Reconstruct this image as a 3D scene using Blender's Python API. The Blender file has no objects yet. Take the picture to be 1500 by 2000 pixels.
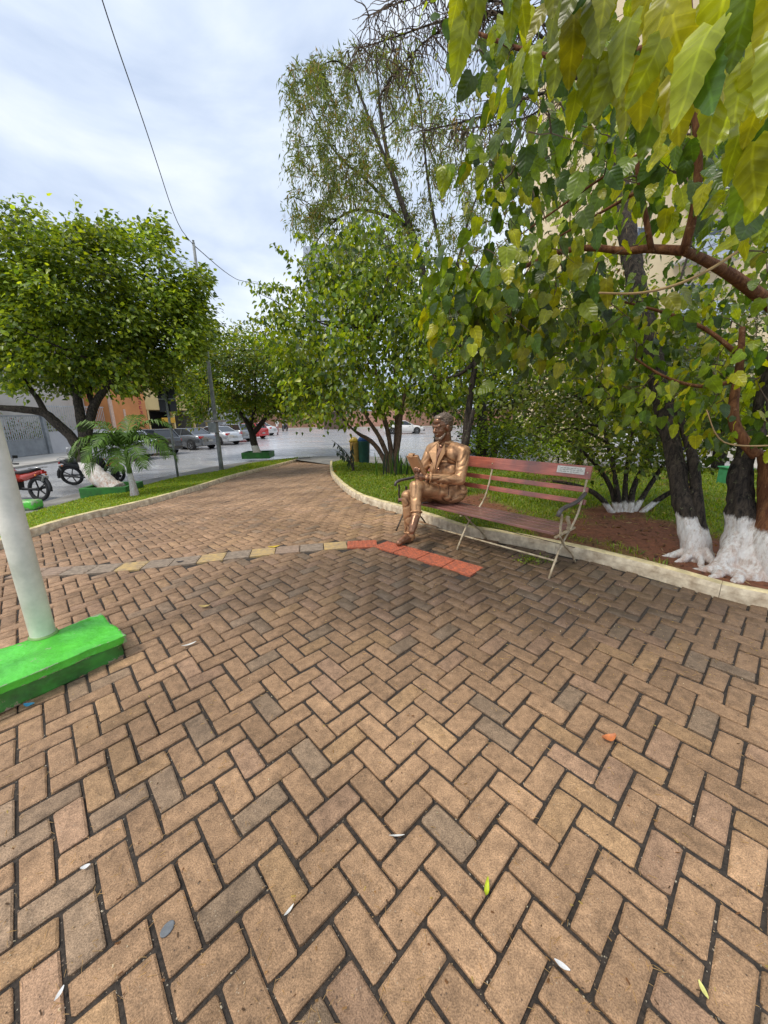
import bpy, bmesh, math, random
import numpy as np
from mathutils import Vector, Matrix, noise as mnoise
random.seed(7); rng = np.random.default_rng(7)
scene = bpy.context.scene
col = scene.collection

# ------------------------------------------------------------------ camera
F_ = 735.0
CAM = np.array([0.0, 0.0, 1.592])
_p = math.radians(14.68); _r = math.radians(-0.84)
_up = np.array([0, math.sin(_p), math.cos(_p)]); _rt = np.array([1.0, 0, 0])
CW = np.array([0, math.cos(_p), -math.sin(_p)])
CR = _rt*math.cos(_r)+_up*math.sin(_r)
CU = _up*math.cos(_r)-_rt*math.sin(_r)
camd = bpy.data.cameras.new('camera'); camo = bpy.data.objects.new('camera', camd); col.objects.link(camo)
camd.sensor_fit = 'HORIZONTAL'; camd.sensor_width = 36.0; camd.lens = 36.0*F_/1500.0
camd.clip_start = 0.05; camd.clip_end = 3000
camo.matrix_world = Matrix(((CR[0], CU[0], -CW[0], CAM[0]), (CR[1], CU[1], -CW[1], CAM[1]), (CR[2], CU[2], -CW[2], CAM[2]), (0, 0, 0, 1)))
scene.camera = camo

# ------------------------------------------------------------------ sky, sun, exposure
SUN_EL, SUN_AZ = 58.0, 235.0       # azimuth of the sun, degrees clockwise from +Y
w = bpy.data.worlds.new('World'); scene.world = w; w.use_nodes = True
nt = w.node_tree; nt.nodes.clear()
def wn(t, **k):
    n = nt.nodes.new(t)
    for a, b in k.items(): setattr(n, a, b)
    return n
sky = wn('ShaderNodeTexSky', sky_type='NISHITA', sun_disc=False, sun_elevation=math.radians(SUN_EL), sun_rotation=math.radians(SUN_AZ), dust_density=2.0)
tc = wn('ShaderNodeTexCoord'); mp = wn('ShaderNodeMapping'); mp.inputs['Scale'].default_value = (1.0, 1.0, 2.6)
n1 = wn('ShaderNodeTexNoise'); n1.inputs['Scale'].default_value = 2.3; n1.inputs['Detail'].default_value = 7; n1.inputs['Roughness'].default_value = .52; n1.inputs['Distortion'].default_value = .35
n2 = wn('ShaderNodeTexNoise'); n2.inputs['Scale'].default_value = 1.1; n2.inputs['Detail'].default_value = 4
r1 = wn('ShaderNodeValToRGB'); r1.color_ramp.elements[0].position = .34; r1.color_ramp.elements[0].color = (3.8, 4.6, 6.1, 1); r1.color_ramp.elements[1].position = .66; r1.color_ramp.elements[1].color = (7.2, 7.6, 8.1, 1)
e = r1.color_ramp.elements.new(.5); e.color = (5.4, 6.1, 7.2, 1)
r2 = wn('ShaderNodeValToRGB'); r2.color_ramp.elements[0].position = .3; r2.color_ramp.elements[0].color = (.90, .91, .93, 1); r2.color_ramp.elements[1].position = .7; r2.color_ramp.elements[1].color = (1.06, 1.05, 1.03, 1)
mu = wn('ShaderNodeMix', data_type='RGBA', blend_type='MULTIPLY'); mu.inputs[0].default_value = 1
mx = wn('ShaderNodeMix', data_type='RGBA'); mx.inputs[0].default_value = .9
bg = wn('ShaderNodeBackground'); bg.inputs['Strength'].default_value = .1
wo = wn('ShaderNodeOutputWorld'); L = nt.links.new
L(tc.outputs['Generated'], mp.inputs['Vector']); L(mp.outputs[0], n1.inputs['Vector']); L(mp.outputs[0], n2.inputs['Vector'])
L(n1.outputs['Fac'], r1.inputs[0]); L(n2.outputs['Fac'], r2.inputs[0])
L(r1.outputs[0], mu.inputs[6]); L(r2.outputs[0], mu.inputs[7])
L(sky.outputs[0], mx.inputs[6]); L(mu.outputs[2], mx.inputs[7]); L(mx.outputs[2], bg.inputs[0]); L(bg.outputs[0], wo.inputs[0])
sd = bpy.data.lights.new('sun', 'SUN'); sd.energy = 1.5; sd.angle = math.radians(14); sd.color = (1, .93, .82)
so = bpy.data.objects.new('sun', sd); col.objects.link(so)
_el, _az = math.radians(SUN_EL), math.radians(SUN_AZ)
sv = Vector((math.sin(_az)*math.cos(_el), math.cos(_az)*math.cos(_el), math.sin(_el)))
so.rotation_euler = sv.to_track_quat('Z', 'Y').to_euler(); so.location = (0, 0, 20)
vs = scene.view_settings; vs.view_transform = 'Standard'; vs.look = 'None'; vs.gamma = 1; vs.use_curve_mapping = False
vs.exposure = 0.66

# ------------------------------------------------------------------ measuring helpers (points of the real place)
def ray(px, py): return CW+CR*(px-750)/F_-CU*(py-1000)/F_
def P3(px, py, d): return CAM+ray(px, py)*d
def proj(X):
    X = np.asarray(X, float)-CAM; d = X@CW
    return 750+F_*(X@CR)/d, 1000-F_*(X@CU)/d, d
_yy = np.arange(-12, 60, .1)
_zz = np.interp(_yy, [-12, 0, 2.6, 3.4, 4.5, 6, 8, 12, 16, 20, 60], [-.568, 0, .123, .142, .125, .06, -.05, -.27, -.44, -.5, -.5])
_zs = _zz.copy(); _zs[5:-5] = np.convolve(_zz, np.ones(11)/11, 'valid')
def G(x, y):
    x = np.asarray(x, float)
    return np.interp(y, _yy, _zs)+.0075*np.clip(x, -6, 6)-.03*np.clip(-x-1.2, 0, 5)
def gnd(px, py, off=0.0):
    r = ray(px, py)
    ts = np.concatenate([np.arange(.3, 40, .02), np.arange(40, 300, .5)]); P = CAM+ts[:, None]*r
    h = P[:, 2]-G(P[:, 0], P[:, 1])-off
    i = int(np.argmax(h < 0)); i = i if h[i] < 0 else len(ts)-1
    t = ts[i-1]+(ts[i]-ts[i-1])*h[i-1]/(h[i-1]-h[i]); return CAM+t*r
def zpl(px, py, z):
    r = ray(px, py); return CAM+r*((z-CAM[2])/r[2])

# ------------------------------------------------------------------ materials
MATS = {}
def newmat(name):
    m = bpy.data.materials.new(name); m.use_nodes = True; t = m.node_tree
    b = t.nodes['Principled BSDF']; MATS[name] = m
    return m, t, b
def mat(name, c, rough=.6, metal=0, nscale=8, namt=.25, c2=None, bump=.0, bscale=40, spec=.5, emit=None, coords='Object', clear=0):
    if name in MATS: return MATS[name]
    m, t, b = newmat(name); N = t.nodes.new; K = t.links.new
    tcn = N('ShaderNodeTexCoord'); nz = N('ShaderNodeTexNoise'); nz.inputs['Scale'].default_value = nscale; nz.inputs['Detail'].default_value = 6; nz.inputs['Roughness'].default_value = .62
    if coords == 'World':
        gp = N('ShaderNodeNewGeometry'); K(gp.outputs['Position'], nz.inputs['Vector'])
    else: K(tcn.outputs[coords], nz.inputs['Vector'])
    rp = N('ShaderNodeValToRGB'); rp.color_ramp.elements[0].position = .33; rp.color_ramp.elements[1].position = .67
    c2 = c2 or tuple(v*(1-namt) for v in c)
    rp.color_ramp.elements[0].color = (*c2, 1); rp.color_ramp.elements[1].color = (*[min(1, v*(1+namt*.35)) for v in c], 1)
    K(nz.outputs['Fac'], rp.inputs[0]); K(rp.outputs[0], b.inputs['Base Color'])
    b.inputs['Roughness'].default_value = rough; b.inputs['Metallic'].default_value = metal; b.inputs['Specular IOR Level'].default_value = spec
    if clear: b.inputs['Coat Weight'].default_value = clear; b.inputs['Coat Roughness'].default_value = .05
    if bump:
        nb = N('ShaderNodeTexNoise'); nb.inputs['Scale'].default_value = bscale; nb.inputs['Detail'].default_value = 5
        K((gp.outputs['Position'] if coords == 'World' else tcn.outputs[coords]), nb.inputs['Vector'])
        bp = N('ShaderNodeBump'); bp.inputs['Strength'].default_value = bump; bp.inputs['Distance'].default_value = .01
        K(nb.outputs['Fac'], bp.inputs['Height']); K(bp.outputs[0], b.inputs['Normal'])
    if emit: b.inputs['Emission Color'].default_value = (*c, 1); b.inputs['Emission Strength'].default_value = emit
    return m
def leafmat(name, single=False, veins=False, trans=.44, rough=.32, spec=.5):
    m, t, b = newmat(name); N = t.nodes.new; K = t.links.new
    if single: a = N('ShaderNodeObjectInfo'); src = a.outputs['Color']
    else: a = N('ShaderNodeAttribute'); a.attribute_name = 'col'; src = a.outputs['Color']
    gp = N('ShaderNodeNewGeometry'); nz = N('ShaderNodeTexNoise'); nz.inputs['Scale'].default_value = 26; nz.inputs['Detail'].default_value = 3; K(gp.outputs['Position'], nz.inputs['Vector'])
    mr = N('ShaderNodeMapRange'); mr.inputs[1].default_value = .3; mr.inputs[2].default_value = .7; mr.inputs[3].default_value = .72; mr.inputs[4].default_value = 1.22; K(nz.outputs['Fac'], mr.inputs[0])
    mm = N('ShaderNodeVectorMath'); mm.operation = 'SCALE'; K(src, mm.inputs[0]); K(mr.outputs[0], mm.inputs['Scale'])
    if veins:      # midrib and side veins from the leaf's own coordinates
        ua = N('ShaderNodeAttribute'); ua.attribute_name = 'uvl'; sp = N('ShaderNodeSeparateXYZ'); K(ua.outputs['Vector'], sp.inputs[0])
        ab = N('ShaderNodeMath'); ab.operation = 'ABSOLUTE'; K(sp.outputs[0], ab.inputs[0])
        v1 = N('ShaderNodeMath'); v1.operation = 'MULTIPLY_ADD'; v1.inputs[1].default_value = -.75; K(ab.outputs[0], v1.inputs[0]); K(sp.outputs[1], v1.inputs[2])
        v2 = N('ShaderNodeMath'); v2.operation = 'MULTIPLY'; v2.inputs[1].default_value = 34.0; K(v1.outputs[0], v2.inputs[0])
        v3 = N('ShaderNodeMath'); v3.operation = 'SINE'; K(v2.outputs[0], v3.inputs[0])
        v4 = N('ShaderNodeMapRange'); v4.inputs[1].default_value = .88; v4.inputs[2].default_value = 1; v4.inputs[3].default_value = 0; v4.inputs[4].default_value = .45; K(v3.outputs[0], v4.inputs[0])
        m1 = N('ShaderNodeMapRange'); m1.inputs[1].default_value = .008; m1.inputs[2].default_value = .03; m1.inputs[3].default_value = 1; m1.inputs[4].default_value = 0; K(ab.outputs[0], m1.inputs[0])
        mxv = N('ShaderNodeMath'); mxv.operation = 'MAXIMUM'; K(v4.outputs[0], mxv.inputs[0]); K(m1.outputs[0], mxv.inputs[1])
        va = N('ShaderNodeMath'); va.operation = 'MULTIPLY_ADD'; va.inputs[1].default_value = .38; va.inputs[2].default_value = .96; K(mxv.outputs[0], va.inputs[0])
        m2 = N('ShaderNodeVectorMath'); m2.operation = 'SCALE'; K(mm.outputs[0], m2.inputs[0]); K(va.outputs[0], m2.inputs['Scale']); mm = m2
        w3 = N('ShaderNodeMath'); w3.operation = 'MULTIPLY_ADD'; w3.inputs[1].default_value = -.5; K(mxv.outputs[0], w3.inputs[0]); K(v3.outputs[0], w3.inputs[2])
        bpv = N('ShaderNodeBump'); bpv.inputs['Strength'].default_value = .22; bpv.inputs['Distance'].default_value = .003; K(w3.outputs[0], bpv.inputs['Height']); K(bpv.outputs[0], b.inputs['Normal'])
    K(mm.outputs[0], b.inputs['Base Color']); b.inputs['Roughness'].default_value = rough; b.inputs['Specular IOR Level'].default_value = spec
    tr = N('ShaderNodeBsdfTranslucent'); hs = N('ShaderNodeMix'); hs.data_type = 'RGBA'; hs.blend_type = 'MULTIPLY'; hs.inputs[0].default_value = 1; hs.inputs[7].default_value = (2.1, 2.0, .55, 1)
    K(mm.outputs[0], hs.inputs[6]); K(hs.outputs[2], tr.inputs[0])
    ms = N('ShaderNodeMixShader'); ms.inputs[0].default_value = trans; K(b.outputs[0], ms.inputs[1]); K(tr.outputs[0], ms.inputs[2])
    K(ms.outputs[0], t.nodes['Material Output'].inputs[0])
    return m
M_leaf = leafmat('leaf'); M_leaf1 = leafmat('leaf_single', True)
M_leafv = leafmat('veined_leaf', veins=True); M_leafv1 = leafmat('veined_leaf_single', True, True)
M_needle = leafmat('needle_leaf', trans=.3, rough=.6)
M_grass = leafmat('grass_blade', trans=.35, rough=.5)

# ------------------------------------------------------------------ object helpers
def tag(o, label=None, cat=None, group=None, kind=None):
    if label: o['label'] = label
    if cat: o['category'] = cat
    if group: o['group'] = group
    if kind: o['kind'] = kind
    return o
def empty(name, loc, label=None, cat=None, group=None, rz=0):
    o = bpy.data.objects.new(name, None); col.objects.link(o); o.location = loc; o.rotation_euler = (0, 0, rz); o.empty_display_size = .1
    tag(o, label, cat, group); return o
def link(name, me, parent=None, m=None):
    o = bpy.data.objects.new(name, me); col.objects.link(o)
    if m is not None and len(me.materials) == 0: me.materials.append(m)
    if parent is not None:
        o.parent = parent
    return o
def keepworld(o):          # geometry given in world coordinates under a placed parent
    bpy_par = o.parent
    m = Matrix.LocRotScale(bpy_par.location, bpy_par.rotation_euler, None)
    if bpy_par.parent: 
        pp = bpy_par.parent; m = Matrix.LocRotScale(pp.location, pp.rotation_euler, None) @ bpy_par.matrix_parent_inverse @ m
    o.matrix_parent_inverse = m.inverted()
    return o
class MB:
    def __init__(s): s.v = []; s.f = []; s.mi = []
    def add(s, vs, fs, mi=0):
        n = len(s.v); s.v += [tuple(map(float, q)) for q in vs]; s.f += [tuple(n+i for i in f) for f in fs]; s.mi += [mi]*len(fs)
    def box(s, c, size, rz=0, mi=0, M=None, taper=1.0):
        x, y, z = [q/2 for q in size]
        vs = [(-x, -y, -z), (x, -y, -z), (x, y, -z), (-x, y, -z), (-x*taper, -y*taper, z), (x*taper, -y*taper, z), (x*taper, y*taper, z), (-x*taper, y*taper, z)]
        R = M if M is not None else Matrix.Rotation(rz, 3, 'Z')
        vs = [tuple(R@Vector(q)+Vector(c)) for q in vs]
        s.add(vs, [(3, 2, 1, 0), (4, 5, 6, 7), (0, 1, 5, 4), (1, 2, 6, 5), (2, 3, 7, 6), (3, 0, 4, 7)], mi)
    def bar(s, a, b, wd, th, up=(0, 0, 1), mi=0):       # a rectangular bar from a to b
        a = Vector(a); b = Vector(b); d = (b-a); l = d.length; d.normalize(); u = Vector(up); sd_ = d.cross(u)
        if sd_.length < 1e-4: sd_ = d.cross(Vector((1, 0, 0)))
        sd_.normalize(); u = sd_.cross(d)
        R = Matrix((d, sd_, u)).transposed(); s.box((a+b)/2, (l, wd, th), M=R, mi=mi)
    def tube(s, pts, rad, seg=8, mi=0, cap=True, ell=None):
        pts = [Vector(p) for p in pts]; n = len(pts)
        if not hasattr(rad, '__len__'): rad = [rad]*n
        t = [(pts[min(i+1, n-1)]-pts[max(i-1, 0)]).normalized() for i in range(n)]
        u = t[0].orthogonal().normalized(); base = len(s.v); vs = []
        for i in range(n):
            u = (u-t[i]*u.dot(t[i]));
            u = u.normalized() if u.length > 1e-6 else t[i].orthogonal().normalized()
            w_ = t[i].cross(u)
            for k in range(seg):
                a = 2*math.pi*k/seg; vs.append(pts[i]+(u*math.cos(a)+w_*math.sin(a))*rad[i])
        fs = [(i*seg+k, i*seg+(k+1) % seg, (i+1)*seg+(k+1) % seg, (i+1)*seg+k) for i in range(n-1) for k in range(seg)]
        if cap: fs += [tuple(range(seg-1, -1, -1)), tuple((n-1)*seg+k for k in range(seg))]
        s.add(vs, fs, mi)
    def lathe(s, prof, c=(0, 0, 0), seg=16, axis='Z', mi=0, M=None, cap=True):
        vs = []
        for r, h in prof:
            for k in range(seg):
                a = 2*math.pi*k/seg
                q = (r*math.cos(a), r*math.sin(a), h) if axis == 'Z' else (r*math.cos(a), h, r*math.sin(a))
                q = Vector(q);
                if M is not None: q = M@q
                vs.append(q+Vector(c))
        n = len(prof); fs = [(i*seg+k, i*seg+(k+1) % seg, (i+1)*seg+(k+1) % seg, (i+1)*seg+k) for i in range(n-1) for k in range(seg)]
        if cap: fs += [tuple(range(seg-1, -1, -1)), tuple((n-1)*seg+k for k in range(seg))]
        s.add(vs, fs, mi)
    def prism(s, poly, d, o=(0, 0, 0), M=None, mi=0):   # poly in local XZ, extruded along Y by d (centred)
        n = len(poly); R = M if M is not None else Matrix.Identity(3); O = Vector(o)
        vs = [R@Vector((x, -d/2, z))+O for x, z in poly]+[R@Vector((x, d/2, z))+O for x, z in poly]
        fs = [tuple(range(n)), tuple(range(2*n-1, n-1, -1))]+[(i, (i+1) % n+0, (i+1) % n+n, i+n)[::-1] for i in range(n)]
        s.add(vs, fs, mi)
    def ball(s, c, r, seg=12, rings=7, sc=(1, 1, 1), mi=0, M=None):
        prof = [(max(1e-4, math.sin(math.pi*i/rings)), -math.cos(math.pi*i/rings)) for i in range(rings+1)]
        n0 = len(s.v); s.lathe(prof, seg=seg, mi=mi)
        for i in range(n0, len(s.v)):
            q = Vector((s.v[i][0]*r*sc[0], s.v[i][1]*r*sc[1], s.v[i][2]*r*sc[2]))
            if M is not None: q = M@q
            s.v[i] = tuple(q+Vector(c))
    def build(s, name, mats, parent=None, smooth=False, world=False, bevel=0):
        me = bpy.data.meshes.new(name); me.from_pydata(s.v, [], s.f)
        if not isinstance(mats, (list, tuple)): mats = [mats]
        for m in mats: me.materials.append(m)
        if len(mats) > 1: me.polygons.foreach_set('material_index', s.mi)
        bm = bmesh.new(); bm.from_mesh(me); bmesh.ops.recalc_face_normals(bm, faces=bm.faces)
        if bevel: bmesh.ops.bevel(bm, geom=[e_ for e_ in bm.edges if len(e_.link_faces) == 2 and e_.calc_face_angle(0) > .6], offset=bevel, segments=2, affect='EDGES', profile=.6)
        bm.to_mesh(me); bm.free()
        if smooth: me.polygons.foreach_set('use_smooth', [True]*len(me.polygons))
        me.update()
        o = link(name, me, parent)
        if world and parent is not None: keepworld(o)
        return o
def np_mesh(name, V, Fc, mats, colr=None, smooth=False, uvl=None):
    V = np.asarray(V, np.float32); Fc = np.asarray(Fc, np.int32); k = Fc.shape[1]
    me = bpy.data.meshes.new(name); me.vertices.add(len(V)); me.vertices.foreach_set('co', V.ravel())
    me.loops.add(Fc.size); me.loops.foreach_set('vertex_index', Fc.ravel())
    me.polygons.add(len(Fc)); me.polygons.foreach_set('loop_start', np.arange(0, Fc.size, k, dtype=np.int32))
    me.update(calc_edges=True)
    if smooth: me.polygons.foreach_set('use_smooth', np.ones(len(Fc), bool))
    if colr is not None:
        a = me.color_attributes.new('col', 'FLOAT_COLOR', 'POINT'); c4 = np.ones((len(V), 4), np.float32); c4[:, :3] = colr; a.data.foreach_set('color', c4.ravel())
    if uvl is not None:
        a = me.attributes.new('uvl', 'FLOAT_VECTOR', 'POINT'); a.data.foreach_set('vector', np.asarray(uvl, np.float32).ravel())
    for m in (mats if isinstance(mats, (list, tuple)) else [mats]): me.materials.append(m)
    return me
def vnoise(x, y, s=1.0, z=0.0): return mnoise.noise(Vector((x*s, y*s, z)))
def resample(pts, step):
    pts = np.asarray(pts, float); d = np.r_[0, np.cumsum(np.linalg.norm(np.diff(pts, axis=0), axis=1))]
    n = max(2, int(d[-1]/step)+1); t = np.linspace(0, d[-1], n)
    return np.stack([np.interp(t, d, pts[:, i]) for i in range(pts.shape[1])], 1)
def smoothline(pts, step, it=2):
    pts = np.asarray(pts, float)
    for _ in range(it):
        q = [pts[0]]
        for a, b in zip(pts[:-1], pts[1:]): q += [a*.75+b*.25, a*.25+b*.75]
        q.append(pts[-1]); pts = np.array(q)
    return resample(pts, step)

# ------------------------------------------------------------------ outlines of the plaza
left_px = [(0, 1075), (45, 1055), (150, 1020), (270, 992), (380, 960), (450, 935), (520, 917), (585, 900)]
right_px = [(645, 905), (643, 925), (660, 948), (688, 972), (720, 985), (766, 999), (830, 1018), (892, 1044), (975, 1058), (1100, 1083), (1233, 1117), (1327, 1144), (1409, 1171), (1500, 1187)]
LK = [gnd(*q)[:2] for q in left_px]; LK = [np.array([-4.6, -1.5]), np.array([-4.75, 2.5])]+LK
LK = smoothline(LK, .12)
RK = [gnd(*q)[:2] for q in right_px]; RK += [np.array([3.35, 2.1]), np.array([4.3, 1.5]), np.array([6.5, .9])]
RK = smoothline(RK, .12)
PLAZA = np.vstack([LK, RK, [[7.5, -3.5], [-4.6, -3.5]]])
def inside(poly, x, y):
    x = np.atleast_1d(x); y = np.atleast_1d(y); c = np.zeros(len(x), bool); n = len(poly); j = n-1
    for i in range(n):
        xi, yi = poly[i]; xj, yj = poly[j]
        if yi != yj:
            m = ((yi > y) != (yj > y)) & (x < (xj-xi)*(y-yi)/(yj-yi)+xi); c ^= m
        j = i
    return c
# ================================================================== SETTING
def grid_sheet(name, P, mats, colr=None, kind='structure', label=None):
    """P: (m, n, 3) array of points -> one sheet"""
    m, n, _ = P.shape; idx = np.arange(m*n).reshape(m, n)
    Fc = np.stack([idx[:-1, :-1], idx[1:, :-1], idx[1:, 1:], idx[:-1, 1:]], -1).reshape(-1, 4)
    me = np_mesh(name, P.reshape(-1, 3), Fc, mats, colr, True)
    o = link(name, me); 
    bm = bmesh.new(); bm.from_mesh(me); bmesh.ops.recalc_face_normals(bm, faces=bm.faces); 
    up = sum(f.normal.z for f in bm.faces)
    if up < 0: bmesh.ops.reverse_faces(bm, faces=bm.faces)
    bm.to_mesh(me); bm.free()
    if kind: o['kind'] = kind
    if label: o['label'] = label
    return o
# --- wet cobbled street
def street_mat():
    m, t, b = newmat('wet_street'); N = t.nodes.new; K = t.links.new
    gp = N('ShaderNodeNewGeometry')
    v = N('ShaderNodeTexVoronoi'); v.inputs['Scale'].default_value = 5.5; v.feature = 'DISTANCE_TO_EDGE'; K(gp.outputs['Position'], v.inputs['Vector'])
    n = N('ShaderNodeTexNoise'); n.inputs['Scale'].default_value = .55; n.inputs['Detail'].default_value = 7; n.inputs['Distortion'].default_value = .8; mq = N('ShaderNodeMapping'); mq.inputs['Scale'].default_value = (.45, 1.5, 1); K(gp.outputs['Position'], mq.inputs[0]); K(mq.outputs[0], n.inputs['Vector'])
    r = N('ShaderNodeValToRGB'); r.color_ramp.elements[0].position = .35; r.color_ramp.elements[0].color = (.23, .23, .245, 1); r.color_ramp.elements[1].position = .65; r.color_ramp.elements[1].color = (.62, .62, .635, 1)
    K(n.outputs['Fac'], r.inputs[0])
    e = N('ShaderNodeMapRange'); e.inputs[1].default_value = 0; e.inputs[2].default_value = .05; e.inputs[3].default_value = .55; e.inputs[4].default_value = 1; K(v.outputs['Distance'], e.inputs[0])
    mm = N('ShaderNodeVectorMath'); mm.operation = 'SCALE'; K(r.outputs[0], mm.inputs[0]); K(e.outputs[0], mm.inputs['Scale']); K(mm.outputs[0], b.inputs['Base Color'])
    rr = N('ShaderNodeMapRange'); rr.inputs[1].default_value = .35; rr.inputs[2].default_value = .62; rr.inputs[3].default_value = .34; rr.inputs[4].default_value = .12; K(n.outputs['Fac'], rr.inputs[0]); K(rr.outputs[0], b.inputs['Roughness'])
    bp = N('ShaderNodeBump'); bp.inputs['Strength'].default_value = .35; bp.inputs['Distance'].default_value = .02; K(e.outputs[0], bp.inputs['Height']); K(bp.outputs[0], b.inputs['Normal'])
    return m
M_street = street_mat()
xs = np.array([-600, -120, -60, -40, -30, -20, -10, 0, 10, 20, 40, 80, 200, 600.]); ys = np.array([-300, -60, -10, 0, 10, 20, 30, 40, 50, 60, 80, 140, 300, 900.])
X, Y = np.meshgrid(xs, ys, indexing='ij')
Zs = np.where((X > -7) & (Y < 10), -1.4, -.6).astype(float)
grid_sheet('street', np.stack([X, Y, Zs], -1), M_street)

# --- paving: bedding sheet with herringbone bricks on it
M_joint = mat('joint_sand', (.06, .046, .035), .95, nscale=60, c2=(.02, .017, .014), coords='World', bump=.6, bscale=160)
gx = np.arange(-5.6, 7.7, .15); gy = np.arange(-3.6, 18.9, .15)
X, Y = np.meshgrid(gx, gy, indexing='ij'); Z = G(X, Y)-.012
ins = inside(np.vstack([LK+np.array([-.06, 0]), RK+np.array([.06, 0]), [[7.6, -3.5], [-4.7, -3.5]]]), X.ravel(), Y.ravel()).reshape(X.shape)
V = np.stack([X, Y, Z], -1).reshape(-1, 3); idx = np.arange(len(V)).reshape(X.shape)
q = ins[:-1, :-1] | ins[1:, :-1] | ins[1:, 1:] | ins[:-1, 1:]
Fc = np.stack([idx[:-1, :-1], idx[1:, :-1], idx[1:, 1:], idx[:-1, 1:]], -1)[q]
pave = link('pavement', np_mesh('pavement', V, Fc, M_joint, None, True)); tag(pave, kind='structure', label='brown herringbone brick paving of the plaza with dark sandy joints')

# tactile tiles (quads in plan) along two runs
def run_tiles(a, b, n):
    out = []
    a = np.array(a[:2]); b = np.array(b[:2]); d = (b-a)/n; nn = np.array([-d[1], d[0]]); nn = nn/np.linalg.norm(nn)*.255
    for i in range(n):
        p = a+d*i; q_ = a+d*(i+1); out.append([p-nn/2, q_-nn/2, q_+nn/2, p+nn/2])
    return out
cR = (gnd(919, 1127)+gnd(945, 1108))/2; cM = (gnd(742, 1073)+gnd(742, 1053))/2; cL = (gnd(680, 1072)+gnd(675, 1057))/2
red_tiles = run_tiles(cR, cM, 4)+run_tiles(cM+np.array([-.03, 0.02, 0]), cL, 1)
leftpts = [cL, (gnd(500, 1088)+gnd(500, 1072))/2, (gnd(242, 1120)+gnd(242, 1100))/2, (gnd(30, 1130)+gnd(30, 1112))/2]
yel_tiles = []
lp = resample(smoothline([p[:2] for p in leftpts], .05), .262)
for a, b in zip(lp[:-1], lp[1:]): yel_tiles += run_tiles(np.append(a, 0), np.append(b, 0), 1)

foot_c = np.array([-2.36, 2.16])
foot_poly_px = [(0, 1398), (243, 1272)]
O2 = np.array([-.18577, .98008]); A2 = np.array([.07679, .07141])/1.0; B2 = np.array([.07152, -.07673])
u_ = np.linalg.norm(A2)
J = .0122
def brick_verts(l, wd, jit, seed):
    r_ = random.Random(seed); c = .006
    def ring(hl, hw, z, cc, j):
        pts = [(-hl+cc, -hw), (hl-cc, -hw), (hl, -hw+cc), (hl, hw-cc), (hl-cc, hw), (-hl+cc, hw), (-hl, hw-cc), (-hl, -hw+cc)]
        return [(x+r_.uniform(-j, j), y+r_.uniform(-j, j), z+r_.uniform(-j, j)*.4) for x, y in pts]
    top = ring(l/2-.006, wd/2-.006, 0, c, jit)
    mid = [(x*(l/2)/(l/2-.006), y*(wd/2)/(wd/2-.006), -.005) for x, y, z in top]
    bot = [(x, y, -.03) for x, y, z in mid]
    vs = top+mid+bot
    fs = [tuple(range(8))]+[(i+8, (i+1) % 8+8, (i+1) % 8, i) for i in range(8)]+[(i+16, (i+1) % 8+16, (i+1) % 8+8, i+8) for i in range(8)]
    return vs, fs
VAR = [brick_verts(2*u_-J, u_-J, .0026, s) for s in range(12)]
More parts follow.
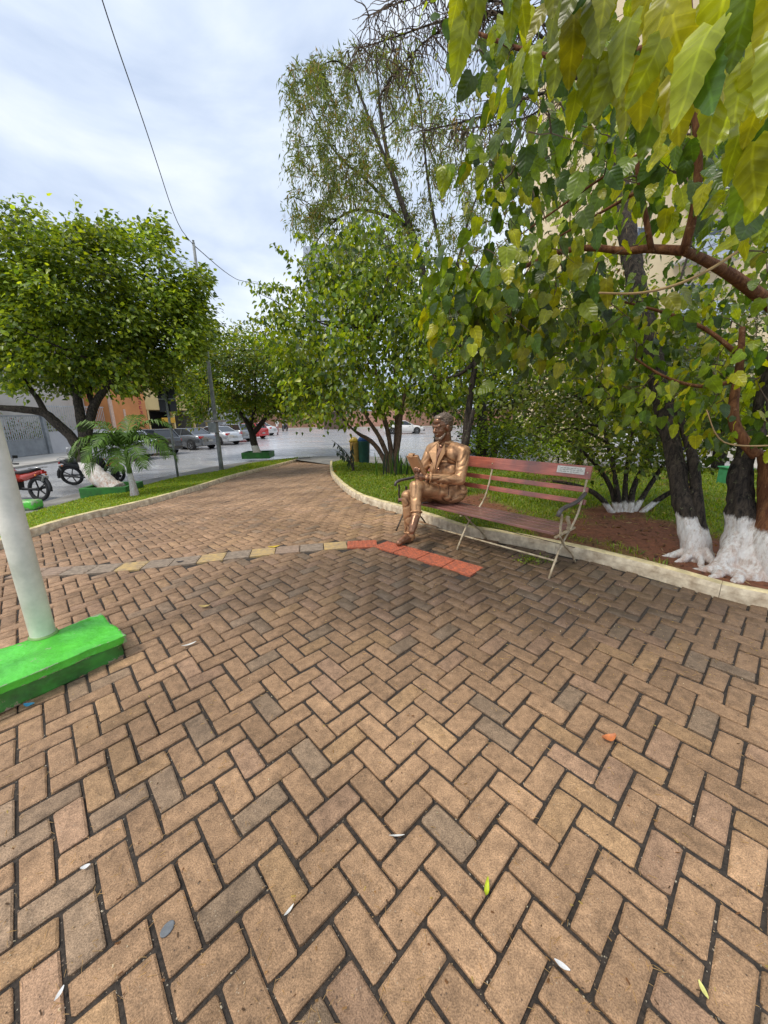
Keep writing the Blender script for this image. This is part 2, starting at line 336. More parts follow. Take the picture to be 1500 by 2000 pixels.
def brick_shader(name, single):
    m, t, b = newmat(name); N = t.nodes.new; K = t.links.new
    if single: src = N('ShaderNodeObjectInfo').outputs['Color']
    else: a = N('ShaderNodeAttribute'); a.attribute_name = 'col'; src = a.outputs['Color']
    gp = N('ShaderNodeNewGeometry'); P = gp.outputs['Position']
    n1 = N('ShaderNodeTexNoise'); n1.inputs['Scale'].default_value = 22; n1.inputs['Detail'].default_value = 8; n1.inputs['Roughness'].default_value = .7; K(P, n1.inputs['Vector'])
    r1 = N('ShaderNodeMapRange'); r1.inputs[1].default_value = .3; r1.inputs[2].default_value = .7; r1.inputs[3].default_value = .56; r1.inputs[4].default_value = 1.34; K(n1.outputs['Fac'], r1.inputs[0])
    n2 = N('ShaderNodeTexNoise'); n2.inputs['Scale'].default_value = 240; n2.inputs['Detail'].default_value = 3; K(P, n2.inputs['Vector'])
    r2 = N('ShaderNodeMapRange'); r2.inputs[1].default_value = .3; r2.inputs[2].default_value = .7; r2.inputs[3].default_value = .58; r2.inputs[4].default_value = 1.34; K(n2.outputs['Fac'], r2.inputs[0])
    m1 = N('ShaderNodeMath'); m1.operation = 'MULTIPLY'; K(r1.outputs[0], m1.inputs[0]); K(r2.outputs[0], m1.inputs[1])
    # big soft damp stains; damp patch round the bench also carries painted contact shade
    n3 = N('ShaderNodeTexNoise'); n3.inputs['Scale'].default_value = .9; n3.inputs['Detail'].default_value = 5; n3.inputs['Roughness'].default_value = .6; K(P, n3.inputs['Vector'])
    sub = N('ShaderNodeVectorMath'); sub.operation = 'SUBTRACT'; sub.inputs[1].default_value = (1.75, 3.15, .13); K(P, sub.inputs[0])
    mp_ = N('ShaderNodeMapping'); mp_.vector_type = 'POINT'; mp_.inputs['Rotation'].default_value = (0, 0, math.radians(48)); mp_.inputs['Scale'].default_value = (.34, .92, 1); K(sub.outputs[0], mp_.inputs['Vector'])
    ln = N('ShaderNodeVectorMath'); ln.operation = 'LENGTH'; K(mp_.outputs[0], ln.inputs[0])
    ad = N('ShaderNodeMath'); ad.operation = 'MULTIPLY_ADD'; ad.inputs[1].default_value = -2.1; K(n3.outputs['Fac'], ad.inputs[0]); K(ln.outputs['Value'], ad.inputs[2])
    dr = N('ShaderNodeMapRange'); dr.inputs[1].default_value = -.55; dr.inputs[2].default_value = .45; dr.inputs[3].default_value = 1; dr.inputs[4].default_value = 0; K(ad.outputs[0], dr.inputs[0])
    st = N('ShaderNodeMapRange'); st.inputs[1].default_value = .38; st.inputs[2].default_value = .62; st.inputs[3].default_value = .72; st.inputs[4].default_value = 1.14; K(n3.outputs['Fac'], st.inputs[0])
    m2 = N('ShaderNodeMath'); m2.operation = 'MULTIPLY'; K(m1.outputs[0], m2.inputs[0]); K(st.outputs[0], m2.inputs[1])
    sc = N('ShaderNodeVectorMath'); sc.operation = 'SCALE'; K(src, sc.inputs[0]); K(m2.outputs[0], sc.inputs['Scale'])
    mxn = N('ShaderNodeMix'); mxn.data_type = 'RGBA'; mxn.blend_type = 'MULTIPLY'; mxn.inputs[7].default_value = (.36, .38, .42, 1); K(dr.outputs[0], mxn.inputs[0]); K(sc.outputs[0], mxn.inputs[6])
    # pale grains and dark pits
    v1 = N('ShaderNodeTexVoronoi'); v1.inputs['Scale'].default_value = 70; K(P, v1.inputs['Vector'])
    g1 = N('ShaderNodeMapRange'); g1.inputs[1].default_value = .10; g1.inputs[2].default_value = .16; g1.inputs[3].default_value = .55; g1.inputs[4].default_value = 0; K(v1.outputs['Distance'], g1.inputs[0])
    n4 = N('ShaderNodeTexNoise'); n4.inputs['Scale'].default_value = 14; K(P, n4.inputs['Vector'])
    g2 = N('ShaderNodeMath'); g2.operation = 'GREATER_THAN'; g2.inputs[1].default_value = .56; K(n4.outputs['Fac'], g2.inputs[0])
    g3 = N('ShaderNodeMath'); g3.operation = 'MULTIPLY'; K(g1.outputs[0], g3.inputs[0]); K(g2.outputs[0], g3.inputs[1])
    mg = N('ShaderNodeMix'); mg.data_type = 'RGBA'; mg.inputs[7].default_value = (.52, .42, .30, 1); K(g3.outputs[0], mg.inputs[0]); K(mxn.outputs[2], mg.inputs[6])
    v2 = N('ShaderNodeTexVoronoi'); v2.inputs['Scale'].default_value = 42; K(P, v2.inputs['Vector'])
    h1 = N('ShaderNodeMapRange'); h1.inputs[1].default_value = .09; h1.inputs[2].default_value = .14; h1.inputs[3].default_value = .75; h1.inputs[4].default_value = 0; K(v2.outputs['Distance'], h1.inputs[0])
    h2 = N('ShaderNodeMath'); h2.operation = 'LESS_THAN'; h2.inputs[1].default_value = .43; K(n4.outputs['Fac'], h2.inputs[0])
    h3 = N('ShaderNodeMath'); h3.operation = 'MULTIPLY'; K(h1.outputs[0], h3.inputs[0]); K(h2.outputs[0], h3.inputs[1])
    mh = N('ShaderNodeMix'); mh.data_type = 'RGBA'; mh.inputs[7].default_value = (.06, .04, .03, 1); K(h3.outputs[0], mh.inputs[0]); K(mg.outputs[2], mh.inputs[6])
    K(mh.outputs[2], b.inputs['Base Color'])
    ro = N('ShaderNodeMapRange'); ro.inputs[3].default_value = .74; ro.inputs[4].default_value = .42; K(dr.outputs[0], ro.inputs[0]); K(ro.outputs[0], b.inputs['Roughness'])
    b.inputs['Specular IOR Level'].default_value = .35
    bp = N('ShaderNodeBump'); bp.inputs['Strength'].default_value = .55; bp.inputs['Distance'].default_value = .004; K(m1.outputs[0], bp.inputs['Height']); K(bp.outputs[0], b.inputs['Normal'])
    return m
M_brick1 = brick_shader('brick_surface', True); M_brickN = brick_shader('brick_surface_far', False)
def in_tiles(c):
    return any(inside(np.array(t), c[0], c[1])[0] for t in TILES)
TILES = []
for t in red_tiles+yel_tiles:
    tt = np.array(t); cc = tt.mean(0); TILES.append(cc+(tt-cc)*1.04)
bricks = []
for i in range(-220, 260):
    for j in range(-220, 220):
        k = (i+3*(-j))  # position in the period-4 pattern
        for kind in (0, 1):
            # short-along-a bricks start where (i - ... ) ; lattice vectors (1,-1) and (2,2)
            if kind == 0 and ((i+j) % 2 == 0) and (((i+j)//2) % 2 == 0) and False: pass
        # lattice: (i,j) = m(1,-1)+n(2,2) -> m = (i-j)/2 , n = (i+j)/4
        if (i+j) % 4 or (i-j) % 2: continue
        for kind in (0, 1):
            if kind == 0: c = O2+A2*(i+.5)+B2*(j+1.0); ang = math.atan2(B2[1], B2[0])     # long along b, cells (i,j),(i,j+1)
            else: c = O2+A2*(i+1.0)+B2*(j+2.5); ang = math.atan2(A2[1], A2[0])            # long along a, cells (i,j+2),(i+1,j+2)
            bricks.append((c[0], c[1], ang))
bricks = np.array(bricks)
zz = G(bricks[:, 0], bricks[:, 1]); bx, by, bd = proj(np.stack([bricks[:, 0], bricks[:, 1], zz], 1))
keep = (bd > .25) & (bricks[:, 1] < 18.6) & (bx > -260) & (bx < 1760) & (by < 2350) & (by > 850)
bricks = bricks[keep]; bx = bx[keep]; by = by[keep]
m_ = inside(PLAZA, bricks[:, 0], bricks[:, 1]); bricks = bricks[m_]; bx = bx[m_]; by = by[m_]
tm = np.zeros(len(bricks), bool)
for t in TILES: tm |= inside(t, bricks[:, 0], bricks[:, 1])
bricks = bricks[~tm]; bx = bx[~tm]; by = by[~tm]
bd = proj(np.stack([bricks[:, 0], bricks[:, 1], G(bricks[:, 0], bricks[:, 1])], 1))[2]
inframe = (bx > -40) & (bx < 1540) & (by < 2050)
order = np.argsort(np.where(inframe, bd, bd+100))
bricks = bricks[order]
me_v = []
for s in range(12):
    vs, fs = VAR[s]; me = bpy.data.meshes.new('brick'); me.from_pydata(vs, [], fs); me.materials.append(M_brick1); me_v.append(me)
def brick_frame(x, y, ang, r_):
    e = .05; gxs = float((G(x+e, y)-G(x-e, y))/(2*e)); gys = float((G(x, y+e)-G(x, y-e))/(2*e))
    n = Vector((-gxs+r_.gauss(0, .013), -gys+r_.gauss(0, .013), 1)).normalized()
    a = ang+r_.gauss(0, .009)+(math.pi if r_.random() < .5 else 0)
    t = Vector((math.cos(a), math.sin(a), 0)); t = (t-n*t.dot(n)).normalized(); b = n.cross(t)
    z = float(G(x, y))+r_.gauss(0, .0022)+.007*vnoise(x, y, 1.3)
    return Matrix(((t.x, b.x, n.x, x+r_.gauss(0, .0012)), (t.y, b.y, n.y, y+r_.gauss(0, .0012)), (t.z, b.z, n.z, z), (0, 0, 0, 1)))
def brick_color(x, y, r_):
    v = r_.gauss(1, .075); base = np.array([.415, .252, .138])
    k = r_.random()
    if k < .10: base = np.array([.33, .225, .14])
    elif k < .20: base = np.array([.45, .275, .14])
    elif k < .28: base = np.array([.41, .25, .15])
    left = min(1, max(0, (-x-.5)/2.5)); base = base*(1-left*.4)+np.array([.40, .25, .165])*left*.4
    far = min(1, max(0, (y-5)/8)); base = base*(1-far*.35)+np.array([.33, .23, .16])*far*.35
    return base*v*(1+.10*vnoise(x, y, .8, 3))
VV = []; FF4 = []; FF8 = []; CC = []; off = 0
for q_, (x, y, ang) in enumerate(bricks):
    r_ = random.Random(q_*7919+13); Mx = brick_frame(x, y, ang, r_); c = brick_color(x, y, r_); v = r_.randrange(12)
    if q_ < 300:
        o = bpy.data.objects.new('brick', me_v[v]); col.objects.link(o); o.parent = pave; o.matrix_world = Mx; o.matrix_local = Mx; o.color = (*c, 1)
    else:
        vs, fs = VAR[v]; va = np.array(vs); R3 = np.array(Mx)[:3, :3]; T = np.array(Mx)[:3, 3]
        VV.append(va@R3.T+T); CC.append(np.repeat(c[None], 24, 0)); FF4.append(np.array(fs[1:])+off); FF8.append(np.array(fs[0])+off); off += 24
FF4 = np.concatenate(FF4); FF8 = np.array(FF8)
tops = np.concatenate([FF8[:, [0, 1, 2, 3]], FF8[:, [0, 3, 4, 7]], FF8[:, [4, 5, 6, 7]]])
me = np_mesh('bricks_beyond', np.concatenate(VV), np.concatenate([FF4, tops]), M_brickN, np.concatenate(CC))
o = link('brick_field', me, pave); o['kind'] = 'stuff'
print('bricks', len(bricks))
gn = 26000; gx_ = rng.uniform(-2.6, 3.2, gn); gy_ = .55+rng.uniform(0, 1, gn)**1.5*3.6
mk = inside(PLAZA, gx_, gy_); gx_ = gx_[mk]; gy_ = gy_[mk]; gn = len(gx_); gs_ = rng.uniform(.0012, .0042, gn)
gz_ = G(gx_, gy_)-.012+gs_*.3; gp_ = np.stack([gx_, gy_, gz_], 1); tet = np.array([[1, 0, -.4], [-.5, .87, -.4], [-.5, -.87, -.4], [.1, .1, .9]])
Vg = gp_[:, None]+(tet[None]+rng.normal(0, .25, (gn, 4, 3)))*gs_[:, None, None]; Fg = (np.arange(gn)[:, None, None]*4+np.array([[0, 1, 3], [1, 2, 3], [2, 0, 3]])[None]).reshape(-1, 3)
gc_ = np.array([[.34, .28, .20], [.16, .12, .09], [.50, .44, .34], [.09, .07, .05], [.24, .17, .11]])[rng.integers(0, 5, gn)]
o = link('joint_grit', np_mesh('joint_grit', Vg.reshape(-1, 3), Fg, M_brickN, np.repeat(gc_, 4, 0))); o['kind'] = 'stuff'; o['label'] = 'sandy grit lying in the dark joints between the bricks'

M_tred = mat('tactile_red', (.50, .125, .055), .75, nscale=30, namt=.4, c2=(.26, .085, .05), coords='World', bump=.4, bscale=120)
M_tyel = mat('tactile_yellow', (.50, .34, .13), .75, nscale=18, namt=.4, c2=(.32, .23, .14), coords='World', bump=.4, bscale=120)
M_tgry = mat('tactile_worn', (.31, .235, .17), .75, nscale=22, namt=.4, coords='World', bump=.4, bscale=120)
M_tpin = mat('tactile_faded', (.34, .235, .165), .75, nscale=22, namt=.3, coords='World', bump=.4, bscale=120)
def tile(quad, m, dots, name, label=None):
    Q = [np.array(p) for p in quad]; mb = MB(); c = sum(Q)/4
    Q = [c+(p-c)*.965 for p in Q]
    def at(u, v): return (Q[0]*(1-u)+Q[1]*u)*(1-v)+(Q[3]*(1-u)+Q[2]*u)*v
    def z(p, h): return (p[0], p[1], float(G(*p))+h)
    t = [z(p, .006) for p in Q]+[z(p, -.03) for p in Q]
    mb.add(t, [(0, 1, 2, 3), (0, 4, 5, 1), (1, 5, 6, 2), (2, 6, 7, 3), (3, 7, 4, 0)])
    if dots:
        n = 7
        for a in range(n):
            for b in range(n):
                p = at((a+.5)/n, (b+.5)/n); d = [at((a+.5)/n+.045*math.cos(k*math.pi/3), (b+.5)/n+.045*math.sin(k*math.pi/3)) for k in range(6)]
                d2 = [p+(x-p)*.6 for x in d]
                mb.add([z(x, .0055) for x in d]+[z(x, .0105) for x in d2], [tuple(range(6, 12))]+[(k, (k+1) % 6, (k+1) % 6+6, k+6) for k in range(6)])
    else:
        for a in range(4):
            v0 = (a+.22)/4; v1 = (a+.78)/4; P_ = [at(.03, v0), at(.97, v0), at(.97, v1), at(.03, v1)]; c_ = sum(P_)/4
            P2 = [at(.05, v0+.03), at(.95, v0+.03), at(.95, v1-.03), at(.05, v1-.03)]
            mb.add([z(x, .0055) for x in P_]+[z(x, .0105) for x in P2], [(4, 5, 6, 7)]+[(k, (k+1) % 4, (k+1) % 4+4, k+4) for k in range(4)])
    o = mb.build(name, m, pave)
    if label: o['label'] = label
for t in red_tiles: tile(t, M_tred, True, 'red_tactile_tile')
cols = ['p', 'p', 'p', 'y', 'p', 'y', 'p', 'g', 'p', 'y', 'g', 'g', 'g', 'y']+['p', 'g']*6
seq = ['y', 'g', 'p', 'y', 'g', 'y', 'g', 'g', 'y', 'g', 'g', 'p', 'p', 'p', 'p', 'p', 'p', 'p']
for i, t in enumerate(yel_tiles):
    k = seq[i] if i < len(seq) else 'p'
    tile(t, {'y': M_tyel, 'g': M_tgry, 'p': M_tpin}[k], False, {'y': 'yellow_tactile_tile', 'g': 'grey_tactile_tile', 'p': 'faded_tactile_tile'}[k])

# --- kerbs: painted stones in line
M_kw = mat('kerb_paint', (.80, .69, .50), .7, nscale=9, namt=.35, c2=(.42, .32, .21), coords='World', bump=.6, bscale=35)
M_kt = mat('kerb_top_paint', (.86, .70, .38), .7, nscale=7, namt=.3, c2=(.46, .37, .20), coords='World', bump=.6, bscale=35)
def kerb(name, line, side, step=1.1, hh=.11, wd=.11):
    par = bpy.data.objects.new(name, None); col.objects.link(par); par['kind'] = 'structure'
    n = len(line); seglen = max(3, int(step/.12)); i = 0
    while i < n-1:
        j = min(n-1, i+seglen+random.randint(-2, 2)); 
        if n-1-j < 4: j = n-1
        vs = []; fs = []; mi = []
        for k in range(i, j+1):
            p = line[k]; t = line[min(k+1, n-1)]-line[max(k-1, 0)]; t = t/np.linalg.norm(t); nn = np.array([-t[1], t[0]])*side
            pk = p+(t*.0015 if k == i else 0)-(t*.0015 if k == j else 0)
            z0 = float(G(*p)); q1 = .010*vnoise(p[0], p[1], 3.1, 5); q2 = .012*vnoise(p[0], p[1], 4.1, 9)
            prof = [(q1, -.06), (q1*.6+.004, hh*.6+q2), (.016+q1*.5, hh+q2*.7), (.05, hh+.008+q2*.5), (wd-.012, hh+.004+q1*.5), (wd, hh-.012), (wd, -.06)]
            vs += [(pk[0]+nn[0]*a, pk[1]+nn[1]*a, z0+h) for a, h in prof]
        m7 = 7
        for k in range(j-i):
            for s in range(6): fs.append((k*m7+s, (k+1)*m7+s, (k+1)*m7+s+1, k*m7+s+1)); mi.append(1 if s in (2, 3) else 0)
        fs += [tuple(range(7)), tuple((j-i)*m7+s for s in range(7))]; mi += [0, 0]
        mb = MB(); mb.add(vs, fs); mb.mi = mi; mb.build('kerb_stone', [M_kw, M_kt], par, smooth=False)
        i = j
    return par
kerb('kerb', LK, +1 if True else -1)
kerb('kerb', RK, +1)

# --- planting beds
def soil_mat(name, green, soil):
    m, t, b = newmat(name); N = t.nodes.new; K = t.links.new
    a = N('ShaderNodeAttribute'); a.attribute_name = 'col'
    gp = N('ShaderNodeNewGeometry'); nz = N('ShaderNodeTexNoise'); nz.inputs['Scale'].default_value = 18; nz.inputs['Detail'].default_value = 8; nz.inputs['Roughness'].default_value = .75; K(gp.outputs['Position'], nz.inputs['Vector'])
    mr = N('ShaderNodeMapRange'); mr.inputs[1].default_value = .3; mr.inputs[2].default_value = .7; mr.inputs[3].default_value = .45; mr.inputs[4].default_value = 1.4; K(nz.outputs['Fac'], mr.inputs[0])
    sc = N('ShaderNodeVectorMath'); sc.operation = 'SCALE'; K(a.outputs['Color'], sc.inputs[0]); K(mr.outputs[0], sc.inputs['Scale']); K(sc.outputs[0], b.inputs['Base Color'])
    b.inputs['Roughness'].default_value = .95; bp = N('ShaderNodeBump'); bp.inputs['Strength'].default_value = .9; bp.inputs['Distance'].default_value = .02; K(nz.outputs['Fac'], bp.inputs['Height']); K(bp.outputs[0], b.inputs['Normal'])
    return m
M_soil = soil_mat('bed_soil', 0, 0)
SOIL = np.array([.20, .072, .032]); SOILG = np.array([.15, .20, .02]); 
def smst(a, b, x): t = np.clip((x-a)/(b-a), 0, 1); return t*t*(3-2*t)
def bed_grass(x, y):           # how much grass grows at a point of the right-hand bed
    n = .5+.5*vnoise(x, y, 1.1, 2)+.25*vnoise(x, y, 3.7, 4)
    dk = float(np.min(np.hypot(RK[:, 0]-x, RK[:, 1]-y)))
    g = n-.20+.45*max(0, vnoise(x, y, 2.2, 11))
    if x > .9:
        band = math.exp(-((dk-1.25)/.55)**2); g -= band*.34
        g -= .25*math.exp(-(dk/.3)**2)*(1 if x > 1.7 else 0)
    g -= 1.0*math.exp(-((x-3.6)**2+(y-5.35)**2)/.45)
    g -= 1.0*math.exp(-((x-3.0)**2+(y-3.1)**2)/.35)
    if x < .8: g += .5
    g += .9*math.exp(-((dk-2.9)/.8)**2) if x > 2 else 0
    return float(np.clip(g*2.2, 0, 1))
far_r = [(-1.9, 17.0), (-1.0, 15.4), (.8, 13.6), (3.2, 12.7), (6.0, 12.0), (9.0, 11.0), (13, 9), (16, 5), (17, 1)]
FR = resample(np.array(far_r, float), .1); nI = 200; nJ = 60
a_in = resample(RK[3:]+0, .01); a_in = a_in[np.linspace(0, len(a_in)-1, nI).astype(int)]; f_out = FR[np.linspace(0, len(FR)-1, nI).astype(int)]
# push the inner edge to the back of the kerb
tt = np.gradient(a_in, axis=0); tt /= np.linalg.norm(tt, axis=1)[:, None]; a_in = a_in+np.stack([-tt[:, 1], tt[:, 0]], 1)*.09
U = np.linspace(0, 1, nJ)**1.5
XY = a_in[:, None]*(1-U)[None, :, None]+f_out[:, None]*U[None, :, None]
def bedz(x, y, dk=None):
    return float(G(x, y))+.075
Pz = np.zeros(XY.shape[:2]+(3,)); Cz = np.zeros_like(Pz)
for i in range(nI):
    for j in range(nJ):
        x, y = XY[i, j]; Pz[i, j] = (x, y, bedz(x, y)+.02*vnoise(x, y, 1.7)+.01*vnoise(x, y, 6)); g = bed_grass(x, y); Cz[i, j] = SOIL*(1-g)+SOILG*g
grid_sheet('soil_bed', Pz, M_soil, Cz.reshape(-1, 3), label='brown soil and thin grass of the tree bed behind the bench')
# left grass strip
outer_px = [(44, 1008), (160, 976), (276, 952), (348, 932), (432, 922), (480, 906), (568, 896)]
OUT = [zpl(*q, -.45)[:2] for q in outer_px]; OUT = [np.array([-7.9, -1.5]), np.array([-7.9, 3.])]+OUT+[np.array([-4.2, 18.7])]
OUTL = smoothline(OUT, .1)
nI = 160; nJ = 26
li = resample(LK, .01); li = li[np.linspace(0, len(li)-1, nI).astype(int)]; tt = np.gradient(li, axis=0); tt /= np.linalg.norm(tt, axis=1)[:, None]; li = li+np.stack([-tt[:, 1], tt[:, 0]], 1)*.09
lo = OUTL[np.linspace(0, len(OUTL)-1, nI).astype(int)]
U = np.linspace(0, 1, nJ); XYL = li[:, None]*(1-U)[None, :, None]+lo[:, None]*U[None, :, None]
PL = np.zeros(XYL.shape[:2]+(3,)); CL = np.zeros_like(PL)
for i in range(nI):
    z0 = float(G(*li[i]))+.085
    for j in range(nJ):
        x, y = XYL[i, j]; u = U[j]; PL[i, j] = (x, y, z0*(1-u)+(-.44)*u+.012*vnoise(x, y, 2.3)); n = np.clip(.75+.6*vnoise(x, y, 1.4, 8)-.5*smst(.85, 1, u), 0, 1); CL[i, j] = SOIL*.8*(1-n)+SOILG*n
grid_sheet('lawn_soil', PL, M_soil, CL.reshape(-1, 3), label='grass covered strip between the plaza kerb and the street sidewalk')
# sidewalks
M_conc = mat('sidewalk_concrete', (.30, .285, .26), .8, nscale=1.6, namt=.4, c2=(.16, .15, .14), coords='World', bump=.4, bscale=20)
M_conc2 = mat('pale_concrete', (.46, .44, .40), .8, nscale=1.2, namt=.3, c2=(.33, .31, .28), coords='World', bump=.3, bscale=20)
def slab(name, poly, ztop, zbot, m):
    mb = MB(); n = len(poly); mb.add([(x, y, ztop) for x, y in poly]+[(x, y, zbot) for x, y in poly], [tuple(range(n))]+[(i, (i+1) % n, (i+1) % n+n, i+n) for i in range(n)])
    o = mb.build(name, m); o['kind'] = 'structure'; return o
ed_px = [(39, 996), (156, 962), (344, 928), (432, 908), (600, 892)]
ED = [np.array([-8.9, -2.]), np.array([-8.8, 3.])]+[zpl(*q, -.5)[:2] for q in ed_px]+[np.array([-1.2, 19.5]), np.array([1.5, 17.3]), np.array([5, 16.0]), np.array([12, 14.0]), np.array([22, 9]), np.array([26, -6.])]
EDL = smoothline(ED, .4)
inn = np.vstack([OUTL[::1]+np.array([.15, 0]), [[-4.2, 18.0], [-2.5, 16.2], [0, 13.8], [6.0, 11.4], [13, 8.5], [16, 4.8], [17, -6]]])
nI = 120; e1 = resample(EDL, .01); e1 = e1[np.linspace(0, len(e1)-1, nI).astype(int)]; i1 = resample(inn, .01); i1 = i1[np.linspace(0, len(i1)-1, nI).astype(int)]
PS = np.zeros((nI, 5, 3))
for i in range(nI):
    a, b = i1[i], e1[i]
    for j, u in enumerate((0, .5, 1)): PS[i, j, :2] = a*(1-u)+b*u; PS[i, j, 2] = -.475
    d = (b-a)/max(1e-6, np.linalg.norm(b-a)); PS[i, 3] = (*(b+d*.02), -.49); PS[i, 4] = (*(b+d*.02), -.62)
grid_sheet('sidewalk', PS, M_conc)
slab('far_sidewalk', [(-20.4, -10), (-16.9, -10), (-16.6, 20), (-16.6, 62), (-20.4, 62)], -.5, -.62, M_conc2)
slab('end_sidewalk', [(-60, 60.5), (60, 60.5), (60, 63.2), (-60, 63.2)], -.48, -.62, M_conc2)
slab('side_ground', [(-60, 63.2), (60, 63.2), (60, 400), (-60, 400)], -.49, -.62, M_conc)
# --- grass blades
def blades(name, pts, n, hmin, hmax, cols, wfac=.0045):
    k = len(pts); b = pts.astype(float)
    az = rng.uniform(0, 2*np.pi, k); lean = rng.uniform(.1, .9, k); h = rng.uniform(hmin, hmax, k); wd = h*0+wfac*rng.uniform(.7, 1.5, k)
    d = np.stack([np.cos(az)*lean, np.sin(az)*lean, np.ones(k)], 1); d /= np.linalg.norm(d, axis=1)[:, None]
    a2 = az+rng.uniform(-1, 1, k)+np.pi/2; s = np.stack([np.cos(a2), np.sin(a2), 0*a2], 1)*wd[:, None]
    dist = np.linalg.norm(b-CAM, axis=1); s *= np.clip(dist/5, 1, 3)[:, None]
    V = np.stack([b-s, b+s, b+d*h[:, None]*.6+s*.7, b+d*h[:, None]*.6-s*.7, b+d*h[:, None]+np.stack([np.cos(az), np.sin(az), -0.5+0*az], 1)*h[:, None]*.25], 1)
    base = np.arange(k)[:, None]*5; F3 = np.concatenate([base+np.array([0, 1, 2]), base+np.array([0, 2, 3]), base+np.array([3, 2, 4])])
    c = cols[rng.integers(0, len(cols), k)]*rng.uniform(.75, 1.25, k)[:, None]
    me = np_mesh(name, V.reshape(-1, 3), F3, M_grass, np.repeat(c, 5, 0)); o = link(name, me); o['kind'] = 'stuff'; return o
GC = np.array([[.20, .33, .012], [.27, .38, .015], [.32, .39, .02], [.15, .26, .012], [.36, .37, .03]])
def scatter(P, n, dens=None):
    m, k, _ = P.shape; out = []
    A = np.linalg.norm(np.cross(P[1:, :-1]-P[:-1, :-1], P[:-1, 1:]-P[:-1, :-1]), axis=2)
    C_ = (P[1:, :-1]+P[:-1, 1:])/2; dd = np.linalg.norm(C_-CAM, axis=2); px_, py_, d_ = proj(C_); vis = (d_ > 0) & (px_ > -250) & (px_ < 1750)
    W_ = A/np.maximum(dd, 3)**1.2*vis
    pr = (W_/W_.sum()).ravel(); ids = rng.choice(len(pr), n, p=pr); i = ids//(k-1); j = ids % (k-1)
    a = rng.uniform(0, 1, n)[:, None]; b = rng.uniform(0, 1, n)[:, None]
    return P[i, j]*(1-a)*(1-b)+P[i+1, j]*a*(1-b)+P[i, j+1]*(1-a)*b+P[i+1, j+1]*a*b
pts = scatter(PL, 60000); q_ = np.array([vnoise(p[0], p[1], 1.4, 8) for p in pts]); pts = pts[(q_ > -.55+.5*rng.uniform(-1, 1, len(pts))*.5)]
g = blades('grass', pts, 0, .03, .075, GC); g['label'] = 'short bright green grass on the strip beside the street'
pts = scatter(Pz, 85000); q_ = np.array([bed_grass(p[0], p[1]) for p in pts]); pts = pts[q_ > rng.uniform(0.05, 1, len(pts))]
g = blades('grass', pts, 0, .03, .085, GC*.72); g['label'] = 'patchy green grass growing in the tree bed behind the bench'
# ================================================================== BENCH
M_wood = None
def wood_mat(name, c, c2):
    m, t, b = newmat(name); N = t.nodes.new; K = t.links.new
    tcn = N('ShaderNodeTexCoord'); mp_ = N('ShaderNodeMapping'); mp_.inputs['Scale'].default_value = (1.2, 30, 30); K(tcn.outputs['Object'], mp_.inputs[0])
    nz = N('ShaderNodeTexNoise'); nz.inputs['Scale'].default_value = 3.0; nz.inputs['Detail'].default_value = 8; nz.inputs['Roughness'].default_value = .65; K(mp_.outputs[0], nz.inputs[0])
    n2 = N('ShaderNodeTexNoise'); n2.inputs['Scale'].default_value = 3.5; n2.inputs['Detail'].default_value = 6; K(tcn.outputs['Object'], n2.inputs[0])
    r = N('ShaderNodeValToRGB'); r.color_ramp.elements[0].position = .3; r.color_ramp.elements[0].color = (*c2, 1); r.color_ramp.elements[1].position = .62; r.color_ramp.elements[1].color = (*c, 1); K(nz.outputs['Fac'], r.inputs[0])
    r2 = N('ShaderNodeMapRange'); r2.inputs[1].default_value = .38; r2.inputs[2].default_value = .66; r2.inputs[3].default_value = 0; r2.inputs[4].default_value = .75; K(n2.outputs['Fac'], r2.inputs[0])
    mm = N('ShaderNodeMix'); mm.data_type = 'RGBA'; mm.inputs[7].default_value = (.13, .075, .07, 1); K(r2.outputs[0], mm.inputs[0]); K(r.outputs[0], mm.inputs[6]); K(mm.outputs[2], b.inputs['Base Color'])
    b.inputs['Roughness'].default_value = .28; b.inputs['Coat Weight'].default_value = .35; b.inputs['Coat Roughness'].default_value = .18
    bp = N('ShaderNodeBump'); bp.inputs['Strength'].default_value = .35; bp.inputs['Distance'].default_value = .004; K(nz.outputs['Fac'], bp.inputs['Height']); K(bp.outputs[0], b.inputs['Normal'])
    return m
M_wb = wood_mat('back_slat_wood', (.62, .19, .12), (.34, .07, .045))
M_ws = wood_mat('seat_slat_wood', (.38, .17, .13), (.22, .11, .09))
M_iron = mat('cream_iron', (.55, .47, .32), .5, nscale=14, namt=.5, c2=(.26, .18, .10), bump=.3)
M_irond = mat('dark_iron', (.10, .075, .055), .4, metal=.3, nscale=14, namt=.4, bump=.3)
M_arm = mat('arm_rest_paint', (.10, .085, .08), .35, nscale=10, bump=.2)
FR_ = gnd(1076, 1127); FL_ = gnd(778, 1039)
D_ = (FR_-FL_); D_[2] = 0; BL = np.linalg.norm(D_); D_ = Vector(D_/BL); NB = Vector((-D_.y, D_.x, 0))
bench = empty('park_bench', (float(FL_[0]+D_.x*BL/2), float(FL_[1]+D_.y*BL/2), float(G((FL_[0]+FR_[0])/2, (FL_[1]+FR_[1])/2))), 'long reddish wooden slatted park bench with cream iron legs in front of the kerb', 'bench', rz=math.atan2(D_.y, D_.x))
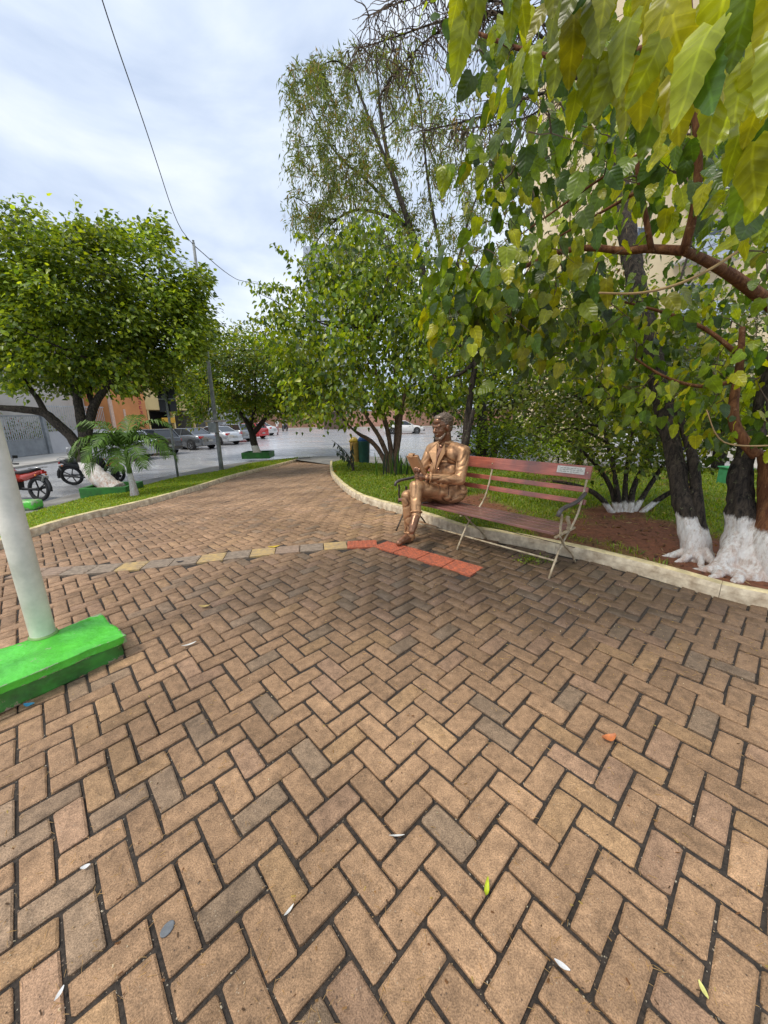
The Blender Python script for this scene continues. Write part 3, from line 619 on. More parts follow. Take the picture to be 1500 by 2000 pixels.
# bench local: X along the seat (left -> right), Y towards the back, Z up
def BP(x, y, z): return (x-BL/2, y, z)
SB = .415
for k, (y, wd) in enumerate([(.035, .095), (.145, .085), (.245, .085), (.345, .085)]):
    mb = MB(); mb.box((0, 0, 0), (BL-.02, wd, .026)); o = mb.build('seat_slat', M_ws, bench, bevel=.005); o.location = (0, y, SB-.012+(.006 if k == 0 else 0)+.008*(y*1.0)); o.rotation_euler = (-.05, 0, 0)
for z, h, y in [(.885, .125, .575), (.725, .05, .545), (.610, .052, .520)]:
    mb = MB(); mb.box((0, 0, 0), (BL+.06, .026, h)); o = mb.build('back_slat', M_wb, bench, bevel=.005); o.location = (.0, y, z); o.rotation_euler = (-.20, 0, 0)
pl = MB(); pl.box((0, 0, 0), (.26, .004, .068)); plo = pl.build('plaque', mat('plaque_white', (.70, .68, .62), .5, nscale=30, namt=.25), bench); plo.location = (BL/2-.155, .559, .897); plo.rotation_euler = (-.20, 0, 0)
mb = MB()
for r_i, zz_ in enumerate((.016, 0.0, -.018)):
    x = -.10
    while x < .095-.02*(r_i == 2):
        l = random.uniform(.012, .034); mb.box((x+l/2, -.0032, zz_), (l, .001, .005)); x += l+.008
to = mb.build('plaque_lines', mat('plaque_ink', (.25, .24, .22), .6), bench); to.location = plo.location; to.rotation_euler = plo.rotation_euler
def curve(pts, n=14):
    pts = np.array(pts, float); return smoothline(pts, np.linalg.norm(np.diff(pts, axis=0), axis=1).sum()/n, 3)
for fi, fx in enumerate((0.0, BL/2-.03, BL)):
    dark = fi == 0
    mi = M_irond if dark else M_iron
    mb = MB(); mb.tube(curve([BP(fx, -.04, 0.0), BP(fx, .02, .10), BP(fx, .16, .30), BP(fx, .40, .44), BP(fx, .50, .60), BP(fx, .60, .945)]), .0105, 6); mb.build('front_leg', mi, bench, True)
    mb = MB(); mb.tube(curve([BP(fx+.012, .50, .0), BP(fx+.012, .40, .12), BP(fx+.012, .20, .25), BP(fx+.012, .04, .395)]), .0105, 6); mb.build('rear_leg', mi, bench, True)
    mb = MB(); mb.bar(BP(fx, .0, SB-.036), BP(fx, .40, SB-.030), .022, .016); mb.build('seat_bearer', mi, bench)
    if fi != 1:
        sgn = -1 if fi == 0 else 1
        ax = fx+sgn*.022
        mb = MB(); mb.tube(curve([BP(ax, .05, SB-.02), BP(ax, .03, SB+.06), BP(ax, .045, SB+.125), BP(ax, .03, SB+.175)]), .011, 6)
        mb.tube(curve([BP(ax, .20, SB), BP(ax+.01, .19, SB+.06), BP(ax, .16, SB+.10), BP(ax, .17, SB+.13)]), .016, 6); mb.build('arm_support', mi, bench, True)
        mb = MB(); mb.tube(curve([BP(ax, -.035, SB+.165), BP(ax, -.03, SB+.20), BP(ax, .04, SB+.225), BP(ax, .2, SB+.225), BP(ax, .36, SB+.235), BP(ax, .50, SB+.285)]), [.018, .021]+[.019]*40, 7)
        n_ = len(mb.v); mb.v = mb.v
        o = MB(); o.tube(curve([BP(ax, -.035, SB+.165), BP(ax, -.03, SB+.20), BP(ax, .04, SB+.225), BP(ax, .2, SB+.225), BP(ax, .36, SB+.235), BP(ax, .50, SB+.285)]), .019, 7); o.build('arm_rest', M_arm, bench, True)
    mb = MB()
    for z_, y_ in ((.885, .558), (.725, .532), (.61, .507)): mb.ball(BP(fx, y_, z_), .008, 6, 4)
    mb.build('bolts', mi, bench)
mb = MB(); mb.tube([BP(0, .09, .13), BP(BL, .09, .13)], .010, 6); mb.build('stretcher_rod', M_iron, bench, True)
mb = MB(); mb.tube([BP(BL/2-.03, .5, .165), BP(BL, .47, .165)], .004, 6); mb.build('rear_rod', M_irond, bench, True)

# ================================================================== BRONZE STATUE
def bronze_mat(name, c1, c2, rough=.3):
    m, t, b = newmat(name); N = t.nodes.new; K = t.links.new
    tcn = N('ShaderNodeTexCoord'); nz = N('ShaderNodeTexNoise'); nz.inputs['Scale'].default_value = 6; nz.inputs['Detail'].default_value = 7; nz.inputs['Roughness'].default_value = .6; K(tcn.outputs['Object'], nz.inputs[0])
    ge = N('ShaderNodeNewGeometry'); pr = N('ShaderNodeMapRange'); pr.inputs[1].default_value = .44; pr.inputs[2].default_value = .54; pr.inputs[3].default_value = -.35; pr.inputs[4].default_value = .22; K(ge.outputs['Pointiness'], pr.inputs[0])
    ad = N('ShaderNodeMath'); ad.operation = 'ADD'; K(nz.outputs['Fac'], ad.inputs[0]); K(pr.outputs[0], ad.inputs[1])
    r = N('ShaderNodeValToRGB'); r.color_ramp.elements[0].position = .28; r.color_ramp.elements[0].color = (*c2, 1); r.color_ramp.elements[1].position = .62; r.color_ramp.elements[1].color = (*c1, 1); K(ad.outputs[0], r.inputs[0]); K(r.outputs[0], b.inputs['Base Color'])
    b.inputs['Metallic'].default_value = .5; b.inputs['Roughness'].default_value = rough
    n2 = N('ShaderNodeTexNoise'); n2.inputs['Scale'].default_value = 16; n2.inputs['Detail'].default_value = 5; n2.inputs['Distortion'].default_value = .8
    mp_ = N('ShaderNodeMapping'); mp_.inputs['Scale'].default_value = (1, 1, .55); K(tcn.outputs['Object'], mp_.inputs[0]); K(mp_.outputs[0], n2.inputs[0])
    bp = N('ShaderNodeBump'); bp.inputs['Strength'].default_value = .4; bp.inputs['Distance'].default_value = .012; K(n2.outputs['Fac'], bp.inputs['Height']); K(bp.outputs[0], b.inputs['Normal'])
    return m
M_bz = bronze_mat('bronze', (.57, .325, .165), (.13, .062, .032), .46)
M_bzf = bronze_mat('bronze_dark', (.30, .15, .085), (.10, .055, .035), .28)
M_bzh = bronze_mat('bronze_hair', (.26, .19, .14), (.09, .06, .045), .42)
def capsules(items, voxel, name, m, parent, smooth=4, disp=None):
    """items: ('cap', a, b, ra, rb) / ('ell', c, (rx,ry,rz), rotM) / ('box', c, size, R) -> one continuous surface"""
    mb = MB()
    for it in items:
        if it[0] == 'cap':
            a, b, ra, rb = Vector(it[1]), Vector(it[2]), it[3], it[4]; d = b-a; L_ = d.length; d.normalize(); pts = []; rr = []
            for k in range(5): th = math.pi/2*(1-k/4); pts.append(a-d*ra*math.sin(th)); rr.append(max(1e-4, ra*math.cos(th)))
            for k in range(1, 5): th = math.pi/2*k/4; pts.append(b+d*rb*math.sin(th)); rr.append(max(1e-4, rb*math.cos(th)))
            pts.insert(5, b); rr.insert(5, rb)
            fl = it[5] if len(it) > 5 else None
            n0 = len(mb.v); mb.tube(pts, rr, 14)
        elif it[0] == 'ell': mb.ball(it[1], 1, 16, 10, it[2], M=it[3] if len(it) > 3 else None)
        elif it[0] == 'box': mb.box(it[1], it[2], M=it[3])
    me = bpy.data.meshes.new(name); me.from_pydata(mb.v, [], mb.f); bm = bmesh.new(); bm.from_mesh(me); bmesh.ops.recalc_face_normals(bm, faces=bm.faces); bm.to_mesh(me); bm.free()
    tmp = bpy.data.objects.new('tmp', me); col.objects.link(tmp)
    md = tmp.modifiers.new('r', 'REMESH'); md.mode = 'VOXEL'; md.voxel_size = voxel
    sm = tmp.modifiers.new('s', 'SMOOTH'); sm.iterations = smooth; sm.factor = .6
    dg = bpy.context.evaluated_depsgraph_get(); dg.update(); me2 = bpy.data.meshes.new_from_object(tmp.evaluated_get(dg)); me2.name = name
    bpy.data.objects.remove(tmp); me2.materials.clear(); me2.materials.append(m)
    if disp is not None:
        co = np.empty(len(me2.vertices)*3, np.float32); me2.vertices.foreach_get('co', co); co = co.reshape(-1, 3); no = np.empty(len(co)*3, np.float32); me2.vertices.foreach_get('normal', no); no = no.reshape(-1, 3)
        co = disp(co, no); me2.vertices.foreach_set('co', co.astype(np.float32).ravel())
    me2.polygons.foreach_set('use_smooth', [True]*len(me2.polygons)); me2.update()
    return link(name, me2, parent)
Fv = -NB; Lv = D_.copy(); Zv = Vector((0, 0, 1))             # statue forward, its left, up
SO = Vector((.72, 4.36, float(G(.72, 4.36))))
# hips sit on the slats: place the origin along the bench
t0 = .50; SO = Vector((float(FL_[0]), float(FL_[1]), 0))+D_*t0+NB*.26; SO.z = float(G(SO.x, SO.y))
def S(f, l, z): return SO+Fv*f+Lv*l+Zv*z
statue = empty('bronze_statue', tuple(S(0, 0, 0)), 'bronze statue of a seated man in a suit reading with crossed legs on the bench', 'statue')
hipL, hipR = S(.0, .10, .52), S(.0, -.10, .52)
kneeR = S(.47, -.13, .545); ankR = S(.46, -.10, .10); toeR = S(.66, -.08, .045)
kneeL = S(.50, .03, .685); ankL = S(.60, .13, .40); toeL = S(.71, .17, .255)
pelvis = S(-.02, 0, .53); belly = S(-.04, 0, .70); chest = S(-.07, 0, .90); neck = S(-.045, .0, 1.12)
shL, shR = S(-.06, .235, 1.03), S(-.06, -.235, 1.03)
elL, elR = S(.08, .30, .735), S(.06, -.29, .76)
haL, haR = S(.36, .075, .775), S(.33, -.06, .80)
bodyit = [('cap', hipL, kneeL, .105, .075), ('cap', hipR, kneeR, .105, .075), ('cap', kneeL, ankL, .072, .052), ('cap', kneeR, ankR, .072, .055),
          ('ell', pelvis, (.18, .20, .13), None), ('ell', S(-.03, .05, .50), (.20, .20, .085), None), ('ell', S(-.02, .07, .53), (.17, .16, .11), None), ('ell', S(-.05, 0, .86), (.145, .145, .26), None), ('cap', S(-.03, .10, .80), S(-.02, .10, .60), .11, .11), ('cap', S(-.03, -.10, .80), S(-.02, -.10, .60), .11, .11), ('cap', S(.02, .11, .60), S(.20, .13, .585), .10, .055), ('cap', S(.02, -.11, .60), S(.19, -.14, .585), .10, .055), ('cap', S(-.12, .16, .56), S(-.12, -.16, .56), .09, .09), ('cap', pelvis, belly, .155, .150), ('cap', belly, chest, .155, .165),
          ('cap', S(-.06, .10, .98), S(-.06, -.10, .98), .125, .125), ('cap', S(-.05, .17, 1.01), S(-.05, -.17, 1.01), .085, .085),
          ('cap', S(-.05, 0, 1.06), S(-.03, 0, 1.15), .075, .062), ('cap', S(-.05, .08, 1.085), S(-.05, .2, 1.05), .06, .07), ('cap', S(-.05, -.08, 1.085), S(-.05, -.2, 1.05), .06, .07),
          ('cap', shL, elL, .078, .058), ('cap', elL, haL, .060, .044), ('cap', shR, elR, .078, .058), ('cap', elR, haR, .060, .044),
          ('cap', S(-.10, 0, .55), S(-.12, 0, .75), .14, .14),
          ('cap', S(-.0, .12, .60), S(.12, .15, .54), .09, .06), ('cap', S(.0, -.12, .60), S(.10, -.15, .56), .09, .06), ('cap', ankR, S(.455, -.10, .075), .062, .066)]
def folds(co, no):
    d = np.zeros(len(co))
    for i in range(len(co)):
        x, y, z = co[i]; wv = mnoise.noise(Vector((x*5, y*5, z*5)))*1.2; d[i] = .003*mnoise.noise(Vector((x*6, y*6, z*4)))-.008*max(0, .16-abs(mnoise.noise(Vector((x*5+wv, y*5+3, z*8+wv)))))/.16+.002
    return co+no*d[:, None]
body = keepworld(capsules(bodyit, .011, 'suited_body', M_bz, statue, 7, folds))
# jacket front: lapels, buttons, shirt and tie
def strap(mb, pts, wd, th, nrm):
    for a, b in zip(pts[:-1], pts[1:]): mb.bar(a, b, wd, th, up=nrm)
nf = (Fv*1.0+Zv*.1).normalized()
mb = MB()
for s in (1, -1):
    P_ = [S(.055, s*.055, 1.115), S(.118, s*.115, 1.02), S(.125, s*.06, .93), S(.135, s*.012, .83), S(.118, s*.008, .90), S(.085, s*.03, 1.02)]
    mb.add([tuple(p) for p in P_]+[tuple(p+Fv*.014) for p in P_], [(0, 1, 2, 3, 4, 5), (6, 7, 8, 9, 10, 11)]+[(k, (k+1) % 6, (k+1) % 6+6, k+6) for k in range(6)])
keepworld(mb.build('lapels', M_bz, statue))
mb = MB(); P_ = [S(.03, -.035, 1.10), S(.03, .035, 1.10), S(.112, .012, .98), S(.135, 0, .86), S(.112, -.012, .98)]
mb.add([tuple(p) for p in P_]+[tuple(p+Fv*.012) for p in P_], [(0, 1, 2, 3, 4), (9, 8, 7, 6, 5)]+[(k, (k+1) % 5, (k+1) % 5+5, k+5) for k in range(5)])
mb.ball(S(.055, 0, 1.09), .022, 8, 5); keepworld(mb.build('shirt_and_tie', M_bzf, statue))
mb = MB()
for zz_ in (.84, .76, .68): mb.ball(S(.128, .03, zz_), .014, 8, 5, sc=(1, 1, 1))
keepworld(mb.build('jacket_button', M_bzf, statue))
# collar, jacket edge, hems, cuffs and pocket flaps: cloth edges that stand proud of the body
def ringtube(c, ax_, r1, r2, th, nm, m_=M_bz, a0=0, a1=2*math.pi, ref=None):
    ax_ = ax_.normalized(); u_2 = (ref-ax_*ref.dot(ax_)).normalized() if ref is not None else ax_.orthogonal().normalized(); v_2 = ax_.cross(u_2); mb = MB()
    mb.tube([c+u_2*r1*math.cos(a)+v_2*r2*math.sin(a) for a in np.linspace(a0, a1, 22)], th, 6, cap=True); keepworld(mb.build(nm, m_, statue, True))
ringtube(S(-.035, 0, 1.115), Vector((0, 0, 1))-Fv*.25, .082, .078, .018, 'collar', ref=Fv, a0=.5, a1=2*math.pi-.5)
ringtube(S(-.035, 0, 1.125), Vector((0, 0, 1))-Fv*.25, .066, .064, .012, 'shirt_collar', M_bzf, ref=Fv, a0=.2, a1=2*math.pi-.2)
for e_, h_2 in ((elL, haL), (elR, haR)):
    dv_ = (h_2-e_); ringtube(e_+dv_*.93, dv_, .054, .054, .011, 'sleeve_cuff'); ringtube(e_+dv_*1.02, dv_, .040, .040, .009, 'shirt_cuff', M_bzf)
dv_ = ankR-kneeR; ringtube(kneeR+dv_*.93, dv_, .066, .063, .008, 'trouser_hem'); dv_ = ankL-kneeL; ringtube(kneeL+dv_*.90, dv_, .060, .060, .009, 'trouser_hem')
mb = MB(); mb.tube(smoothline([S(.128, .012, .84), S(.135, .02, .72), S(.150, .03, .63), S(.215, .06, .60)], .03, 2), .009, 5); keepworld(mb.build('jacket_edge', M_bzf, statue, True))
for s in (1, -1):
    R_f = Matrix((Lv, Fv, Zv)).transposed(); mb = MB(); mb.box(S(.115, s*.115, .70), (.10, .020, .035), M=R_f); keepworld(mb.build('pocket_flap', M_bz, statue, bevel=.004))
mb = MB(); mb.box(S(.118, .105, .93), (.075, .012, .016), M=Matrix((Lv, Fv, Zv)).transposed()); keepworld(mb.build('breast_pocket', M_bz, statue, bevel=.003))
# shoes
for nm, an, to_, kn in (('r', ankR, toeR, kneeR), ('l', ankL, toeL, kneeL)):
    d = (to_-an); 
    it = [('cap', an+(Vector((0, 0, -.035)) if nm == 'r' else d*.12), an+d*.72, .047, .046), ('cap', an+d*.4, to_, .046, .036), ('cap', an-d*.12+(Vector((0, 0, -.055)) if nm == 'r' else d*.0), an+d*.2+(Vector((0, 0, -.055)) if nm == 'r' else d*.0), .036, .04)]
    def flat(co, no, g=float(SO.z)): 
        co[:, 2] = np.maximum(co[:, 2], g+.004); return co
    keepworld(capsules(it, .009, 'shoe', M_bzf, statue, 2, flat))
# hands with fingers around the book
def hand(wrist, palm_c, fd, side, thumb, nm):
    fd = fd.normalized(); side = side.normalized(); up_ = fd.cross(side)
    it = [('cap', wrist, palm_c, .028, .034), ('cap', palm_c-side*.022, palm_c+side*.022, .030, .030)]
    for k in range(4):
        b = palm_c+side*(-.036+.024*k)+fd*.02; l = (.036, .042, .040, .031)[k]
        p1 = b+fd*l; p2 = p1+(fd*.55+up_*.8).normalized()*l*.7; p3 = p2+(fd*.0+up_*1).normalized()*l*.5
        it += [('cap', b, p1, .0115, .0105), ('cap', p1, p2, .0105, .0095), ('cap', p2, p3, .0095, .008)]
    tb = palm_c+thumb*.028-fd*.01; it += [('cap', tb, tb+(thumb*.7+fd*.6+up_*.2).normalized()*.045, .013, .011), ('cap', tb+(thumb*.7+fd*.6+up_*.2).normalized()*.045, tb+(thumb*.3+fd*.9+up_*.5).normalized()*.085, .011, .009)]
    return keepworld(capsules(it, .006, 'hand', M_bzf, statue, 1))
bk_c = S(.43, -.03, .90); bdir = (Fv*.42+Lv*-.12+Zv*.85).normalized()      # the book stands leaning forward
hand(haL, haL+(Fv*.55-Lv*.75+Zv*.1).normalized()*.07, (Fv*.5-Lv*.8).normalized(), Zv, Fv*.3+Zv, 'l')
hand(haR, haR+(Fv*.8+Lv*.3+Zv*.15).normalized()*.07, (Fv*.7+Lv*.2+Zv*.5), Lv, Zv, 'r')
bx_ = Lv.copy(); bn = bdir.cross(bx_).normalized()
R3 = Matrix((bx_, bn, bdir)).transposed()
mb = MB(); mb.box(bk_c+bn*.004, (.145, .026, .245), M=R3); mb.box(bk_c+bn*.020, (.155, .005, .26), M=R3); mb.box(bk_c-bn*.013, (.155, .005, .26), M=R3)
keepworld(mb.build('book', M_bz, statue, bevel=.002))
it = []
for k in range(3):
    b = bk_c+bdir*(.12)+bx_*(-.03+.022*k); it += [('cap', b-bn*.02, b+bdir*.025, .009, .009), ('cap', b+bdir*.025, b+bn*.03+bdir*.015, .009, .008)]
keepworld(capsules(it, .005, 'fingers', M_bz, statue, 1))
# head turned towards the book (a little to its right and down)
hd = (Fv*.92-Lv*.22-Zv*.16).normalized(); hs = hd.cross(Zv).normalized()*-1; hu = hs.cross(hd)*-1
if hu.z < 0: hu = -hu
HC = S(.035, 0, 1.305)
def H(f, s, u): return HC+hd*f+hs*s+hu*u
RH = Matrix((hd, hs, hu)).transposed()
hit = [('ell', H(-.012, 0, .035), (.112, .088, .112), RH), ('ell', H(.035, 0, -.035), (.075, .070, .105), RH), ('cap', H(.06, -.018, -.105), H(.06, .018, -.105), .033, .033), ('cap', H(-.03, 0, -.08), S(-.035, 0, 1.13), .060, .064),
       ('cap', H(.096, 0, .012), H(.122, 0, -.030), .012, .019), ('cap', H(.110, -.014, -.032), H(.110, .014, -.032), .011, .011),
       ('cap', H(.088, -.055, .028), H(.098, -.012, .024), .014, .014), ('cap', H(.088, .055, .028), H(.098, .012, .024), .014, .014),
       ('ell', H(.078, .036, .0), (.016, .018, .012), RH), ('ell', H(.078, -.036, .0), (.016, .018, .012), RH),
       ('cap', H(.092, -.022, -.070), H(.092, .022, -.070), .011, .011), ('cap', H(.088, -.02, -.084), H(.088, .02, -.084), .010, .010),
       ('ell', H(.055, .052, -.03), (.03, .02, .03), RH), ('ell', H(.055, -.052, -.03), (.03, .02, .03), RH), ('ell', H(.05, 0, .075), (.06, .06, .045), RH)]
keepworld(capsules(hit, .0065, 'head', M_bzf, statue, 1))
for s in (1, -1):
    keepworld(capsules([('ell', H(-.005, s*.088, -.008), (.022, .010, .034), RH), ('ell', H(-.012, s*.092, .008), (.016, .010, .018), RH)], .005, 'ear', M_bzf, statue, 1))
def hairdisp(co, no):
    d = np.array([.004*mnoise.noise(Vector(tuple(c*60)))+.003*mnoise.noise(Vector((c[0]*30, c[1]*30, c[2]*90))) for c in co]); return co+no*d[:, None]
keepworld(capsules([('ell', H(-.030, 0, .058), (.112, .096, .100), RH), ('ell', H(.035, 0, .112), (.055, .070, .030), RH), ('ell', H(-.055, 0, -.01), (.065, .082, .075), RH)], .007, 'hair', M_bzh, statue, 1, hairdisp))
keepworld(capsules([('cap', H(.075, -.03, -.118), H(.075, .03, -.118), .024, .024), ('cap', H(.105, -.028, -.062), H(.105, .028, -.062), .007, .007), ('cap', H(.03, .062, -.075), H(.07, .035, -.118), .016, .020), ('cap', H(.03, -.062, -.075), H(.07, -.035, -.118), .016, .020)], .006, 'beard', M_bzh, statue, 1, hairdisp))
mb = MB()
for s in (1, -1):
    mb.tube([H(.101+.004*math.cos(a), s*.036+.027*math.cos(a), .006+.020*math.sin(a)) for a in np.linspace(0, 2*math.pi, 13)], .0028, 5, cap=False)
    mb.tube([H(.095, s*.063, .01), H(-.005, s*.092, .015)], .0026, 5)
mb.tube([H(.108, -.01, .01), H(.108, .01, .01)], .0028, 5); keepworld(mb.build('spectacles', M_bzh, statue))

# ================================================================== WHITE POST AND GREEN FOOTING
M_green = mat('bright_green_paint', (.10, .58, .045), .36, nscale=5, namt=.4, c2=(.06, .38, .03), bump=1.0, bscale=22, clear=.1)
def chipped(m, c=(.42, .36, .28), thr=.60):
    t = m.node_tree; N = t.nodes.new; K = t.links.new; bs = t.nodes['Principled BSDF']; src = bs.inputs['Base Color'].links[0].from_socket
    g_ = N('ShaderNodeNewGeometry'); z_ = N('ShaderNodeTexNoise'); z_.inputs['Scale'].default_value = 9; z_.inputs['Detail'].default_value = 9; z_.inputs['Roughness'].default_value = .72; K(g_.outputs['Position'], z_.inputs[0])
    pm = N('ShaderNodeMapRange'); pm.inputs[1].default_value = .5; pm.inputs[2].default_value = .56; pm.inputs[3].default_value = 0; pm.inputs[4].default_value = .12; K(g_.outputs['Pointiness'], pm.inputs[0])
    a_ = N('ShaderNodeMath'); a_.operation = 'ADD'; K(z_.outputs['Fac'], a_.inputs[0]); K(pm.outputs[0], a_.inputs[1])
    r_2 = N('ShaderNodeMapRange'); r_2.inputs[1].default_value = thr; r_2.inputs[2].default_value = thr+.03; K(a_.outputs[0], r_2.inputs[0]); x_ = N('ShaderNodeMix'); x_.data_type = 'RGBA'; x_.inputs[7].default_value = (*c, 1); K(r_2.outputs[0], x_.inputs[0]); K(src, x_.inputs[6]); K(x_.outputs[2], bs.inputs['Base Color'])
chipped(M_green, (.34, .44, .24), .63)
M_greend = mat('worn_green_paint', (.05, .26, .035), .55, nscale=9, namt=.5, c2=(.045, .12, .03), bump=.7, bscale=18); chipped(M_greend, (.36, .28, .20), .62)
M_plaster = mat('bare_plaster', (.50, .30, .19), .9, nscale=20, bump=.4)
a = gnd(0, 1372); b = gnd(243, 1280)
c0 = gnd(243, 1278); c1 = gnd(15, 1392); e1_ = (c1-c0); e1_[2] = 0; ln_ = np.linalg.norm(e1_); e1v = Vector(e1_/ln_); e2v = Vector((e1v.y, -e1v.x, 0))
if e2v.y < 0: e2v = -e2v
FWd, FL2 = .40, .80
fc = Vector(c0)+e1v*FL2/2+e2v*FWd/2
foot = empty('post_footing', (fc.x, fc.y, float(G(fc.x, fc.y))), 'bright green painted concrete block under the white post at the left', 'footing', rz=math.atan2(e1v.y, e1v.x))
def rough_block(name, size, m, par, z, amp, seed, bev):
    mb = MB(); nx, ny, nz_ = 22, 12, 5; X_, Y_, Z_ = size
    bm = bmesh.new(); bmesh.ops.create_cube(bm, size=1); bmesh.ops.scale(bm, vec=size, verts=bm.verts)
    bmesh.ops.subdivide_edges(bm, edges=bm.edges, cuts=11, use_grid_fill=True)
    for v in bm.verts:
        p = v.co.copy()
        for ax in (0, 1):
            lim = size[ax]/2; 
            if abs(abs(p[2])-Z_/2) < 1e-4 and abs(abs(p[ax])-lim) < 1e-4: v.co[ax] -= math.copysign(bev, p[ax]); v.co.z -= math.copysign(bev*.5, p[2])
        nn = mnoise.noise_vector(Vector((p.x*5+seed, p.y*5, p.z*9)))*amp+mnoise.noise_vector(Vector((p.x*16+seed, p.y*9, p.z*16)))*amp*.5
        v.co += nn
    me = bpy.data.meshes.new(name); bm.to_mesh(me); bm.free(); me.polygons.foreach_set('use_smooth', [True]*len(me.polygons))
    o = link(name, me, par, m); o.location = (0, 0, z); return o
rough_block('base_block', (FL2, FWd, .13), M_greend, foot, .055, .010, 3, .01)
rough_block('cap_slab', (FL2+.05, FWd+.06, .055), M_green, foot, .146, .013, 9, .014)
pb = gnd(85, 1243); 
# the post stands on the slab (its foot is seen over the slab top)
d_top = None
for t in np.linspace(1.2, 4, 800):
    q_ = P3(85, 1240, t)
    if q_[2] < float(G(fc.x, fc.y))+.172: pb = q_; break
post = empty('white_post', (float(pb[0]), float(pb[1]), float(pb[2])), 'thick round off white steel post rising from the green block', 'post')
M_post = mat('post_paint', (.82, .77, .66), .42, nscale=3, namt=.18, c2=(.50, .49, .40), bump=.15, bscale=30)
mb = MB(); mb.lathe([(.067, -.02), (.066, .0), (.066, .05), (.066, 4.2)], seg=28); mb.build('post_tube', M_post, post, True)
mb = MB(); mb.lathe([(.080, -.004), (.076, .008), (.068, .016)], seg=24); mb.build('weld_collar', mat('green_smear', (.20, .36, .10), .6, nscale=20), post, True)
# ================================================================== LEAVES
T_BIG = (np.array([[0, 0, 0], [.26, -.07, .05], [.40, .20, .10], [.31, .55, .06], [0, 1.02, -.10], [-.31, .55, .06], [-.40, .20, .10], [-.26, -.07, .05], [0, .3, .0], [0, .66, -.02]]),
         np.array([[0, 1, 8], [1, 2, 8], [2, 3, 9], [2, 9, 8], [3, 4, 9], [0, 8, 7], [7, 8, 6], [6, 9, 5], [6, 8, 9], [5, 9, 4]]))
T_MID = (np.array([[0, 0, 0], [.36, .22, .10], [.20, .68, .04], [0, 1, -.12], [-.20, .68, .04], [-.36, .22, .10], [0, .5, .0]]),
         np.array([[0, 1, 6], [1, 2, 6], [2, 3, 6], [0, 6, 5], [5, 6, 4], [4, 6, 3]]))
T_SM = (np.array([[0, 0, 0], [.30, .42, .09], [0, 1, -.06], [-.30, .42, .09]]), np.array([[0, 1, 2], [0, 2, 3]]))
T_NEE = (np.array([[0, 0, 0], [.08, .35, .02], [0, 1, -.05], [-.08, .35, .02]]), np.array([[0, 1, 2], [0, 2, 3]]))
def leaf_template(wmax, tip, n=9, fold=.28, droop=.16, serr=.035, heart=.07):
    V = []; F = []; ts = np.linspace(0, 1, n+1)
    for i, t in enumerate(ts):
        y = t*1.05; w_ = wmax*(math.sin(math.pi*min(1, t*.93+.07)**tip)**.8) if t < 1 else 0
        z = -droop*t*t+.04*math.sin(t*7)
        V.append((0, y, z)); yy_ = y-(heart if i == 0 else 0)-.02
        e = serr*(1 if i % 2 else -.3)*(t < .97)
        for s in (1, -1): V.append((s*(w_+e) if i else s*wmax*.45, yy_+(-.02 if i % 2 else .02), z+fold*w_*.5+.015*math.sin(i*2.3+s)))
    for i in range(n):
        a = i*3; b = a+3
        F += [(a, a+1, b+1), (a, b+1, b), (a, b, b+2), (a, b+2, a+2)]
    return np.array(V, float), np.array(F)
T_BIG = leaf_template(.36, .62); T_LONG = leaf_template(.27, .60, 11, .34, .22, .03)
def bark_mat(name, c1, c2, lich):
    m, t, b = newmat(name); N = t.nodes.new; K = t.links.new
    gp = N('ShaderNodeNewGeometry'); mp_ = N('ShaderNodeMapping'); mp_.inputs['Scale'].default_value = (1, 1, .24); K(gp.outputs['Position'], mp_.inputs[0])
    nz = N('ShaderNodeTexNoise'); nz.inputs['Scale'].default_value = 34; nz.inputs['Detail'].default_value = 8; nz.inputs['Roughness'].default_value = .68; nz.inputs['Distortion'].default_value = .6; K(mp_.outputs[0], nz.inputs[0])
    r = N('ShaderNodeValToRGB'); r.color_ramp.elements[0].position = .38; r.color_ramp.elements[0].color = (*c2, 1); r.color_ramp.elements[1].position = .66; r.color_ramp.elements[1].color = (*c1, 1); K(nz.outputs['Fac'], r.inputs[0])
    n2 = N('ShaderNodeTexNoise'); n2.inputs['Scale'].default_value = 17; n2.inputs['Detail'].default_value = 9; n2.inputs['Roughness'].default_value = .8; K(gp.outputs['Position'], n2.inputs[0])
    m2 = N('ShaderNodeMapRange'); m2.inputs[1].default_value = .585; m2.inputs[2].default_value = .63; m2.inputs[4].default_value = .85; K(n2.outputs['Fac'], m2.inputs[0])
    mx_ = N('ShaderNodeMix'); mx_.data_type = 'RGBA'; mx_.inputs[7].default_value = (*lich, 1); K(m2.outputs[0], mx_.inputs[0]); K(r.outputs[0], mx_.inputs[6]); K(mx_.outputs[2], b.inputs['Base Color'])
    b.inputs['Roughness'].default_value = .85; b.inputs['Specular IOR Level'].default_value = .3
    bp = N('ShaderNodeBump'); bp.inputs['Strength'].default_value = 1; bp.inputs['Distance'].default_value = .02; K(nz.outputs['Fac'], bp.inputs['Height']); K(bp.outputs[0], b.inputs['Normal'])
    return m
M_bark = bark_mat('dark_bark', (.085, .065, .048), (.010, .008, .007), (.16, .165, .09))
M_barkb = bark_mat('brown_bark', (.26, .115, .045), (.10, .035, .016), (.34, .20, .10))
M_white = mat('whitewash', (.72, .69, .64), .85, nscale=7, namt=.3, c2=(.42, .33, .27), bump=.8, bscale=25)
M_twig = mat('twig', (.10, .065, .035), .8, nscale=20)
M_twigy = mat('pale_twig', (.42, .27, .11), .7, nscale=20)
def unit(a): return a/np.maximum(np.linalg.norm(a, axis=-1, keepdims=True), 1e-9)
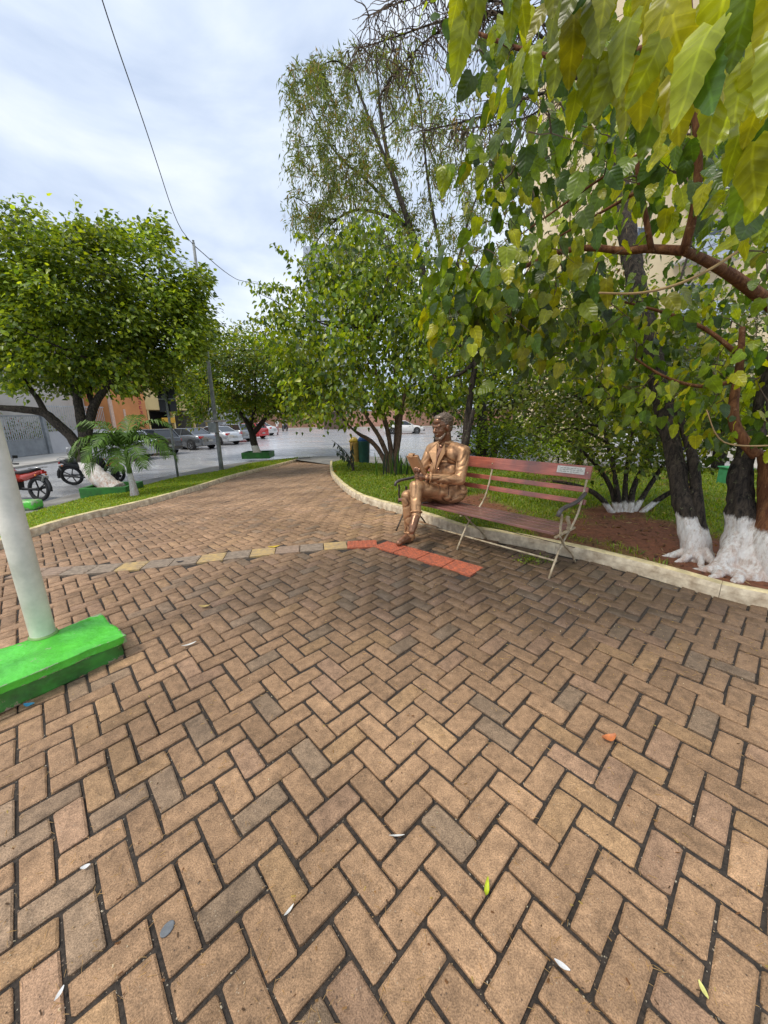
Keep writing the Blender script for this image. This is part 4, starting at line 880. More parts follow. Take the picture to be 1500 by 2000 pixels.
def leaf_arrays(pos, d, n, s, T):
    d = unit(d); n = unit(n-d*np.sum(n*d, -1, keepdims=True)); r = np.cross(d, n); tv = T[0]
    V = pos[:, None]+s[:, None, None]*(tv[None, :, 0, None]*r[:, None]+tv[None, :, 1, None]*d[:, None]+tv[None, :, 2, None]*n[:, None])
    return V, d, n, r
def leaf_cloud(name, pos, d, n, s, T, cols, m, parent, n_single=0, m1=None, minpx=14):
    k = len(pos); c = cols[rng.integers(0, len(cols), k)]*rng.uniform(.72, 1.28, k)[:, None]
    ph = rng.uniform(0, 6, 3); q_ = pos*np.array([2.1, 1.7, 2.4]); lf = np.sin(q_[:, 0]+ph[0]+1.3*np.sin(q_[:, 1]*1.3))*np.sin(q_[:, 1]+ph[1]+q_[:, 2]*.6)*np.sin(q_[:, 2]+ph[2]); c = c*(1+.55*lf)[:, None]
    # clumps of lighter (young) leaves
    V, d, n, r = leaf_arrays(pos, d, n, s, T)
    single = np.zeros(k, bool)
    if n_single:
        px, py, dd = proj(pos); app = s/np.maximum(dd, .1)*F_; ok = (dd > .15) & (px > -20) & (px < 1520) & (py > -20) & (py < 1300) & (app > minpx)
        o_ = np.argsort(-np.where(ok, app, 0))[:n_single]; single[o_[ok[o_]]] = True
        tme = bpy.data.meshes.new('leaf'); tme.from_pydata([tuple(q) for q in T[0]], [], [tuple(int(v) for v in f) for f in T[1]]); tme.materials.append(m1 or M_leaf1); ua = tme.attributes.new('uvl', 'FLOAT_VECTOR', 'POINT'); ua.data.foreach_set('vector', T[0].astype(np.float32).ravel()); tme.polygons.foreach_set('use_smooth', [True]*len(T[1]))
        pinv = Matrix.Translation(parent.location).inverted()
        for i in np.nonzero(single)[0]:
            o = bpy.data.objects.new('leaf', tme); col.objects.link(o); o.parent = parent
            M = Matrix(((r[i, 0], d[i, 0], n[i, 0], 0), (r[i, 1], d[i, 1], n[i, 1], 0), (r[i, 2], d[i, 2], n[i, 2], 0), (0, 0, 0, 1)))@Matrix.Scale(float(s[i]), 4)
            M.translation = Vector(pos[i]); o.matrix_local = pinv@M; o.color = (*c[i], 1)
    V = V[~single]; c = c[~single]; kk = len(V); nv = len(T[0])
    F3 = (np.arange(kk)[:, None, None]*nv+T[1][None]).reshape(-1, 3)
    me = np_mesh(name, V.reshape(-1, 3), F3, m, np.repeat(c, nv, 0), smooth=True, uvl=np.tile(T[0], (kk, 1)) if m is M_leafv else None)
    o = link(name, me, parent); keepworld(o); o['kind'] = 'stuff'; return o
def clump_leaves(cent, npc, spread, smin, smax, ccen=None, droop=.6, up=.5, flat=.8):
    """leaves scattered around clump centres; they point outwards and down"""
    k = len(cent)*npc; c = np.repeat(cent, npc, 0); off = rng.normal(0, 1, (k, 3))*np.array([1, 1, flat])*spread
    pos = c+off; out = unit(off+1e-3); 
    if ccen is not None: out = unit(out*.6+unit(c-ccen)*.8)
    d = unit(out*np.array([1, 1, .3])+rng.normal(0, .35, (k, 3))+np.array([0, 0, -droop]))
    n = unit(out*.5+rng.normal(0, .45, (k, 3))+np.array([0, 0, up]))
    return pos, d, n, rng.uniform(smin, smax, k)
def lobed(dirs, seed, amp=.22):
    r = np.random.default_rng(seed); f = np.ones(len(dirs))
    for q in range(7):
        ax = unit(r.normal(0, 1, 3)); fr = r.uniform(2.5, 7); f += amp*np.sin(fr*(dirs@ax)*2+r.uniform(0, 6.28))/2.2
    return f
def ellipsoid_clumps(c, R, n, seed, inner=.35, amp=.22, zmin=None):
    r = np.random.default_rng(seed); d = unit(r.normal(0, 1, (n, 3))); rad = (r.uniform(inner**3, 1, n))**(1/3)*lobed(d, seed, amp)
    p = np.array(c)+d*np.array(R)*rad[:, None]
    if zmin is not None: p = p[p[:, 2] > zmin]
    return p
def wash_mat(base, zc):
    key = base.name+'_washed_%d' % round(zc*100)
    if key in MATS: return MATS[key]
    m = base.copy(); m.name = key; MATS[key] = m; t = m.node_tree; N = t.nodes.new; K = t.links.new; bs = t.nodes['Principled BSDF']
    src = bs.inputs['Base Color'].links[0].from_socket
    gp = N('ShaderNodeNewGeometry'); sx = N('ShaderNodeSeparateXYZ'); K(gp.outputs['Position'], sx.inputs[0])
    mp_ = N('ShaderNodeMapping'); mp_.inputs['Scale'].default_value = (1, 1, .35); K(gp.outputs['Position'], mp_.inputs[0])
    nz = N('ShaderNodeTexNoise'); nz.inputs['Scale'].default_value = 16; nz.inputs['Detail'].default_value = 6; nz.inputs['Roughness'].default_value = .7; K(mp_.outputs[0], nz.inputs[0])
    ad = N('ShaderNodeMath'); ad.operation = 'MULTIPLY_ADD'; ad.inputs[1].default_value = -.15; K(nz.outputs['Fac'], ad.inputs[0]); K(sx.outputs['Z'], ad.inputs[2])
    mr = N('ShaderNodeMapRange'); mr.inputs[1].default_value = zc-.09; mr.inputs[2].default_value = zc-.06; mr.inputs[3].default_value = 1; mr.inputs[4].default_value = 0; K(ad.outputs[0], mr.inputs[0])
    n2 = N('ShaderNodeTexNoise'); n2.inputs['Scale'].default_value = 30; n2.inputs['Detail'].default_value = 8; n2.inputs['Roughness'].default_value = .75; K(mp_.outputs[0], n2.inputs[0])
    r = N('ShaderNodeValToRGB'); r.color_ramp.elements[0].position = .36; r.color_ramp.elements[0].color = (.50, .41, .34, 1); r.color_ramp.elements[1].position = .52; r.color_ramp.elements[1].color = (.80, .77, .73, 1); K(n2.outputs['Fac'], r.inputs[0])
    mx_ = N('ShaderNodeMix'); mx_.data_type = 'RGBA'; K(mr.outputs[0], mx_.inputs[0]); K(src, mx_.inputs[6]); K(mx_.outputs[2], bs.inputs['Base Color'])
    lo = N('ShaderNodeMapRange'); lo.inputs[1].default_value = zc-.45; lo.inputs[2].default_value = zc-.08; lo.inputs[3].default_value = .95; lo.inputs[4].default_value = 0; K(sx.outputs['Z'], lo.inputs[0])
    n5 = N('ShaderNodeMapRange'); n5.inputs[1].default_value = .42; n5.inputs[2].default_value = .66; K(nz.outputs['Fac'], n5.inputs[0])
    ml = N('ShaderNodeMath'); ml.operation = 'MULTIPLY'; K(lo.outputs[0], ml.inputs[0]); K(n5.outputs[0], ml.inputs[1])
    md_ = N('ShaderNodeMix'); md_.data_type = 'RGBA'; md_.inputs[7].default_value = (.46, .27, .18, 1); K(ml.outputs[0], md_.inputs[0]); K(r.outputs[0], md_.inputs[6]); K(md_.outputs[2], mx_.inputs[7])
    return m
def whitewashed(mb_pts, rad, zcut, parent, mtop, name='trunk', seg=14, mwhite=None, rough=.06, flare=None):
    """tapered trunk with furrowed surface; its foot is lime-washed up to zcut"""
    P_ = smoothline(np.c_[np.array(mb_pts, float), np.array(rad, float)], .035 if zcut > -5 else .07, 2); mb = MB()
    seg = max(seg, 22) if zcut > -5 and max(rad) > .09 else seg
    mb.tube(P_[:, :3], P_[:, 3], seg)
    vs = np.array(mb.v)
    for i in range(len(vs)):
        q = Vector(vs[i]); rr = P_[min(i//seg, len(P_)-1), 3]; cc = P_[min(i//seg, len(P_)-1), :3]; a_ = 2*math.pi*(i % seg)/seg
        f = 1+rough*2.4*mnoise.noise(q*5)+rough*1.2*mnoise.noise(q*15)+rough*1.6*mnoise.noise(Vector((math.cos(a_)*2.6, math.sin(a_)*2.6, q.z*1.3)))
        vs[i] = cc+(vs[i]-cc)*f
    mb.v = [tuple(v) for v in vs]
    o = mb.build(name, mtop if zcut < -5 else wash_mat(mtop, zcut), parent, True); keepworld(o); return P_
def grow_twigs(cents, N_, r0, m, parent, r, seg=3):
    N_ = np.array(N_); dmin = np.array([np.min(np.linalg.norm(N_-c, axis=1)) for c in cents]); mb = MB()
    for q in np.argsort(dmin):
        c = cents[q]; d_ = np.linalg.norm(N_-c, axis=1); i = int(np.argmin(d_)); s_ = N_[i]; L_ = d_[i]
        if L_ < .02 or L_ > 2.2: continue
        mid = (s_+c)/2+r.normal(0, .10, 3)*L_+np.array([0, 0, .06*L_]); k = 1.0/(1+dmin[q]*.9)
        mb.tube([s_, s_*.5+mid*.5+r.normal(0, .03, 3)*L_, mid, c], [r0*(.25+.75*k), r0*(.2+.5*k), r0*(.15+.4*k), r0*.15], seg, cap=False)
        N_ = np.vstack([N_, [s_*.5+mid*.5, mid, (mid+c)/2, c]])
    o = mb.build('twigs', m, parent); keepworld(o); o['kind'] = 'stuff'
def limbs(parent, P, cents, n, r0, m, name='branch', seed=0, seg=5, wob=.12, stuff_twigs=True, join=None, twig_m=None):
    """branches from the trunk line P towards n spread-out clump centres, twigs from the branches to every clump"""
    r = np.random.default_rng(seed); P = np.array(P); idx = r.choice(len(cents), min(n, len(cents)), replace=False); nodes = [P[len(P)//2:, :3]]; 
    for q in idx:
        e_ = cents[q]; base = P[len(P)//2:, :3]; dd = np.linalg.norm(base-e_, axis=1)-.25*base[:, 2]; s_ = base[np.argmin(dd)]
        mid = s_*.55+e_*.45+r.normal(0, wob, 3)*np.linalg.norm(e_-s_)+np.array([0, 0, .1*np.linalg.norm(e_-s_)])
        pts = smoothline([s_, s_*.75+mid*.25+np.array([0, 0, .02]), mid, e_], .15, 2); mb = MB(); rr = np.linspace(r0, r0*.18, len(pts)); mb.tube(pts, rr, seg)
        o = mb.build(name, m, parent, True); keepworld(o); nodes.append(pts)
    grow_twigs(cents, np.vstack(nodes), r0*.22+.002, twig_m or m, parent, r)
def Pw(lst, ds): return [P3(x, y, d) for (x, y), d in zip(lst, ds)]

# ---------------------------------------------------------------- round street tree at the left (in a green planter)
CG = np.array([[.17, .235, .035], [.12, .175, .028], [.23, .30, .04], [.32, .37, .03], [.07, .12, .02]])
CGy = np.array([[.16, .23, .02], [.20, .26, .02], [.11, .18, .018], [.08, .14, .014], [.25, .25, .02]])
def planter(name, c, lx, ly, h, label, rz=0, m=None, par_z=None):
    m = m or mat('planter_green', (.035, .20, .03), .6, nscale=5, namt=.5, c2=(.03, .11, .025), bump=.5, bscale=18); t = empty(name, tuple(c), label, 'planter', rz=rz)
    mb = MB(); w_ = .09
    for s in (1, -1):
        mb2 = MB(); mb2.box((0, s*(ly/2-w_/2), h/2), (lx, w_, h)); mb2.build('planter_wall', m, t, bevel=.012)
        mb2 = MB(); mb2.box((s*(lx/2-w_/2), 0, h/2), (w_, ly-2*w_-.004, h)); mb2.build('planter_wall', m, t, bevel=.012)
    mb2 = MB(); mb2.box((0, 0, h*.35), (lx-2*w_, ly-2*w_, h*.5)); mb2.build('planter_soil', mat('planter_soil', (.09, .05, .03), .95, nscale=30), t)
    return t
def mid3(a, b): return (np.array(a)+np.array(b))/2
pc = zpl(200, 972, -.47)+np.array([0, .45, 0])
planter('tree_planter', pc, 1.15, .95, .27, 'dark green kerbed planter holding the big leaning tree beside the parked motorcycles', rz=.12)
tL = empty('street_tree', (float(pc[0]), float(pc[1]), -.40), 'large round leafy street tree with leaning dark trunks and white base at the left', 'tree')
D0 = float((pc-CAM)@CW)
base = pc+np.array([.1, 0, .07])
P_ = [base, P3(182, 925, D0), P3(163, 895, D0+.1), P3(150, 868, D0+.1), P3(132, 845, D0+.1), P3(108, 825, D0+.0), P3(88, 805, D0), P3(50, 800, D0-.2), P3(-20, 795, D0-.4)]
PA = whitewashed(P_, [.27, .22, .17, .14, .13, .12, .11, .10, .06], float(P3(165, 903, D0)[2]), tL, M_bark)
P_ = [P3(165, 895, D0+.1), P3(163, 850, D0+.15), P3(158, 815, D0+.2), P3(150, 775, D0+.2), P3(148, 735, D0+.3), P3(150, 680, D0+.3)]
PB = whitewashed(P_, [.15, .13, .12, .10, .09, .05], -9, tL, M_bark)
P_ = [P3(163, 862, D0+.1), P3(176, 822, D0+.3), P3(182, 792, D0+.4), P3(206, 758, D0+.4), P3(235, 715, D0+.4), P3(270, 670, D0+.4)]
PC_ = whitewashed(P_, [.14, .12, .11, .09, .07, .04], -9, tL, M_bark)
P_ = [P3(88, 806, D0), P3(75, 780, D0+.2), P3(55, 755, D0+.3), P3(20, 700, D0+.3)]
PD = whitewashed(P_, [.08, .07, .06, .03], -9, tL, M_bark)
P_ = [P3(182, 792, D0+.4), P3(172, 765, D0+.6), P3(182, 720, D0+.8), P3(200, 640, D0+.9)]
PE = whitewashed(P_, [.08, .07, .06, .03], -9, tL, M_bark)
cc = P3(150, 630, D0+.4); R_ = np.array([3.55, 2.3, 2.35])
cl = ellipsoid_clumps(cc, R_, 900, 11, inner=.3, amp=.13); cl = cl[cl[:, 2] > cc[2]-R_[2]*.78]
cl = np.vstack([cl, [P3(rng.uniform(335, 400), rng.uniform(540, 700), D0+rng.uniform(-.6, .9)) for _ in range(70)], [P3(rng.uniform(10, 330), 440+rng.uniform(0, 50), D0+rng.uniform(-.6, .9)) for _ in range(60)]])
sky_tips = []
for (x, y, n) in [(150, 388, 5), (255, 430, 5), (310, 465, 5), (385, 530, 6), (30, 405, 5), (80, 415, 4), (205, 420, 4), (355, 500, 4)]:
    p0 = P3(x, y, D0+.3); q0 = p0*.75+cc*.25
    for k in range(n+4): sky_tips.append(q0+(p0-q0)*k/(n+3))
sky_tips = np.array(sky_tips)
limbs(tL, np.vstack([PB, PC_, PD, PE]), cl, 22, .05, M_bark, seed=3)
pos, d, n, s = clump_leaves(cl, 44, .18, .10, .165, cc, droop=.35, up=.7)
pos2, d2, n2, s2 = clump_leaves(sky_tips, 3, .05, .09, .14, cc, droop=.1)
leaf_cloud('foliage', np.r_[pos, pos2], np.r_[d, d2], np.r_[n, n2], np.r_[s, s2], T_MID, CG, M_leaf, tL, 160, minpx=9)

# ---------------------------------------------------------------- second round tree
pc2 = zpl(499, 896, -.47)+np.array([0, .5, 0]); D2 = float((pc2-CAM)@CW)
planter('tree_planter', pc2, 1.35, 1.1, .30, 'dark green planter under the round tree near the parked red car', rz=.05)
t2 = empty('street_tree', (float(pc2[0]), float(pc2[1]), -.40), 'round dense street tree with short forked dark trunk and white base near the red car', 'tree')
PA = whitewashed([pc2+np.array([0, 0, .1]), P3(496, 868, D2), P3(493, 846, D2), P3(484, 826, D2+.1), P3(465, 800, D2+.1), P3(430, 770, D2)], [.20, .16, .16, .12, .09, .05], float(P3(497, 870, D2)[2]), t2, M_bark)
PB = whitewashed([P3(494, 848, D2), P3(510, 828, D2), P3(525, 805, D2), P3(560, 775, D2), P3(590, 750, D2)], [.13, .11, .09, .07, .03], -9, t2, M_bark)
PC_ = whitewashed([P3(488, 832, D2+.1), P3(498, 800, D2+.1), P3(500, 750, D2+.1), P3(495, 700, D2)], [.09, .08, .07, .03], -9, t2, M_bark)
cc2 = P3(492, 748, D2+.2); R2_ = np.array([4.1, 3.4, 2.55])
cl = ellipsoid_clumps(cc2, R2_, 800, 23, inner=.35, amp=.15); cl = cl[cl[:, 2] > cc2[2]-R2_[2]*.72]
cl = cl[~((cl[:, 2] < cc2[2]-1.3) & (np.abs(cl[:, 0]-cc2[0]) < 2.0) & (cl[:, 1] < cc2[1]))]
limbs(t2, np.vstack([PA, PB, PC_]), cl, 16, .05, M_bark, seed=5)
pos, d, n, s = clump_leaves(cl, 38, .24, .13, .22, cc2, droop=.35, up=.7)
leaf_cloud('foliage', pos, d, n, s, T_SM, CGy*.9, M_leaf, t2)

# ---------------------------------------------------------------- yellow-green multi-stemmed tree in the middle
b3 = gnd(768, 925, .05); D3 = float((b3-CAM)@CW)
t3 = empty('leafy_tree', tuple(b3), 'yellow green multi stemmed tree with loose drooping crown behind the statue', 'tree')
stems = [[(768, 928), (772, 880), (776, 820), (772, 760), (770, 690)], [(762, 926), (755, 885), (740, 850), (718, 820), (700, 780)], [(775, 926), (779, 870), (782, 800), (800, 740), (830, 690)], [(758, 925), (742, 880), (722, 858), (700, 848), (680, 830)], [(768, 905), (760, 850), (745, 800), (735, 740), (725, 640)]]
Ps = []
for k, st in enumerate(stems):
    P_ = Pw(st, [D3+.25*math.sin(k*2+i) for i in range(5)]); P_[0] = b3+np.array([.07*math.cos(k*1.3), .07*math.sin(k*1.3), -.03])
    Ps.append(whitewashed(P_, [.085, .075, .065, .05, .025], -9, t3, mat('young_bark', (.13, .075, .045), .85, nscale=14, namt=.6, bump=.8), 'stem', 9))
cc3 = P3(755, 640, D3+.2)
regs = [((735, 650), 205, 175, 330), ((640, 640), 120, 110, 160), ((880, 680), 110, 130, 150), ((720, 510), 105, 80, 110), ((660, 770), 110, 60, 90), ((800, 600), 130, 110, 120)]
cl = []
for (x, y), rx, ry, n in regs:
    for _ in range(n):
        a = rng.uniform(0, 2*math.pi); q = math.sqrt(rng.uniform(0, 1)); cl.append(P3(x+rx*q*math.cos(a), y+ry*q*math.sin(a), D3+rng.uniform(-2.3, 2.3)*math.sqrt(max(0.05, 1-q*q))))
sprays = []
for a, b in [((620, 560), (535, 480)), ((620, 600), (478, 550)), ((600, 640), (480, 630)), ((590, 575), (500, 570)), ((700, 480), (690, 440)), ((780, 470), (770, 430)), ((560, 700), (500, 660)), ((640, 520), (580, 455))]:
    A_ = P3(*a, D3-.6); B_ = P3(*b, D3-.6)
    for k in range(12): p = A_+(B_-A_)*k/11+np.array([0, 0, .18*math.sin(k/11*3.1)]); sprays.append(p)
cl = np.array(cl); cl3 = np.vstack([cl, sprays])
limbs(t3, np.vstack(Ps), cl3, 26, .035, M_bark, seed=8, twig_m=M_twig)
CY = np.array([[.19, .27, .02], [.14, .21, .02], [.27, .34, .02], [.08, .14, .018], [.30, .33, .02], [.05, .09, .018], [.20, .25, .02]])
pos, d, n, s = clump_leaves(cl, 15, .22, .11, .19, None, droop=.95, up=.25)
pos2, d2, n2, s2 = clump_leaves(np.array(sprays), 5, .06, .11, .17, None, droop=1.1, up=.2)
leaf_cloud('foliage', np.r_[pos, pos2], np.r_[d, d2], np.r_[n, n2], np.r_[s, s2], T_MID, CY, M_leaf, t3, 180, minpx=10)

# ---------------------------------------------------------------- tall feathery tree (weeping, narrow leaves)
D4 = 15.5; b4 = zpl(860, 905, -.35); b4 = CAM+(b4-CAM)*1.0; 
D4b = float((b4-CAM)@CW); D4 = D4b
t4 = empty('feathery_tree', tuple(b4), 'tall feathery olive green tree with narrow hanging leaves rising behind the others', 'tree')
main = Pw([(860, 905), (855, 780), (848, 640), (815, 480), (760, 330), (740, 200), (735, 110)], [D4]*7)
Pm = whitewashed(main, [.22, .19, .16, .13, .09, .05, .02], -9, t4, M_bark)
forks = [[(848, 640), (900, 500), (920, 400), (990, 280)], [(815, 480), (740, 370), (650, 300), (600, 200)], [(800, 440), (700, 400), (640, 440), (600, 500)], [(760, 330), (700, 180), (680, 100)], [(848, 600), (870, 520), (840, 400), (820, 200)]]
for k, f in enumerate(forks):
    Pk = smoothline(Pw(f, [D4+math.sin(k)*1.2*i*.5 for i in range(len(f))]), .3, 2); mb = MB(); mb.tube(Pk, np.linspace(.085, .02, len(Pk)), 6); keepworld(mb.build('branch', M_bark, t4, True)); Pm = np.vstack([Pm, np.c_[Pk, Pk[:, 0]*0]])
cl = []
for (x, y), rx, ry, n in [((640, 240), 85, 120, 90), ((760, 260), 110, 170, 180), ((700, 400), 120, 110, 140), ((840, 380), 110, 160, 90), ((610, 380), 55, 90, 45), ((870, 560), 120, 110, 110), ((740, 130), 70, 60, 30), ((590, 170), 35, 45, 20), ((960, 420), 60, 150, 40), ((650, 150), 50, 50, 30), ((700, 520), 110, 60, 50)]:
    for _ in range(n):
        a = rng.uniform(0, 2*math.pi); q = math.sqrt(rng.uniform(0, 1)); cl.append(P3(x+rx*q*math.cos(a), y+ry*q*math.sin(a), D4+rng.uniform(-2, 2)))
cl = np.array(cl); cl = cl[np.array([mnoise.noise(Vector(c)*.62)+.5*mnoise.noise(Vector(c)*1.7) > -.24 for c in cl])]; limbs(t4, Pm, cl, 26, .04, M_bark, seed=12)
CN = np.array([[.12, .17, .03], [.16, .20, .035], [.08, .12, .025], [.20, .22, .035], [.12, .16, .03], [.17, .19, .035], [.22, .14, .04]])
# feathery sprays: strings of narrow leaves hanging from each clump
pos = []; d = []
for c in cl:
    for _ in range(6):
        a = rng.uniform(0, 2*math.pi); out = np.array([math.cos(a), math.sin(a), 0])*rng.uniform(.15, .5); L_ = rng.uniform(.5, 1.0); up0 = rng.uniform(-.2, .7)
        for k in range(9):
            t = k/9; p = c+out*t*1.3+np.array([0, 0, (up0*t-1.0*t*t)])*L_+rng.normal(0, .03, 3); pos.append(p); dd = out*.8+np.array([0, 0, up0-1.6*t])+rng.normal(0, .45, 3); d.append(dd)
pos = np.array(pos); d = np.array(d); n = rng.normal(0, 1, pos.shape); s = rng.uniform(.14, .27, len(pos))
leaf_cloud('foliage', pos, d, n, s, (T_NEE[0]*np.array([1.25, 1, 1]), T_NEE[1]), CN, M_needle, t4)

# ---------------------------------------------------------------- dark leaning tree with curly twigs (right of the bench)
b5 = gnd(1360, 1100, .03); D5 = float((b5-CAM)@CW)
t5 = empty('curly_twig_tree', tuple(b5), 'tall dark tree with lime washed forked base and curly bare twigs behind the bench end', 'tree')
P5 = whitewashed([b5+np.array([0, 0, -.05])]+Pw([(1356, 1060), (1342, 1010), (1325, 950), (1318, 890), (1290, 780), (1268, 660), (1243, 560), (1222, 440), (1212, 350), (1200, 250), (1170, 180), (1100, 60), (1060, -80)], [D5, D5+.05, D5+.1, D5+.15, D5+.3, D5+.5, D5+.7, D5+1, D5+1.2, D5+1.5, D5+1.7, D5+1.9, D5+2.2]), [.11, .095, .082, .074, .074, .085, .095, .095, .095, .09, .08, .07, .05, .03], float(P3(1345, 1008, D5)[2]), t5, M_bark, seg=16, rough=.10)
P5b = whitewashed([b5+np.array([.12, .05, -.05])]+Pw([(1372, 1060), (1362, 1005), (1358, 940), (1350, 880), (1332, 820), (1300, 770)], [D5, D5, D5+.05, D5+.1, D5+.2, D5+.3]), [.085, .062, .05, .046, .045, .042, .03], float(P3(1345, 1030, D5)[2]), t5, M_bark, name='stem', rough=.1)
cut = MB(); mb = MB()
for pts, rr in [([(1212, 350), (1215, 185), (1130, 178), (1050, 180), (980, 215), (900, 240), (830, 255)], .035), ([(1215, 200), (1090, 180), (1040, 230), (960, 245), (880, 255)], .02), ([(1200, 250), (1060, 60), (960, 20), (860, 40), (780, 70), (700, 95)], .03), ([(1100, 60), (950, 10), (850, 60), (780, 130), (745, 180)], .02), ([(1060, 20), (900, -10), (800, -5), (720, 30)], .02), ([(1240, 400), (1330, 260), (1420, 150), (1480, 40)], .04)]:
    Pk = smoothline(Pw(pts, [D5+1.3+.15*i for i in range(len(pts))]), .08, 3); m_ = MB(); m_.tube(Pk, np.linspace(rr, rr*.25, len(Pk)), 6); keepworld(m_.build('branch', M_bark, t5, True))
    # curly hanging twigs
    for q in range(int(len(Pk)*4.2)):
        p = Pk[rng.integers(len(Pk)//5, len(Pk))].copy(); dr = unit(rng.normal(0, 1, 3)+np.array([0, 0, -.6])); ln_ = rng.uniform(.25, .8); pts2 = [p.copy()]; ax = unit(rng.normal(0, 1, 3)); ph = rng.uniform(0, 6)
        for k in range(9):
            dr = unit(dr+np.cross(ax, dr)*.55*math.sin(ph+k*1.3)+np.array([0, 0, -.07])); p = p+dr*ln_/9; pts2.append(p.copy())
        mb.tube(pts2, np.linspace(.008, .003, 10), 3, cap=False)
o = mb.build('curly_twigs', M_twig, t5); keepworld(o); o['kind'] = 'stuff'
cl = []
for (x, y), rx, ry, n in [((880, 130), 130, 110, 34), ((940, 260), 100, 90, 30), ((1130, 230), 110, 160, 60), ((1180, 520), 90, 120, 60), ((1050, 400), 110, 120, 60)]:
    for _ in range(n):
        a = rng.uniform(0, 2*math.pi); q = math.sqrt(rng.uniform(0, 1)); cl.append(P3(x+rx*q*math.cos(a), y+ry*q*math.sin(a), D5+1.6+rng.uniform(-1, 1.5)))
pos = []; d = []
for c in np.array(cl):
    for _ in range(14): pos.append(c+rng.normal(0, .09, 3)); d.append(rng.normal(0, .6, 3)+np.array([0, 0, -.8]))
pos = np.array(pos); leaf_cloud('foliage', pos, np.array(d), rng.normal(0, 1, pos.shape), rng.uniform(.05, .10, len(pos)), (T_NEE[0]*np.array([2.2, 1, 1]), T_NEE[1]), CN, M_needle, t5)

# ---------------------------------------------------------------- big mulberry-like tree at the right edge, leaves hanging into the view
b6 = gnd(1478, 1134, .02); D6 = float((b6-CAM)@CW)
t6 = empty('big_leaf_tree', tuple(b6), 'big tree at the right edge with flared white base and large hanging yellow green leaves', 'tree')
P6 = whitewashed([b6+np.array([0.05, 0.05, -.08])]+Pw([(1470, 1110), (1462, 1060), (1450, 1010), (1440, 950), (1450, 900), (1475, 850), (1500, 780), (1540, 640), (1570, 450), (1580, 200)], [D6+.1, D6+.1, D6+.12, D6+.12, D6+.12, D6+.1, D6, D6, D6-.1, D6-.1]), [.30, .24, .17, .115, .085, .075, .075, .08, .09, .08, .07], float(P3(1455, 1015, D6)[2]), t6, M_bark, seg=20, rough=.12)
P6r = whitewashed([b6+np.array([.38, .02, -.05])]+Pw([(1530, 1110), (1522, 1060), (1520, 1000), (1518, 940), (1515, 880)], [D6-.1, D6-.1, D6-.05, D6-.05, D6-.05]), [.30, .24, .17, .13, .12, .11], float(P3(1510, 1030, D6)[2]), t6, M_barkb, name='stem', seg=16)
M_wsh = wash_mat(M_bark, float(P3(1455, 1015, D6)[2]))
rit = [('cap', P3(1451, 1018, D6+.12), b6+np.array([.03, .05, .05]), .105, .215), ('cap', P3(1520, 1010, D6-.04), b6+np.array([.38, .02, .03]), .12, .20)]
for pts_, r0_ in [([(1450, 1040), (1424, 1090), (1392, 1116), (1345, 1116)], .10), ([(1446, 1050), (1424, 1105), (1396, 1128), (1374, 1136)], .075), ([(1458, 1055), (1450, 1110), (1440, 1136), (1430, 1146)], .09), ([(1480, 1050), (1490, 1100), (1494, 1134), (1500, 1146)], .09)]:
    pk = [P3(pts_[0][0], pts_[0][1], D6+.10), P3(pts_[1][0], pts_[1][1], D6+.05)]+[gnd(x_, y_, .085-.045*i_) for i_, (x_, y_) in enumerate(pts_[2:])]
    pk.append(pk[-1]+(pk[-1]-pk[-2])*.4+np.array([0, 0, -.05])); Pk = smoothline(pk, .06, 2); rr_ = np.linspace(r0_, r0_*.3, len(Pk)); rit += [('cap', Pk[q_], Pk[q_+1], rr_[q_], rr_[q_+1]) for q_ in range(len(Pk)-1)]
def rootdisp(co, no):
    d_ = np.array([.016*mnoise.noise(Vector((c[0]*9, c[1]*9, c[2]*4)))+.008*mnoise.noise(Vector(tuple(c*26))) for c in co]); return co+no*d_[:, None]
keepworld(capsules(rit, .014, 'root_flare', M_wsh, t6, 5, rootdisp))
it5 = [('cap', P3(1346, 1040, D5+.03), b5+np.array([0, 0, .02]), .078, .105), ('cap', P3(1368, 1045, D5), b5+np.array([.12, .04, 0]), .05, .075)]
for e_ in ((-.26, -.06), (-.12, -.20), (.05, -.22), (-.25, .12)):
    q0 = b5+np.array([e_[0]*.2, e_[1]*.2, .13]); q1 = b5+np.array([e_[0]*.7, e_[1]*.7, .04]); q2 = b5+np.array([e_[0]*1.3, e_[1]*1.3, -.02]); it5 += [('cap', q0, q1, .045, .032), ('cap', q1, q2, .032, .014)]
keepworld(capsules(it5, .013, 'root_flare', wash_mat(M_bark, float(P3(1345, 1008, D5)[2])), t5, 4, rootdisp))
arm = [[(1560, 640), (1500, 590), (1440, 545), (1400, 520), (1360, 500), (1335, 490)], [(1480, 890), (1455, 865), (1432, 830), (1432, 780), (1445, 720), (1450, 640)], [(1335, 492), (1350, 440), (1362, 380), (1365, 300), (1355, 200), (1350, 90), (1345, -40)], [(1335, 490), (1290, 487), (1260, 485), (1220, 492), (1160, 482), (1090, 490), (1030, 520), (960, 540)], [(1272, 487), (1262, 430), (1252, 370), (1240, 320), (1275, 250), (1300, 160)], [(1252, 370), (1200, 400), (1130, 440), (1060, 480)], [(1365, 230), (1300, 270), (1200, 330), (1100, 400), (1000, 470)], [(1560, 400), (1470, 470), (1400, 520), (1330, 555), (1250, 575), (1170, 572)], [(1450, 700), (1380, 640), (1300, 610), (1220, 590)], [(1600, 100), (1450, 60), (1300, 80), (1180, 120), (1050, 110), (920, 60)], [(1445, 740), (1380, 760), (1300, 740), (1240, 700)], [(1520, 870), (1440, 872), (1400, 860), (1380, 800)]]
